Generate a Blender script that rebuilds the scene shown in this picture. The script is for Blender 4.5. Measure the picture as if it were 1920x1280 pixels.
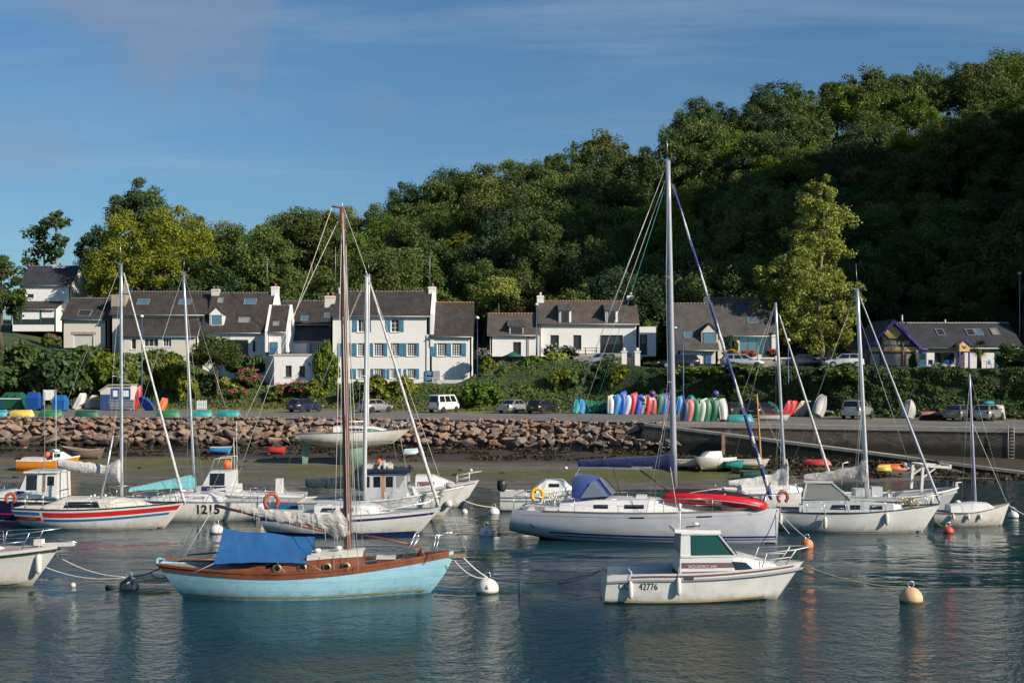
import bpy, math, random
import numpy as np
from mathutils import Vector, Matrix, noise as mnoise

for o in list(bpy.data.objects):
    bpy.data.objects.remove(o, do_unlink=True)
scene = bpy.context.scene
COL = scene.collection
R = math.radians

# ---------------------------------------------------------------- camera, sky, sun, exposure
# A level camera 8 m above low water, 45 mm lens, looking along +Y across the harbour.
F, CH, HY = 2400.0, 8.0, 694.0          # focal length in photo pixels, eye height, horizon row
cam_data = bpy.data.cameras.new('camera')
cam = bpy.data.objects.new('camera', cam_data)
COL.objects.link(cam)
cam.location = (0, 0, CH)
cam.rotation_euler = (R(90), 0, 0)
cam_data.sensor_width = 36.0
cam_data.lens = 36.0 * F / 1920.0
cam_data.shift_y = (HY - 640.0) / 1920.0
cam_data.clip_start = 0.5
cam_data.clip_end = 6000
scene.camera = cam

SUN_EL, SUN_AZ = 28.0, 122.0            # degrees; azimuth clockwise from +Y (the view direction)
world = bpy.data.worlds.new('World')
scene.world = world
world.use_nodes = True
wn, wl = world.node_tree.nodes, world.node_tree.links
wn.clear()
sky = wn.new('ShaderNodeTexSky')
sky.sky_type = 'NISHITA'
sky.sun_disc = False
sky.sun_elevation = R(SUN_EL)
sky.sun_rotation = R(SUN_AZ)
sky.altitude = 0
sky.air_density = 1.0
sky.dust_density = 0.7
sky.ozone_density = 3.0
bg = wn.new('ShaderNodeBackground')
bg.inputs['Strength'].default_value = 0.064
wo = wn.new('ShaderNodeOutputWorld')
# thin high cloud: noise stretched along the sky's own direction, pale wisps and a few grey puffs
tc = wn.new('ShaderNodeTexCoord')
sep = wn.new('ShaderNodeSeparateXYZ')
wl.new(tc.outputs['Generated'], sep.inputs[0])
def wmath(op, a, b=None):
    n = wn.new('ShaderNodeMath'); n.operation = op
    for i, x in enumerate((a, b)):
        if x is None: continue
        if isinstance(x, (int, float)): n.inputs[i].default_value = x
        else: wl.new(x, n.inputs[i])
    return n.outputs[0]
den = wmath('ADD', wmath('MAXIMUM', sep.outputs['Z'], 0.0), 0.16)
cx = wmath('DIVIDE', sep.outputs['X'], den)
cy = wmath('DIVIDE', sep.outputs['Y'], den)
comb = wn.new('ShaderNodeCombineXYZ')
wl.new(wmath('MULTIPLY', cx, 0.55), comb.inputs[0]); wl.new(wmath('MULTIPLY', cy, 1.5), comb.inputs[1])
def wnoise(scale, detail, rough, off):
    mp = wn.new('ShaderNodeMapping'); mp.inputs['Location'].default_value = off
    wl.new(comb.outputs[0], mp.inputs[0])
    n = wn.new('ShaderNodeTexNoise'); n.inputs['Scale'].default_value = scale
    n.inputs['Detail'].default_value = detail; n.inputs['Roughness'].default_value = rough
    n.inputs['Distortion'].default_value = 0.9
    wl.new(mp.outputs[0], n.inputs['Vector'])
    return n.outputs['Fac']
def wramp(fac, lo, hi, top):
    m = wn.new('ShaderNodeMapRange'); m.interpolation_type = 'SMOOTHSTEP'
    m.inputs[1].default_value = lo; m.inputs[2].default_value = hi
    m.inputs[3].default_value = 0.0; m.inputs[4].default_value = top
    wl.new(fac, m.inputs[0]); return m.outputs[0]
def wmix(fac, a, col):
    m = wn.new('ShaderNodeMix'); m.data_type = 'RGBA'
    wl.new(fac, m.inputs['Factor']); wl.new(a, m.inputs['A']); m.inputs['B'].default_value = (*col, 1)
    return m.outputs['Result']
tint = wn.new('ShaderNodeMix'); tint.data_type = 'RGBA'; tint.blend_type = 'MULTIPLY'; tint.inputs['Factor'].default_value = 1.0
wl.new(sky.outputs[0], tint.inputs['A']); tint.inputs['B'].default_value = (0.63, 0.88, 1.04, 1)
c1 = wmix(wramp(wnoise(1.5, 9, 0.62, (3.1, 0.4, 0)), 0.40, 0.85, 0.40), tint.outputs['Result'], (4.2, 5.3, 6.5))
c2 = wmix(wramp(wnoise(1.0, 4, 0.5, (8.3, 5.3, 2)), 0.58, 0.80, 0.35), c1, (2.6, 3.2, 4.3))
# three soft grey clouds, each in its own direction of the sky
def puff(col_in, d, r, amt, seed):
    vd = wn.new('ShaderNodeVectorMath'); vd.operation = 'SUBTRACT'; wl.new(tc.outputs['Generated'], vd.inputs[0]); vd.inputs[1].default_value = d
    vm = wn.new('ShaderNodeVectorMath'); vm.operation = 'MULTIPLY'; wl.new(vd.outputs[0], vm.inputs[0]); vm.inputs[1].default_value = (0.75, 0.75, 1.25)
    ln = wn.new('ShaderNodeVectorMath'); ln.operation = 'LENGTH'; wl.new(vm.outputs[0], ln.inputs[0])
    nz = wn.new('ShaderNodeTexNoise'); nz.inputs['Scale'].default_value = 9.0 + seed; nz.inputs['Detail'].default_value = 9; nz.inputs['Roughness'].default_value = 0.62; nz.inputs['Distortion'].default_value = 0.8; wl.new(tc.outputs['Generated'], nz.inputs['Vector'])
    dist = wmath('ADD', ln.outputs['Value'], wmath('MULTIPLY', wmath('SUBTRACT', nz.outputs['Fac'], 0.5), r * 2.9))
    m = wn.new('ShaderNodeMapRange'); m.interpolation_type = 'SMOOTHSTEP'
    for i, x in enumerate((r, r * 0.1, 0.0, amt)): m.inputs[i + 1].default_value = x
    wl.new(dist, m.inputs[0]); return wmix(m.outputs[0], col_in, (2.6, 3.3, 4.5))
c3 = puff(puff(puff(c2, (-0.262, 0.935, 0.255), 0.080, 0.55, 0.0), (-0.365, 0.915, 0.155), 0.05, 0.30, 2.0), (-0.100, 0.972, 0.197), 0.035, 0.28, 3.5)
wl.new(c3, bg.inputs['Color'])
wl.new(bg.outputs[0], wo.inputs[0])

sun_data = bpy.data.lights.new('sun', 'SUN')
sun_data.energy = 4.4
sun_data.angle = R(0.5)
sun_data.color = (1.0, 0.90, 0.76)
sun = bpy.data.objects.new('sun', sun_data)
COL.objects.link(sun)
to_sun = Vector((math.sin(R(SUN_AZ)) * math.cos(R(SUN_EL)), math.cos(R(SUN_AZ)) * math.cos(R(SUN_EL)), math.sin(R(SUN_EL))))
sun.rotation_euler = to_sun.to_track_quat('Z', 'Y').to_euler()
sun.location = (60, -40, 80)

scene.view_settings.view_transform = 'Standard'
scene.view_settings.look = 'None'
scene.view_settings.exposure = 0.52
scene.view_settings.gamma = 1.0
scene.view_settings.use_curve_mapping = False
scene.render.engine = 'CYCLES'
scene.cycles.max_bounces = 5
scene.cycles.diffuse_bounces = 3
scene.cycles.glossy_bounces = 3
scene.cycles.transmission_bounces = 2
scene.cycles.use_adaptive_sampling = True
scene.cycles.adaptive_threshold = 0.03
scene.cycles.transparent_max_bounces = 8
scene.cycles.caustics_reflective = False
scene.cycles.caustics_refractive = False

# photo measurements to metres: X, Z of a picture column or row at distance Y; distance of a ground point on level z
def WX(px, Y): return (px - 960.0) / F * Y
def WZ(py, Y): return CH - (py - HY) / F * Y
def YG(py, z=0.0): return F * (CH - z) / (py - HY)

# ---------------------------------------------------------------- mesh helpers
rnd = random.Random(7)
def lerp(a, b, t): return a + (b - a) * t
def interp(tab, x):
    if x <= tab[0][0]: return tab[0][1]
    for (x0, y0), (x1, y1) in zip(tab, tab[1:]):
        if x <= x1: return lerp(y0, y1, (x - x0) / (x1 - x0))
    return tab[-1][1]
def sstep(a, b, x):
    t = max(0.0, min(1.0, (x - a) / (b - a))); return t * t * (3 - 2 * t)

class MB:
    """Collects faces; build() links them as one mesh object."""
    def __init__(s): s.v = []; s.f = []; s.m = []; s.sm = []
    def add(s, vs, fs, mi=0, smooth=False):
        b = len(s.v); s.v.extend(tuple(p) for p in vs)
        for f in fs:
            s.f.append([b + i for i in f]); s.m.append(mi); s.sm.append(smooth)
        return s
    def box(s, x0, x1, y0, y1, z0, z1, mi=0):
        vs = [(x0,y0,z0),(x1,y0,z0),(x1,y1,z0),(x0,y1,z0),(x0,y0,z1),(x1,y0,z1),(x1,y1,z1),(x0,y1,z1)]
        return s.add(vs, [(0,3,2,1),(4,5,6,7),(0,1,5,4),(1,2,6,5),(2,3,7,6),(3,0,4,7)], mi)
    def bar(s, a, b, w, h, mi=0):
        """rectangular bar from a to b"""
        a, b = Vector(a), Vector(b); d = (b - a).normalized()
        up = Vector((0,0,1)) if abs(d.z) < 0.95 else Vector((0,1,0))
        sx = d.cross(up).normalized() * w / 2; sy = sx.cross(d).normalized() * h / 2
        vs = [a-sx-sy, a+sx-sy, a+sx+sy, a-sx+sy, b-sx-sy, b+sx-sy, b+sx+sy, b-sx+sy]
        return s.add(vs, [(0,3,2,1),(4,5,6,7),(0,1,5,4),(1,2,6,5),(2,3,7,6),(3,0,4,7)], mi)
    def loft(s, rings, closed=True, cap0=False, cap1=False, mi=0, smooth=True, mfun=None):
        n = len(rings[0]); b = len(s.v)
        for r in rings: s.v.extend(tuple(p) for p in r)
        m = n if closed else n - 1
        for i in range(len(rings) - 1):
            for j in range(m):
                k = (j + 1) % n
                s.f.append([b+i*n+j, b+i*n+k, b+(i+1)*n+k, b+(i+1)*n+j])
                s.m.append(mfun(i, j) if mfun else mi); s.sm.append(smooth)
        if cap0: s.f.append([b+j for j in range(n)][::-1]); s.m.append(mi); s.sm.append(False)
        if cap1: s.f.append([b+(len(rings)-1)*n+j for j in range(n)]); s.m.append(mi); s.sm.append(False)
        return s
    def tube(s, pts, r, n=6, mi=0, cap=True, mfun=None):
        pts = [Vector(p) for p in pts]
        if len(pts) < 2: return s
        rs = r if isinstance(r, (list, tuple)) else [r] * len(pts)
        rings = []; ref = None
        for i, p in enumerate(pts):
            d = (pts[min(i+1, len(pts)-1)] - pts[max(i-1, 0)])
            d = d.normalized() if d.length > 1e-9 else Vector((0,0,1))
            if ref is None:
                ref = Vector((0,0,1)) if abs(d.z) < 0.9 else Vector((1,0,0))
            a = d.cross(ref)
            if a.length < 1e-6: a = d.cross(Vector((0.3,1,0.2)))
            a.normalize(); c = a.cross(d).normalized(); ref = c
            ri = rs[i]; ry, rz = ri if isinstance(ri, tuple) else (ri, ri)
            rings.append([p + a*(ry*math.cos(2*math.pi*j/n)) + c*(rz*math.sin(2*math.pi*j/n)) for j in range(n)])
        return s.loft(rings, True, cap, cap, mi, True, mfun)
    def lathe(s, prof, n=14, c=(0,0,0), axis='z', mi=0, mfun=None, caps=True):
        rings = []
        for r, h in prof:
            ring = []
            for j in range(n):
                a = 2*math.pi*j/n; x, y = r*math.cos(a), r*math.sin(a)
                p = (x, y, h) if axis == 'z' else ((x, h, y) if axis == 'y' else (h, x, y))
                ring.append((c[0]+p[0], c[1]+p[1], c[2]+p[2]))
            rings.append(ring)
        return s.loft(rings, True, caps and prof[0][0] > 1e-6, caps and prof[-1][0] > 1e-6, mi, True, mfun)
    def ball(s, c, r, n=12, m=8, mi=0, squash=1.0):
        return s.lathe([(max(1e-5, r*math.sin(math.pi*i/m)), -r*squash*math.cos(math.pi*i/m)) for i in range(m+1)], n, c, 'z', mi)
    def prism(s, poly, w0, w1, plane='xz', mi=0):
        """polygon in a plane, extruded along the third axis from w0 to w1"""
        def P(a, b, w): return (a, w, b) if plane == 'xz' else ((w, a, b) if plane == 'yz' else (a, b, w))
        n = len(poly)
        vs = [P(a, b, w0) for a, b in poly] + [P(a, b, w1) for a, b in poly]
        fs = [list(range(n)), list(range(2*n-1, n-1, -1))] + [[i, n+i, n+(i+1)%n, (i+1)%n] for i in range(n)]
        return s.add(vs, fs, mi)
    def quad(s, a, b, c, d, mi=0, smooth=False): return s.add([a, b, c, d], [(0,1,2,3)], mi, smooth)
    def xform(s, M):
        s.v = [tuple(M @ Vector(p)) for p in s.v]; return s
    def mesh(s, name, mats, fix=True):
        me = bpy.data.meshes.new(name)
        me.from_pydata(s.v, [], s.f)
        for m in (mats if isinstance(mats, (list, tuple)) else [mats]): me.materials.append(m)
        if any(s.m): me.polygons.foreach_set('material_index', s.m)
        me.polygons.foreach_set('use_smooth', s.sm)
        if fix:
            import bmesh
            bm = bmesh.new(); bm.from_mesh(me)
            bmesh.ops.recalc_face_normals(bm, faces=bm.faces[:])
            bm.to_mesh(me); bm.free()
        me.update()
        return me
    def build(s, name, mats, parent=None, loc=None, rot=None, fix=True):
        o = bpy.data.objects.new(name, s.mesh(name, mats, fix))
        COL.objects.link(o)
        if parent is not None: o.parent = parent
        if loc is not None: o.location = loc
        if rot is not None: o.rotation_euler = rot
        return o

def tag(o, label=None, cat=None, group=None, kind=None):
    if label: o['label'] = label
    if cat: o['category'] = cat
    if group: o['group'] = group
    if kind: o['kind'] = kind
    return o
def thing(name, label, cat, loc=(0,0,0), rz=0.0, group=None):
    o = bpy.data.objects.new(name, None)
    COL.objects.link(o)
    o.empty_display_size = 0.3
    o.location = loc; o.rotation_euler = (0, 0, rz)
    return tag(o, label, cat, group)
def copy_tree(o, parent=None):
    c = o.copy(); COL.objects.link(c)
    c.parent = parent
    for ch in list(o.children): copy_tree(ch, c)
    return c
def link_mesh(name, me, parent=None):
    o = bpy.data.objects.new(name, me); COL.objects.link(o)
    if parent is not None: o.parent = parent
    return o
def np_mesh(name, verts, nper, mat, smooth=False):
    """many loose polygons of nper vertices each, from an (N, nper, 3) array"""
    n = len(verts)
    me = bpy.data.meshes.new(name)
    me.vertices.add(n * nper)
    me.vertices.foreach_set('co', np.asarray(verts, dtype=np.float32).reshape(-1))
    me.loops.add(n * nper)
    me.loops.foreach_set('vertex_index', np.arange(n * nper, dtype=np.int32))
    me.polygons.add(n)
    me.polygons.foreach_set('loop_start', np.arange(0, n * nper, nper, dtype=np.int32))
    me.update(calc_edges=True)
    for m in (mat if isinstance(mat, (list, tuple)) else [mat]): me.materials.append(m)
    return me

def text_mesh(body, size, depth=0.0, bold=0.0):
    cu = bpy.data.curves.new('lettering', 'FONT')
    cu.body = body; cu.size = size; cu.align_x = 'CENTER'; cu.align_y = 'CENTER'
    cu.offset = bold; cu.extrude = depth; cu.resolution_u = 3
    o = bpy.data.objects.new('lettering', cu); COL.objects.link(o)
    dg = bpy.context.evaluated_depsgraph_get()
    me = bpy.data.meshes.new_from_object(o.evaluated_get(dg))
    bpy.data.objects.remove(o, do_unlink=True); bpy.data.curves.remove(cu)
    return me

# ---------------------------------------------------------------- materials
def new_mat(name):
    m = bpy.data.materials.new(name); m.use_nodes = True
    nt = m.node_tree; nt.nodes.clear()
    out = nt.nodes.new('ShaderNodeOutputMaterial')
    b = nt.nodes.new('ShaderNodeBsdfPrincipled')
    nt.links.new(b.outputs[0], out.inputs[0])
    return m, nt, b, out
def nnode(nt, kind, **kw):
    n = nt.nodes.new(kind)
    for k, v in kw.items():
        if k in n.inputs: n.inputs[k].default_value = v
        else: setattr(n, k, v)
    return n
def ramp(nt, fac, stops):
    r = nt.nodes.new('ShaderNodeValToRGB')
    while len(r.color_ramp.elements) < len(stops): r.color_ramp.elements.new(0.5)
    for e, (p, c) in zip(r.color_ramp.elements, stops):
        e.position = p; e.color = (*c, 1) if len(c) == 3 else c
    nt.links.new(fac, r.inputs[0]); return r.outputs[0]
def coords(nt, kind='Object', scale=(1,1,1), rot=(0,0,0)):
    t = nt.nodes.new('ShaderNodeTexCoord'); mp = nt.nodes.new('ShaderNodeMapping')
    mp.inputs['Scale'].default_value = scale; mp.inputs['Rotation'].default_value = rot
    nt.links.new(t.outputs[kind], mp.inputs[0]); return mp.outputs[0]
def noise(nt, vec, scale, detail=4, rough=0.55, dist=0.0):
    n = nnode(nt, 'ShaderNodeTexNoise', Scale=scale, Detail=detail, Roughness=rough, Distortion=dist)
    nt.links.new(vec, n.inputs['Vector']); return n.outputs['Fac']
def mixc(nt, fac, a, b, mode='MIX'):
    m = nt.nodes.new('ShaderNodeMix'); m.data_type = 'RGBA'; m.blend_type = mode
    for k, x in (('Factor', fac), ('A', a), ('B', b)):
        if isinstance(x, (int, float)): m.inputs[k].default_value = x
        elif isinstance(x, tuple): m.inputs[k].default_value = (*x, 1)
        else: nt.links.new(x, m.inputs[k])
    return m.outputs['Result']
def nmath(nt, op, a, b=None, c=None):
    n = nt.nodes.new('ShaderNodeMath'); n.operation = op
    for i, x in enumerate((a, b, c)):
        if x is None: continue
        if isinstance(x, (int, float)): n.inputs[i].default_value = x
        else: nt.links.new(x, n.inputs[i])
    return n.outputs[0]
def mrange(nt, x, a, b, c=0.0, d=1.0):
    n = nt.nodes.new('ShaderNodeMapRange'); n.interpolation_type = 'SMOOTHSTEP'
    for i, k in enumerate((a, b, c, d)): n.inputs[i+1].default_value = k
    nt.links.new(x, n.inputs[0]); return n.outputs[0]
def bump(nt, b, h, strength=0.4, dist=0.02):
    n = nnode(nt, 'ShaderNodeBump', Strength=strength, Distance=dist)
    nt.links.new(h, n.inputs['Height']); nt.links.new(n.outputs[0], b.inputs['Normal'])
    return n

_plain = {}
def plain(col, rough=0.5, var=0.12, scale=2.0, metal=0.0, coat=0.0, bmp=0.0, name=None, stain=None, smin=0.45):
    """one colour with soft mottling, streaks of wear and a little relief"""
    key = (col, rough, var, scale, metal, coat, bmp, stain, smin)
    if key in _plain: return _plain[key]
    m, nt, b, _ = new_mat(name or 'paint')
    v = coords(nt)
    f = noise(nt, v, scale, 6, 0.6)
    c = ramp(nt, f, [(0.25, tuple(x*(1-var) for x in col)), (0.75, tuple(min(1, x*(1+var*0.6)) for x in col))])
    if stain:
        sv = coords(nt, scale=(1.6, 1.6, 0.28))
        s = mrange(nt, noise(nt, sv, 2.2, 5, 0.65), smin, 0.8)
        c = mixc(nt, nmath(nt, 'MULTIPLY', s, 0.7), c, stain)
    nt.links.new(c, b.inputs['Base Color'])
    r = nmath(nt, 'ADD', nmath(nt, 'MULTIPLY', f, 0.2), rough - 0.1)
    nt.links.new(r, b.inputs['Roughness'])
    b.inputs['Metallic'].default_value = metal
    b.inputs['Coat Weight'].default_value = coat
    b.inputs['Coat Roughness'].default_value = 0.08
    if bmp: bump(nt, b, noise(nt, v, scale*6, 5), bmp, 0.02)
    _plain[key] = m
    return m

M = {}
WHITE = (0.80, 0.79, 0.76)
GEL = plain((0.66, 0.655, 0.635), 0.28, 0.06, 1.2, coat=0.3, name='white_gelcoat', stain=(0.55, 0.52, 0.44), smin=0.58)
GELW = plain((0.70, 0.69, 0.67), 0.25, 0.05, 0.8, coat=0.4, name='clean_gelcoat')
GREYGEL = plain((0.50, 0.52, 0.54), 0.4, 0.1, 1.0, name='grey_topsides', stain=(0.35, 0.34, 0.32))
DECK = plain((0.55, 0.54, 0.50), 0.6, 0.1, 2.0, name='deck_paint')
CREAM = plain((0.62, 0.59, 0.51), 0.5, 0.1, 2.0, name='cream_paint')
ALU = plain((0.62, 0.63, 0.66), 0.38, 0.08, 2.0, metal=0.85, name='anodised_mast')
ALUW = plain((0.60, 0.60, 0.61), 0.4, 0.06, 2.0, metal=0.25, name='painted_mast')
STEEL = plain((0.55, 0.56, 0.58), 0.3, 0.08, 3.0, metal=0.9, name='stainless')
WIRE = plain((0.42, 0.42, 0.42), 0.45, 0.05, 3.0, metal=0.4, name='rigging_wire')
ROPEW = plain((0.62, 0.59, 0.52), 0.9, 0.15, 8.0, name='pale_rope')
ROPED = plain((0.05, 0.05, 0.045), 0.9, 0.3, 8.0, name='weedy_rope')
ROPET = plain((0.05, 0.30, 0.32), 0.8, 0.15, 8.0, name='teal_rope')
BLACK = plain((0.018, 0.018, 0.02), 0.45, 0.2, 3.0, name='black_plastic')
DARKGLASS, _nt, _b, _ = new_mat('dark_glass')
_b.inputs['Base Color'].default_value = (0.012, 0.016, 0.022, 1); _b.inputs['Roughness'].default_value = 0.08
_b.inputs['Specular IOR Level'].default_value = 0.6
GREENGLASS, _nt, _b, _ = new_mat('green_glass')
_b.inputs['Base Color'].default_value = (0.010, 0.065, 0.052, 1); _b.inputs['Roughness'].default_value = 0.1
BLUEGLASS, _nt, _b, _ = new_mat('sky_glass')
_b.inputs['Base Color'].default_value = (0.16, 0.30, 0.40, 1); _b.inputs['Roughness'].default_value = 0.06
_b.inputs['Metallic'].default_value = 0.55
CLEAR, _nt, _b, _ = new_mat('clear_vinyl')
_b.inputs['Base Color'].default_value = (0.22, 0.25, 0.30, 1); _b.inputs['Roughness'].default_value = 0.12
_b.inputs['Alpha'].default_value = 0.75
SMOKED, _nt, _b, _ = new_mat('smoked_screen')
_b.inputs['Base Color'].default_value = (0.30, 0.29, 0.26, 1); _b.inputs['Roughness'].default_value = 0.15
_b.inputs['Alpha'].default_value = 0.8

def wood(name, c0, c1, rough=0.45, sc=6.0, coat=0.2):
    m, nt, b, _ = new_mat(name)
    v = coords(nt, scale=(0.25, 3, 3))
    f = noise(nt, v, sc, 6, 0.65, 0.6)
    c = ramp(nt, f, [(0.3, c0), (0.7, c1)])
    g = noise(nt, coords(nt), 1.3, 4)
    c = mixc(nt, mrange(nt, g, 0.45, 0.75, 0, 0.55), c, tuple(x*0.45 for x in c0))
    nt.links.new(c, b.inputs['Base Color'])
    b.inputs['Roughness'].default_value = rough
    b.inputs['Coat Weight'].default_value = coat
    bump(nt, b, f, 0.2, 0.01)
    return m
MAHOG = wood('mahogany', (0.13, 0.035, 0.014), (0.27, 0.085, 0.03))
MASTWOOD = wood('varnished_spar', (0.15, 0.05, 0.028), (0.26, 0.10, 0.06), 0.42, 3.0)
PINEWOOD = wood('pine_spar', (0.45, 0.19, 0.05), (0.6, 0.3, 0.1))
OLDWOOD = wood('weathered_wood', (0.16, 0.10, 0.065), (0.30, 0.20, 0.14), 0.8, 6.0, 0.0)
GREYWOOD = wood('grey_wood', (0.22, 0.20, 0.18), (0.38, 0.35, 0.31), 0.85, 6.0, 0.0)

def cloth(name, col, var=0.2, rough=0.85, fold=6.0, strength=0.6):
    m, nt, b, _ = new_mat(name)
    v = coords(nt, scale=(1.0, 0.6, 0.7), rot=(0.2, 0.5, 0.1))
    f = noise(nt, v, fold, 5, 0.6, 0.8)
    c = ramp(nt, f, [(0.3, tuple(x*(1-var) for x in col)), (0.7, tuple(min(1, x*(1+var)) for x in col))])
    nt.links.new(c, b.inputs['Base Color']); b.inputs['Roughness'].default_value = rough
    b.inputs['Sheen Weight'].default_value = 0.15
    bump(nt, b, noise(nt, coords(nt, scale=(0.8, 2.2, 1.6), rot=(0.3, 0.7, 0.2)), fold*0.6, 3, 0.5, 1.2), strength, 0.08)
    return m
CANVW = cloth('white_sailcloth', (0.54, 0.52, 0.49), 0.25)
CANVG = cloth('grey_sailcloth', (0.42, 0.40, 0.37), 0.3, strength=1.0)
CANVB = cloth('navy_canvas', (0.012, 0.022, 0.095), 0.25)
CANVB2 = cloth('blue_canvas', (0.02, 0.05, 0.20), 0.2)
CANVT = cloth('turquoise_canvas', (0.16, 0.50, 0.52), 0.12)
CANVN = cloth('mottled_navy_canvas', (0.018, 0.035, 0.055), 0.5)
TARP = cloth('blue_tarpaulin', (0.006, 0.085, 0.24), 0.18, 0.6, 2.0, 0.25)

# boat hull with weathering: a stained band above the waterline (height is local z)
def hull_mat(name, col, stain=(0.42, 0.38, 0.26), top=0.34, rough=0.3, coat=0.25, planks=0.0, amount=0.8):
    m, nt, b, _ = new_mat(name)
    t = nt.nodes.new('ShaderNodeTexCoord'); sp = nt.nodes.new('ShaderNodeSeparateXYZ')
    nt.links.new(t.outputs['Object'], sp.inputs[0])
    v = coords(nt, scale=(0.7, 1, 1.5))
    f = noise(nt, v, 1.6, 6, 0.6)
    c = ramp(nt, f, [(0.22, tuple(x*0.78 for x in col)), (0.5, tuple(x*0.95 for x in col)), (0.75, tuple(min(1, x*1.06) for x in col))])
    sk = noise(nt, coords(nt, scale=(1.6, 1.6, 0.35)), 1.8, 5, 0.7)
    h = nmath(nt, 'ADD', sp.outputs['Z'], nmath(nt, 'MULTIPLY', nmath(nt, 'SUBTRACT', 0.5, sk), 0.9))
    lowf = nmath(nt, 'SUBTRACT', 1.0, mrange(nt, h, 0.02, top))
    lowf = nmath(nt, 'MULTIPLY', lowf, nmath(nt, 'MULTIPLY', mrange(nt, noise(nt, v, 5, 4, 0.7), 0.3, 0.7, 0.35, 1.0), amount))
    c = mixc(nt, lowf, c, stain)
    drip = mrange(nt, noise(nt, coords(nt, scale=(3.0, 3.0, 0.18)), 2.4, 4, 0.6), 0.54, 0.74, 0, 0.45)
    c = mixc(nt, drip, c, tuple(lerp(a, s2, 0.6) for a, s2 in zip(col, stain)))
    if planks:
        w = nnode(nt, 'ShaderNodeTexWave', Scale=planks, Distortion=0.5, Detail=1.0)
        w.bands_direction = 'Z'; nt.links.new(t.outputs['Object'], w.inputs['Vector'])
        line = mrange(nt, w.outputs['Fac'], 0.0, 0.06, 0.35, 0.0)
        c = mixc(nt, line, c, tuple(x*0.55 for x in col))
    nt.links.new(c, b.inputs['Base Color'])
    nt.links.new(nmath(nt, 'ADD', nmath(nt, 'MULTIPLY', f, 0.25), rough - 0.1), b.inputs['Roughness'])
    b.inputs['Coat Weight'].default_value = coat; b.inputs['Coat Roughness'].default_value = 0.1
    bump(nt, b, noise(nt, v, 1.2, 4), 0.22, 0.05)
    return m
HULLW = hull_mat('white_hull', (0.66, 0.65, 0.62), (0.36, 0.31, 0.20), 0.42)
HULLD = hull_mat('dirty_white_hull', (0.58, 0.565, 0.53), (0.28, 0.23, 0.14), 0.6, amount=0.95)
HULLDUF = hull_mat('pale_grey_hull', (0.50, 0.51, 0.55), (0.36, 0.35, 0.33), 0.15, 0.2, 0.5, amount=0.4)
HULLBLUE = hull_mat('light_blue_hull', (0.29, 0.53, 0.63), (0.08, 0.17, 0.18), 0.36, 0.25, 0.6, planks=1.0)
HULLNAVY = hull_mat('navy_hull', (0.012, 0.015, 0.05), (0.03, 0.03, 0.03), 0.3)
HULLGREY = hull_mat('grey_hull', (0.44, 0.45, 0.46), (0.24, 0.22, 0.17), 0.4)
HULLORANGE = hull_mat('orange_hull', (0.62, 0.20, 0.012), (0.10, 0.06, 0.03), 0.25)
HULLBROWN = hull_mat('old_brown_hull', (0.20, 0.13, 0.10), (0.10, 0.09, 0.06), 0.5, 0.8, 0.0)
ANTIB = plain((0.02, 0.022, 0.04), 0.7, 0.3, 3.0, name='dark_antifouling')
ANTIR = plain((0.16, 0.02, 0.02), 0.7, 0.3, 3.0, name='red_antifouling')
ANTIG = plain((0.03, 0.14, 0.08), 0.7, 0.35, 2.0, name='green_antifouling', stain=(0.10, 0.16, 0.11))
ANTIGP = plain((0.20, 0.32, 0.25), 0.7, 0.3, 2.0, name='pale_green_antifouling')
ANTIBR = plain((0.22, 0.08, 0.03), 0.7, 0.3, 2.0, name='brown_antifouling')
NAVYP = plain((0.02, 0.022, 0.12), 0.35, 0.1, 2.0, name='navy_paint')
REDP = plain((0.50, 0.02, 0.02), 0.35, 0.1, 2.0, name='red_paint')
BLUEP = plain((0.02, 0.14, 0.30), 0.35, 0.1, 2.0, name='blue_paint')
MAGP = plain((0.45, 0.02, 0.12), 0.35, 0.1, 2.0, name='magenta_paint')
MAROON = plain((0.17, 0.085, 0.095), 0.4, 0.1, 2.0, name='maroon_paint')
GREYP = plain((0.30, 0.30, 0.31), 0.4, 0.1, 2.0, name='grey_paint')
REDPVC = plain((0.62, 0.012, 0.022), 0.4, 0.12, 2.0, name='red_pvc')
ORANGEP = plain((0.72, 0.13, 0.02), 0.5, 0.15, 3.0, name='orange_plastic')
LIFERED = plain((0.33, 0.065, 0.03), 0.6, 0.2, 4.0, name='faded_lifebuoy')
YELLOWP = plain((0.70, 0.36, 0.01), 0.5, 0.15, 3.0, name='yellow_plastic')
FENDW = plain((0.70, 0.68, 0.64), 0.45, 0.08, 4.0, name='fender_white', stain=(0.5, 0.45, 0.36))

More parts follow.
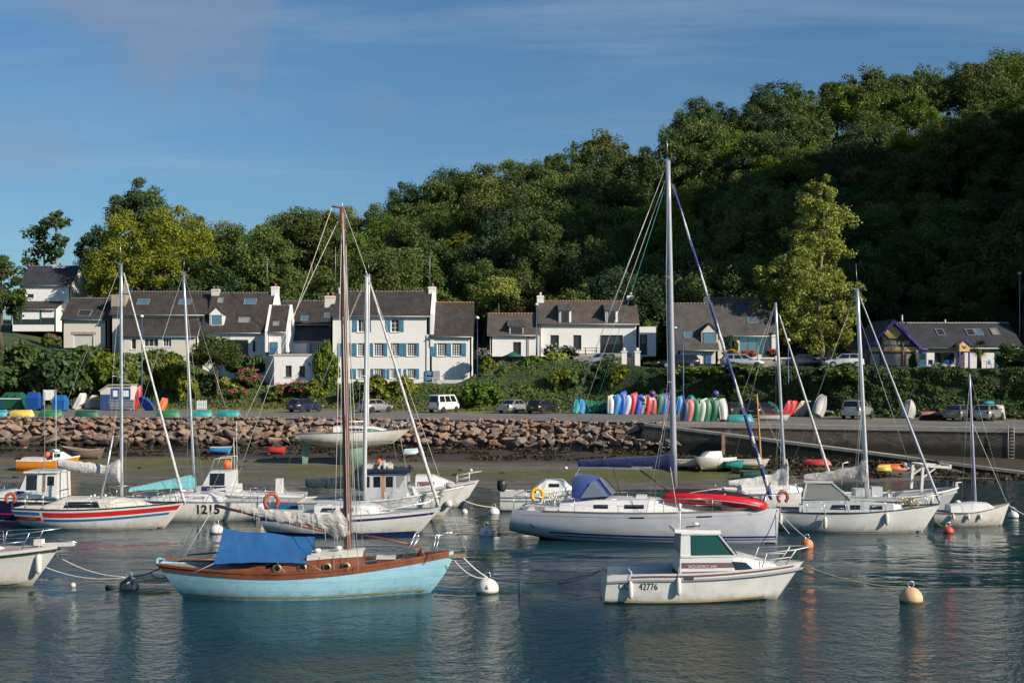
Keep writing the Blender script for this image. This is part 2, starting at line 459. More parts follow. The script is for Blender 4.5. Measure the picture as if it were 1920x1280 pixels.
# leaves: colour varies from tree to tree, clump to clump and leaf to leaf
def leaf_mat(name, dark, light, warm=(0.16, 0.13, 0.03), trans=0.22, wamt=0.35, vary=1.0):
    m, nt, b, out = new_mat(name)
    oi = nt.nodes.new('ShaderNodeObjectInfo'); g = nt.nodes.new('ShaderNodeNewGeometry')
    v = coords(nt)
    f = noise(nt, v, 0.35, 3, 0.6)
    f2 = nmath(nt, 'ADD', nmath(nt, 'MULTIPLY', f, 0.7), nmath(nt, 'MULTIPLY', g.outputs['Random Per Island'], 0.45))
    f3 = nmath(nt, 'ADD', f2, nmath(nt, 'MULTIPLY', nmath(nt, 'SUBTRACT', oi.outputs['Random'], 0.5), 0.5 * vary))
    c = ramp(nt, f3, [(0.25, dark), (0.85, light)])
    w = mrange(nt, nmath(nt, 'FRACT', nmath(nt, 'MULTIPLY', oi.outputs['Random'], 7.31)), 0.45, 1.0, 0.0, wamt * vary)
    c = mixc(nt, w, c, warm)
    cl = mrange(nt, nmath(nt, 'FRACT', nmath(nt, 'MULTIPLY', oi.outputs['Random'], 13.7)), 0.5, 1.0, 0.0, 0.45 * vary)
    c = mixc(nt, cl, c, tuple(x*y for x, y in zip(light, (0.45, 0.62, 0.95))))
    nt.links.new(c, b.inputs['Base Color']); b.inputs['Roughness'].default_value = 0.55
    b.inputs['Specular IOR Level'].default_value = 0.25
    tr = nt.nodes.new('ShaderNodeBsdfTranslucent')
    nt.links.new(mixc(nt, 0.5, c, (0.12, 0.16, 0.02)), tr.inputs['Color'])
    mx = nt.nodes.new('ShaderNodeMixShader'); mx.inputs[0].default_value = trans
    nt.links.new(b.outputs[0], mx.inputs[1]); nt.links.new(tr.outputs[0], mx.inputs[2])
    nt.links.new(mx.outputs[0], out.inputs[0])
    return m
LEAF = leaf_mat('broad_leaves', (0.040, 0.080, 0.024), (0.140, 0.195, 0.040))
LEAFY = leaf_mat('yellow_green_leaves', (0.12, 0.15, 0.012), (0.26, 0.275, 0.030), (0.25, 0.22, 0.03), 0.3, vary=0.2)
LEAFP = leaf_mat('pale_leaves', (0.20, 0.24, 0.04), (0.42, 0.44, 0.10), (0.28, 0.27, 0.06), 0.34, vary=0.0)
LEAFD = leaf_mat('dark_leaves', (0.030, 0.064, 0.026), (0.085, 0.135, 0.040), (0.08, 0.08, 0.02))
LEAFB = leaf_mat('bright_leaves', (0.075, 0.135, 0.014), (0.19, 0.26, 0.030), (0.2, 0.19, 0.03), 0.3)
NEEDLE = leaf_mat('pine_needles', (0.030, 0.055, 0.012), (0.085, 0.12, 0.024), (0.11, 0.11, 0.025))
WEED = leaf_mat('brown_weed', (0.022, 0.016, 0.007), (0.075, 0.052, 0.022), (0.06, 0.05, 0.02), 0.05)
DRYLEAF = leaf_mat('dry_leaves', (0.10, 0.07, 0.03), (0.22, 0.15, 0.07), (0.2, 0.1, 0.05), 0.1)
BARK = plain((0.10, 0.075, 0.055), 0.9, 0.35, 3.0, bmp=0.6, name='bark')
BARKP = plain((0.30, 0.25, 0.18), 0.9, 0.3, 3.0, bmp=0.5, name='pale_bark')
def petal(name, a, b_):
    m, nt, b, out = new_mat(name)
    g = nt.nodes.new('ShaderNodeNewGeometry')
    nt.links.new(ramp(nt, g.outputs['Random Per Island'], [(0, a), (1, b_)]), b.inputs['Base Color'])
    b.inputs['Roughness'].default_value = 0.7
    return m
PINK = petal('pink_petals', (0.55, 0.05, 0.13), (0.70, 0.16, 0.22))
LILAC = petal('lilac_petals', (0.36, 0.25, 0.42), (0.60, 0.45, 0.52))
WHITEFL = petal('white_petals', (0.55, 0.55, 0.52), (0.75, 0.72, 0.72))
REDFL = petal('red_petals', (0.5, 0.02, 0.03), (0.65, 0.08, 0.08))
YELFL = petal('yellow_petals', (0.6, 0.32, 0.02), (0.7, 0.45, 0.05))

# ---------------------------------------------------------------- the lie of the land
YE = [(-200,140),(-50,121),(-20,119.5),(4,114),(13,109.5),(39,99),(60,90),(160,50)]      # quay edge
YB = [(-200,168),(-61,150),(-20,146),(13,134),(45,118),(70,106),(160,70)]                # back of the quay road
ZQ = 3.5
ZT = [(-100,13.6),(-70,13.2),(-62,11.0),(-43,9.8),(-36,6.6),(-28,6.2),(-6,6.2),(-3,8.2),(0,9.3),(11,9.3),(14,8.2),(60,8.2)]
BW = [(-60,14),(-40,12),(-34,5),(-28,6),(-6,7),(0,15),(10,13),(14,3.2),(60,3.2)]
YH = [(-100,176),(-70,180),(-40,182),(0,172),(40,161),(90,156)]
RG = [(-130,17),(-92,17.5),(-78,18),(-62,22),(-45,25),(-25,28),(-12,32),(13,39),(24,38),(34,48),(53,50),(66,53),(92,56),(150,62)]
HS = [(40,4),(60,20),(76,34),(95,34),(112,33),(119,30),(128,32),(135,74),(145,88),(167,78),(190,66),(213,54),(235,50)]  # unseen spur right of frame, heights shaped for the shadow it throws
def ground(x, y):
    yb = interp(YB, x)
    if y <= yb: return ZQ
    zt = interp(ZT, x)
    z = ZQ + (zt - ZQ) * sstep(0, interp(BW, x), y - yb)
    yh = interp(YH, x)
    if y > yh:
        t = min(1.0, (y - yh) / (240 - yh))
        z += (interp(RG, x) - z) * (t ** 1.1)
    e = 0.4 * y + 4
    if x > e and e < 92: z = max(z, interp(HS, y) * sstep(e, 93, x))
    return z
def hilly(x, y):
    return ground(x, y) + (0.5 * mnoise.noise((x*0.07, y*0.07, 0.3)) if y > interp(YB, x) + 6 else 0.0)

def grid_mesh(name, xs, ys, fz, mat, smooth=True):
    nx, ny = len(xs), len(ys)
    vs = [(x, y, fz(x, y)) for y in ys for x in xs]
    fs = [(j*nx+i, j*nx+i+1, (j+1)*nx+i+1, (j+1)*nx+i) for j in range(ny-1) for i in range(nx-1)]
    mb = MB(); mb.add(vs, fs, 0, smooth)
    return mb

# hillside soil and grass
mt, nt, b, _ = new_mat('grassy_soil')
v = coords(nt)
c = ramp(nt, noise(nt, v, 0.25, 6, 0.6), [(0.3, (0.020, 0.034, 0.010)), (0.6, (0.045, 0.075, 0.018)), (0.8, (0.085, 0.10, 0.03))])
nt.links.new(c, b.inputs['Base Color']); b.inputs['Roughness'].default_value = 0.95
bump(nt, b, noise(nt, v, 3, 6), 0.8, 0.3)
M['soil'] = mt
xs = [-200 + 3.0*i for i in range(int(400/3)+1)]
def bank_rows():
    """rows follow the back of the quay road so that the bank starts in a clean line"""
    offs = [-0.6, 0.0, 0.6, 1.3, 2.1, 3.0, 4.2, 5.6, 7.2, 9, 11, 13.5, 16.5, 20, 24, 28, 33, 38, 44, 50, 57, 64, 72, 80, 90, 105, 130, 170, 220, 300]
    vs, fs = [], []; nx = len(xs)
    for o in offs:
        for x in xs:
            y = interp(YB, x) + o
            vs.append((x, y, hilly(x, y) - (0.3 if o < 0 else 0)))
    for j in range(len(offs)-1):
        for i in range(nx-1): fs.append((j*nx+i, j*nx+i+1, (j+1)*nx+i+1, (j+1)*nx+i))
    return MB().add(vs, fs, 0, True)
tag(bank_rows().build('hillside', M['soil'], fix=False), kind='structure')

# quay road
mt, nt, b, _ = new_mat('worn_asphalt')
v = coords(nt)
c = ramp(nt, noise(nt, v, 0.5, 6, 0.65), [(0.3, (0.10, 0.095, 0.088)), (0.7, (0.20, 0.185, 0.165))])
c = mixc(nt, mrange(nt, noise(nt, v, 9, 4, 0.7), 0.5, 0.75, 0, 0.4), c, (0.27, 0.24, 0.21))
c = mixc(nt, mrange(nt, noise(nt, coords(nt, scale=(0.5, 2, 1)), 0.4, 3), 0.58, 0.68, 0, 0.5), c, (0.09, 0.085, 0.08))
nt.links.new(c, b.inputs['Base Color']); b.inputs['Roughness'].default_value = 0.9
bump(nt, b, noise(nt, v, 20, 4), 0.3, 0.02)
vs, fs = [], []
for i, x in enumerate(xs):
    ye, yb = interp(YE, x), interp(YB, x)
    for k in range(5): vs.append((x, lerp(ye, yb + 0.4, k/4), ZQ + 0.02*math.sin(i*0.9+k)))
for i in range(len(xs)-1):
    for k in range(4): fs.append((i*5+k, (i+1)*5+k, (i+1)*5+k+1, i*5+k+1))
tag(MB().add(vs, fs, 0, True).build('quay_road', mt, fix=False), kind='structure')

# masonry: blocks too small to pick apart from here, weed line low down
mt, nt, b, _ = new_mat('quay_masonry')
tcn = nt.nodes.new('ShaderNodeTexCoord'); sp = nt.nodes.new('ShaderNodeSeparateXYZ')
nt.links.new(tcn.outputs['Object'], sp.inputs[0])
cb = nt.nodes.new('ShaderNodeCombineXYZ')
nt.links.new(sp.outputs['X'], cb.inputs[0]); nt.links.new(sp.outputs['Z'], cb.inputs[1])
br = nnode(nt, 'ShaderNodeTexBrick', Scale=1.0)
br.inputs['Color1'].default_value = (0.075, 0.058, 0.046, 1); br.inputs['Color2'].default_value = (0.165, 0.13, 0.105, 1)
br.inputs['Mortar'].default_value = (0.045, 0.037, 0.03, 1)
br.inputs['Brick Width'].default_value = 0.42; br.inputs['Row Height'].default_value = 0.19; br.inputs['Mortar Size'].default_value = 0.018
v = coords(nt)
wob = nnode(nt, 'ShaderNodeTexNoise', Scale=2.2, Detail=3.0); nt.links.new(v, wob.inputs['Vector'])
wmx = nt.nodes.new('ShaderNodeVectorMath'); wmx.operation = 'MULTIPLY_ADD'; nt.links.new(wob.outputs['Color'], wmx.inputs[0]); wmx.inputs[1].default_value = (0.55, 0.32, 0.0); nt.links.new(cb.outputs[0], wmx.inputs[2])
nt.links.new(wmx.outputs[0], br.inputs['Vector'])
c = mixc(nt, mrange(nt, noise(nt, v, 1.4, 6, 0.7), 0.35, 0.7, 0, 0.7), br.outputs['Color'], (0.10, 0.085, 0.07))
c = mixc(nt, mrange(nt, noise(nt, coords(nt, scale=(1, 1, 0.15)), 1.2, 4), 0.55, 0.75, 0, 0.5), c, (0.33, 0.30, 0.27))
hz = nmath(nt, 'ADD', sp.outputs['Z'], nmath(nt, 'MULTIPLY', noise(nt, v, 0.8, 5), 1.2))
weed = nmath(nt, 'SUBTRACT', 1.0, mrange(nt, hz, 2.4, 3.0))
c = mixc(nt, nmath(nt, 'MULTIPLY', weed, 0.92), c, (0.020, 0.020, 0.010))
nt.links.new(c, b.inputs['Base Color']); b.inputs['Roughness'].default_value = 0.85
bump(nt, b, br.outputs['Fac'], -0.7, 0.04)
M['masonry'] = mt
CONC = plain((0.38, 0.35, 0.30), 0.9, 0.2, 1.5, bmp=0.3, name='concrete', stain=(0.22, 0.19, 0.16))
STONEW = plain((0.34, 0.30, 0.25), 0.9, 0.35, 2.5, bmp=0.6, name='rubble_stone', stain=(0.16, 0.14, 0.11))

mb = MB()
xw = [12.3 + i*2 for i in range(60)]
for a, c_ in zip(xw, xw[1:]):
    ya, yc = interp(YE, a), interp(YE, c_)
    mb.quad((a, ya, -1), (c_, yc, -1), (c_, yc, ZQ), (a, ya, ZQ))
mb.quad((12.3, interp(YE, 12.3), -1), (12.3, interp(YE, 12.3)+6, -1), (12.3, interp(YE, 12.3)+6, ZQ), (12.3, interp(YE, 12.3), ZQ))
qw = mb.build('quay_wall', M['masonry']); tag(qw, 'dark weed-lined masonry quay wall behind the sloping slipway', 'quay wall')
mb = MB()
for a, c_ in zip(xw, xw[1:]):
    ya, yc = interp(YE, a) - 0.08, interp(YE, c_) - 0.08
    vs = [(a, ya, ZQ-0.32), (c_, yc, ZQ-0.32), (c_, yc, ZQ+0.035), (a, ya, ZQ+0.035), (a, ya+0.75, ZQ+0.035), (c_, yc+0.75, ZQ+0.035)]
    mb.add(vs, [(0,1,2,3), (3,2,5,4)])
mb.build('coping', CONC, qw)

# slipway running down along the wall
RX0, RX1 = 11.2, 39.5
def ramp_at(x):
    t = (x - RX0) / (RX1 - RX0)
    yo = lerp(108.6, 94.6, t)
    return yo, lerp(ZQ + 0.03, 0.30, t)
mb = MB()
rx = [RX0 + (RX1 + 4 - RX0) * i / 24 for i in range(25)]
for a, c_ in zip(rx, rx[1:]):
    (ya, za), (yc, zc) = ramp_at(a), ramp_at(c_)
    ia, ic = interp(YE, a) + 0.02, interp(YE, c_) + 0.02
    mb.quad((a, ya, za), (c_, yc, zc), (c_, ic, zc), (a, ia, za))
    mb.quad((a, ya, za-0.22), (c_, yc, zc-0.22), (c_, yc, zc), (a, ya, za))
sw = mb.build('slipway', CONC, fix=False); tag(sw, 'pale concrete slipway sloping down in front of the quay wall', 'slipway')
mb = MB()
for a, c_ in zip(rx, rx[1:]):
    (ya, za), (yc, zc) = ramp_at(a), ramp_at(c_)
    mb.quad((a, ya+0.06, -0.8), (c_, yc+0.06, -0.8), (c_, yc+0.06, zc-0.2), (a, ya+0.06, za-0.2))
ya, za = ramp_at(RX0)
mb.quad((RX0, ya+0.06, -0.8), (RX0, ya+5, -0.8), (RX0, ya+5, za-0.2), (RX0, ya+0.06, za-0.2))
mb.build('side_wall', M['masonry'], sw)
mb = MB()
lx = WX(1902, 98.3)
yl = interp(YE, lx) - 0.22
for dx in (-0.22, 0.22): mb.tube([(lx+dx, yl, 0.5), (lx+dx, yl, 3.7), (lx+dx, yl+0.5, 3.9)], 0.03, 6)
for k in range(12): mb.tube([(lx-0.22, yl, 0.7+k*0.26), (lx+0.22, yl, 0.7+k*0.26)], 0.018, 5)
tag(mb.build('quay_ladder', GREYP), 'rusty grey iron ladder fixed to the quay wall', 'ladder')
mb = MB(); px = WX(1352, 106.5)
mb.box(px-0.14, px+0.14, ramp_at(px)[0]-0.2, ramp_at(px)[0]-0.0, 0.6, ramp_at(px)[1]+0.05)
tag(mb.build('fender_pile', OLDWOOD), 'dark timber pile standing against the slipway side wall', 'pile')

# rubble revetment: each boulder its own part
mt, nt, b, _ = new_mat('boulder_stone')
oi = nt.nodes.new('ShaderNodeObjectInfo'); geo = nt.nodes.new('ShaderNodeNewGeometry')
v = coords(nt)
base = ramp(nt, oi.outputs['Random'], [(0.0, (0.20, 0.14, 0.105)), (0.3, (0.29, 0.20, 0.145)), (0.52, (0.24, 0.195, 0.165)), (0.72, (0.34, 0.225, 0.145)), (0.88, (0.32, 0.175, 0.10)), (1.0, (0.37, 0.29, 0.235))])
c = mixc(nt, mrange(nt, noise(nt, v, 2.2, 7, 0.7), 0.35, 0.7, 0, 0.55), base, (0.13, 0.105, 0.085))
sp = nt.nodes.new('ShaderNodeSeparateXYZ'); nt.links.new(geo.outputs['Position'], sp.inputs[0])
gv = nt.nodes.new('ShaderNodeVectorMath'); gv.operation = 'SCALE'; gv.inputs['Scale'].default_value = 1.0
nt.links.new(geo.outputs['Position'], gv.inputs[0])
hz = nmath(nt, 'ADD', sp.outputs['Z'], nmath(nt, 'MULTIPLY', noise(nt, gv.outputs[0], 0.5, 5), 1.5))
low = nmath(nt, 'SUBTRACT', 1.0, mrange(nt, hz, 2.1, 2.6))
c = mixc(nt, nmath(nt, 'MULTIPLY', low, 0.93), c, (0.028, 0.022, 0.014))
nt.links.new(c, b.inputs['Base Color']); b.inputs['Roughness'].default_value = 0.88
bump(nt, b, noise(nt, v, 4, 7, 0.65), 0.7, 0.12)
M['boulder'] = mt
import bmesh
def boulder_mesh(seed):
    rr = random.Random(seed)
    bm = bmesh.new()
    for k in range(12):
        d = Vector((rr.gauss(0,1), rr.gauss(0,1), rr.gauss(0,1))).normalized()
        d = Vector((max(-.72, min(.72, d.x)), max(-.72, min(.72, d.y)), max(-.68, min(.68, d.z))))
        bm.verts.new(d * rr.uniform(0.85, 1.05))
    bmesh.ops.convex_hull(bm, input=bm.verts[:])
    loose = [v_ for v_ in bm.verts if not v_.link_faces]
    bmesh.ops.delete(bm, geom=loose, context='VERTS')
    bmesh.ops.bevel(bm, geom=bm.edges[:], offset=0.035, segments=1, affect='EDGES', clamp_overlap=True)
    me = bpy.data.meshes.new('boulder'); bm.to_mesh(me); bm.free()
    me.materials.append(M['boulder']); return me
BOULDERS = [boulder_mesh(s) for s in range(9)]
rev = thing('rock_revetment', 'long bank of rough tan boulders holding up the quay road', 'revetment', (-20, 119, 0.8))
def rev_y(x, z): return interp(YE, x) - 0.25 - (ZQ - z) * 0.95
core = MB()
cxs = [-54 + i*2 for i in range(34)]
for a, c_ in zip(cxs, cxs[1:]):
    ta, tb = (interp(YE, a), interp(YE, c_))
    core.quad((a, rev_y(a, 0.2)+0.7, 0.2), (c_, rev_y(c_, 0.2)+0.7, 0.2), (c_, tb+0.2, ZQ-0.02), (a, ta+0.2, ZQ-0.02), 0, True)
for v_ in range(len(core.v)): core.v[v_] = tuple(a - b_ for a, b_ in zip(core.v[v_], (-20, 119, 0.8)))
core.build('core', plain((0.17, 0.125, 0.09), 0.95, 0.5, 2.0, bmp=0.8, name='packing_stone'), rev, fix=False)
rr = random.Random(11)
nb = 0
rows = [(3.08, 0.46), (2.66, 0.50), (2.20, 0.53), (1.72, 0.56), (1.24, 0.60)]
for ri, (z, sz) in enumerate(rows):
    x = -51.5 + rr.uniform(0, 0.6)
    while x < 13.2 + (ri * 0.12) and nb < 300:
        w = sz * rr.choice((0.75, 0.95, 1.1, 1.3, 1.65)) * rr.uniform(0.9, 1.1)
        o = link_mesh('boulder', rr.choice(BOULDERS), rev)
        zz = z + rr.uniform(-0.16, 0.16)
        o.location = (x + w*0.85 + 20, rev_y(x, zz) + rr.uniform(-0.15, 0.3) - 119, zz - 0.8)
        o.rotation_euler = (rr.uniform(-.5, .5), rr.uniform(-.45, .45), rr.choice((0, math.pi)) + rr.uniform(-.5, .5))
        o.scale = (w*rr.uniform(1.1, 1.35), w*rr.uniform(0.9, 1.15), sz*rr.uniform(0.66, 1.0))
        x += w * 1.62; nb += 1
# smaller packing along the top and the weedy toe, too many to pick apart
vs_all, fs_all = [], []
for (zlo, zhi, s0, s1, n_) in ((3.25, 3.62, 0.16, 0.36, 260), (0.35, 0.95, 0.25, 0.5, 190), (1.0, 3.2, 0.2, 0.36, 420)):
    for k in range(n_):
        x = rr.uniform(-52, 13.2); zz = rr.uniform(zlo, zhi); s2 = rr.uniform(s0, s1); me = rr.choice(BOULDERS)
        mt_ = Matrix.Translation((x + 20, rev_y(x, zz) + rr.uniform(-0.1, 0.35) - 119, zz - 0.8)) @ Matrix.Rotation(rr.uniform(0, 6.3), 4, 'Z') @ Matrix.Rotation(rr.uniform(-.5, .5), 4, 'X') @ Matrix.Diagonal((s2*1.3, s2, s2*0.75, 1))
        b0 = len(vs_all); vs_all.extend(tuple(mt_ @ v_.co) for v_ in me.vertices); fs_all.extend([b0 + i for i in p_.vertices] for p_ in me.polygons)
tag(MB().add(vs_all, fs_all).build('packing_stones', M['boulder'], rev, fix=False), kind='stuff')

# tidal flat: mud, weed and shingle
SH = [(-120,93),(-40,92),(-25,91),(-10,86),(2,84),(12,86),(22,91),(34,94.5),(60,92)]     # low-water line
def flat_z(x, y):
    ye = interp(YE, x) - (3.2 if x < 12 else 1.5); ys = interp(SH, x)
    if x > 12: ye = min(ye, ramp_at(x)[0] if x < 42 else ye)
    n = mnoise.fractal((x*0.12, y*0.3, 1.0), 0.8, 2.0, 4) * 0.10 + mnoise.noise((x*0.6, y*0.9, 4.0)) * 0.035
    if y < ys: return (y - ys) * 0.055 + n * 0.5 - 0.015
    t = (y - ys) / max(4.0, ye - ys)
    return 0.30 * t + 0.75 * sstep(0.55, 1.15, t) + n * min(1, t*3 + 0.25)
mt, nt, b, _ = new_mat('tidal_mud')
v = coords(nt); vs_ = coords(nt, scale=(0.35, 1.4, 1))
c = ramp(nt, noise(nt, vs_, 0.5, 7, 0.65), [(0.3, (0.075, 0.062, 0.050)), (0.55, (0.150, 0.130, 0.105)), (0.75, (0.21, 0.185, 0.15))])
c = mixc(nt, mrange(nt, noise(nt, vs_, 2.2, 6, 0.75), 0.52, 0.66, 0, 0.75), c, (0.055, 0.046, 0.036))
alg = mrange(nt, noise(nt, coords(nt, scale=(0.3, 1.0, 1)), 0.16, 6, 0.62, 0.5), 0.42, 0.52, 0, 0.95)
gm = nt.nodes.new('ShaderNodeNewGeometry'); sm_ = nt.nodes.new('ShaderNodeSeparateXYZ')
nt.links.new(gm.outputs['Position'], sm_.inputs[0])
alg = nmath(nt, 'MULTIPLY', alg, mrange(nt, noise(nt, v, 1.6, 6, 0.8), 0.28, 0.48))
alg = nmath(nt, 'MULTIPLY', alg, nmath(nt, 'MULTIPLY', mrange(nt, sm_.outputs['Z'], 0.02, 0.1), nmath(nt, 'SUBTRACT', 1.0, mrange(nt, sm_.outputs['Z'], 0.35, 0.55))))
c = mixc(nt, alg, c, (0.105, 0.105, 0.018))
weedm = nmath(nt, 'MULTIPLY', mrange(nt, sm_.outputs['Z'], 0.30, 0.55), mrange(nt, noise(nt, v, 0.9, 6, 0.7), 0.22, 0.42))
c = mixc(nt, nmath(nt, 'MULTIPLY', weedm, 0.9), c, (0.035, 0.026, 0.017))
pale = nmath(nt, 'MULTIPLY', mrange(nt, noise(nt, v, 5, 4, 0.8), 0.56, 0.68), nmath(nt, 'MULTIPLY', mrange(nt, sm_.outputs['Z'], 0.22, 0.32), nmath(nt, 'SUBTRACT', 1.0, mrange(nt, sm_.outputs['Z'], 0.42, 0.5))))
c = mixc(nt, nmath(nt, 'MULTIPLY', pale, 0.75), c, (0.34, 0.29, 0.24))
nt.links.new(c, b.inputs['Base Color'])
wet = mrange(nt, noise(nt, vs_, 0.7, 5), 0.4, 0.65)
rgh = nmath(nt, 'ADD', 0.30, nmath(nt, 'MULTIPLY', nmath(nt, 'MAXIMUM', wet, mrange(nt, sm_.outputs['Z'], 0.05, 0.3)), 0.5))
nt.links.new(rgh, b.inputs['Roughness'])
bump(nt, b, noise(nt, v, 3.5, 7, 0.75), 0.8, 0.14)
M['mud'] = mt
fxs = [-60 + 0.6*i for i in range(int(112/0.6)+1)]
fys = [74 + 0.5*i for i in range(96)]
tag(grid_mesh('tidal_flat', fxs, fys, lambda x, y: flat_z(x, y) if y < interp(YE, x) + 1.2 else 0.6, M['mud']).build('tidal_flat', M['mud'], fix=False), kind='structure')

# water
mt, nt, b, _ = new_mat('harbour_water')
b.inputs['Base Color'].default_value = (0.006, 0.036, 0.048, 1)
b.inputs['IOR'].default_value = 1.333
b.inputs['Roughness'].default_value = 0.03
gw = nt.nodes.new('ShaderNodeNewGeometry'); sw_ = nt.nodes.new('ShaderNodeSeparateXYZ')
nt.links.new(gw.outputs['Position'], sw_.inputs[0])
v = coords(nt)
va = coords(nt, scale=(0.8, 1.2, 1), rot=(0, 0, 0.3))
vb = coords(nt, scale=(1.1, 0.9, 1), rot=(0, 0, -0.5))
n1 = noise(nt, va, 0.8, 2, 0.5, 0.4)
n2 = noise(nt, vb, 2.3, 3, 0.55, 0.5)
n3 = noise(nt, va, 6.0, 3, 0.6, 0.3)
# breeze: ruffled close to the camera and in drawn-out patches, calm under the lee of the land
near = nmath(nt, 'SUBTRACT', 1.0, mrange(nt, nmath(nt, 'ADD', sw_.outputs['Y'], nmath(nt, 'MULTIPLY', noise(nt, v, 0.08, 3), 10.0)), 42, 52))
patch = mrange(nt, noise(nt, coords(nt, scale=(0.3, 1, 1)), 0.13, 4, 0.6), 0.46, 0.60)
calm = nmath(nt, 'ADD', nmath(nt, 'MULTIPLY', n1, 0.05), nmath(nt, 'MULTIPLY', n2, 0.014))
ruf = nmath(nt, 'ADD', nmath(nt, 'ADD', nmath(nt, 'MULTIPLY', n1, 0.16), nmath(nt, 'MULTIPLY', n2, 0.20)), nmath(nt, 'MULTIPLY', n3, 0.11))
amt = nmath(nt, 'MINIMUM', 1.0, nmath(nt, 'ADD', near, nmath(nt, 'MULTIPLY', patch, 0.22)))
hgt = nmath(nt, 'ADD', calm, nmath(nt, 'MULTIPLY', ruf, amt))
bn = nnode(nt, 'ShaderNodeBump', Distance=1.0, Strength=1.0)
nt.links.new(hgt, bn.inputs['Height']); nt.links.new(bn.outputs[0], b.inputs['Normal'])
M['water'] = mt
tag(MB().quad((-260, -60, 0), (260, -60, 0), (260, 112, 0), (-260, 112, 0)).build('water', mt), kind='structure')

# ---------------------------------------------------------------- vegetation
def leaf_quads(rg, centers, normals, size, jitter=0.8, aspect=0.62):
    """leaf-sized rhombs at the centres, facing roughly along the normals"""
    n = len(centers)
    nrm = normals + rg.normal(0, jitter, (n, 3)); nrm /= np.linalg.norm(nrm, axis=1, keepdims=True) + 1e-9
    t = rg.normal(0, 1, (n, 3)); a = np.cross(nrm, t); a /= np.linalg.norm(a, axis=1, keepdims=True) + 1e-9
    b_ = np.cross(nrm, a)
    s = size * rg.uniform(0.6, 1.35, (n, 1))
    a = a * s; b_ = b_ * s * aspect
    bend = nrm * s * 0.18
    return np.stack([centers - a, centers + b_ - bend, centers + a, centers - b_ - bend], axis=1)
def clump_leaves(rg, cc, cr, nleaf, size, flat=0.8, inner=0.55):
    d = rg.normal(0, 1, (nleaf, 3)); d /= np.linalg.norm(d, axis=1, keepdims=True)
    r = cr * rg.uniform(inner, 1.0, (nleaf, 1)) * (1 + 0.18 * rg.normal(0, 1, (nleaf, 1)))
    p = d * r; p[:, 2] *= flat
    return leaf_quads(rg, p + cc, d + np.array([0, 0, 0.35]), size)
def crown_points(rg, rx, ry, rz, cz, ncl, lowest=-0.55, shell=(0.5, 0.95), lop=0.25):
    """clump centres through an uneven crown"""
    d = rg.normal(0, 1, (ncl * 3, 3)); d /= np.linalg.norm(d, axis=1, keepdims=True)
    d = d[d[:, 2] > lowest][:ncl]
    ph = rg.uniform(0, 6.28, 4)
    az = np.arctan2(d[:, 1], d[:, 0])
    w = 1 + lop * (np.sin(2*az + ph[0]) * 0.5 + np.sin(3*az + ph[1] + d[:, 2]*2) * 0.5) + lop * 0.5 * np.sin(4*d[:, 2] + ph[2])
    r = np.minimum(rg.uniform(shell[0], shell[1], len(d)) * w, 1.02)
    return d * r[:, None] * np.array([rx, ry, rz]) + np.array([0, 0, cz])
def crown_mesh(name, seed, rx, ry, rz, cz, ncl, nleaf, size, mat, crad=(0.2, 0.36), lowest=-0.55, shell=(0.5, 0.95), lop=0.25, flat=0.8):
    rg = np.random.default_rng(seed)
    cs = crown_points(rg, rx, ry, rz, cz, ncl, lowest, shell, lop)
    rm = min(rx, ry, rz)
    q = [clump_leaves(rg, c_, rm * rg.uniform(*crad), nleaf, size, flat) for c_ in cs]
    return np_mesh(name, np.concatenate(q), 4, mat), cs
def trunk_mesh(seed, h, r, cs, mat, lean=0.3, nlimb=7, split=0.45):
    rr_ = random.Random(seed); mb = MB()
    top = Vector((rr_.uniform(-lean, lean), rr_.uniform(-lean, lean), h))
    pts = [Vector((0, 0, -0.4))] + [Vector((top.x*t + rr_.uniform(-.08, .08)*r*6, top.y*t + rr_.uniform(-.08, .08)*r*6, h*t)) for t in (0.15, 0.35, 0.6, 0.8, 1.0)]
    mb.tube(pts, [r*1.5, r*1.1, r*0.9, r*0.7, r*0.5, r*0.2], 7)
    idx = list(range(len(cs))); rr_.shuffle(idx)
    for i in idx[:nlimb]:
        c_ = Vector(cs[i]); t = rr_.uniform(split, 0.85)
        a = Vector((top.x*t, top.y*t, h*t)); m_ = a.lerp(c_, 0.5) + Vector((0, 0, 0.08*h*rr_.uniform(-1, 1)))
        mb.tube([a, m_, c_], [r*0.42, r*0.25, r*0.08], 5)
    return mb.mesh('trunk', mat)

BASE_TREES = []
def tree_proto(seed, h, rx, ry, rz, cz, ncl, nleaf, size, mat, bark=BARK, r=0.3, **kw):
    cm, cs = crown_mesh('crown', seed, rx, ry, rz, cz, ncl, nleaf, size, mat, **kw)
    return cm, trunk_mesh(seed, h, r, cs, bark)
def place_tree(proto, name, label, cat, loc, rz=0.0, sc=1.0, group=None, scz=None):
    t = thing(name, label, cat, loc, rz, group)
    t.scale = (sc, sc, scz or sc)
    link_mesh('crown', proto[0], t); link_mesh('trunk', proto[1], t)
    return t

HP = []
for k in range(9):
    mat_ = [LEAF, LEAFD, LEAF, LEAF, LEAFD, LEAF, LEAFB, LEAFY, LEAF][k]   # mixed species
    q = random.Random(100 + k)
    rx = q.uniform(4.3, 5.6)
    HP.append(tree_proto(40 + k, 9.0, rx*1.15, rx*1.15*q.uniform(0.85, 1.1), q.uniform(5.4, 6.6), 7.0, 100, 205, 0.172, mat_, crad=(0.11, 0.34), lop=0.4, shell=(0.42, 0.97)))

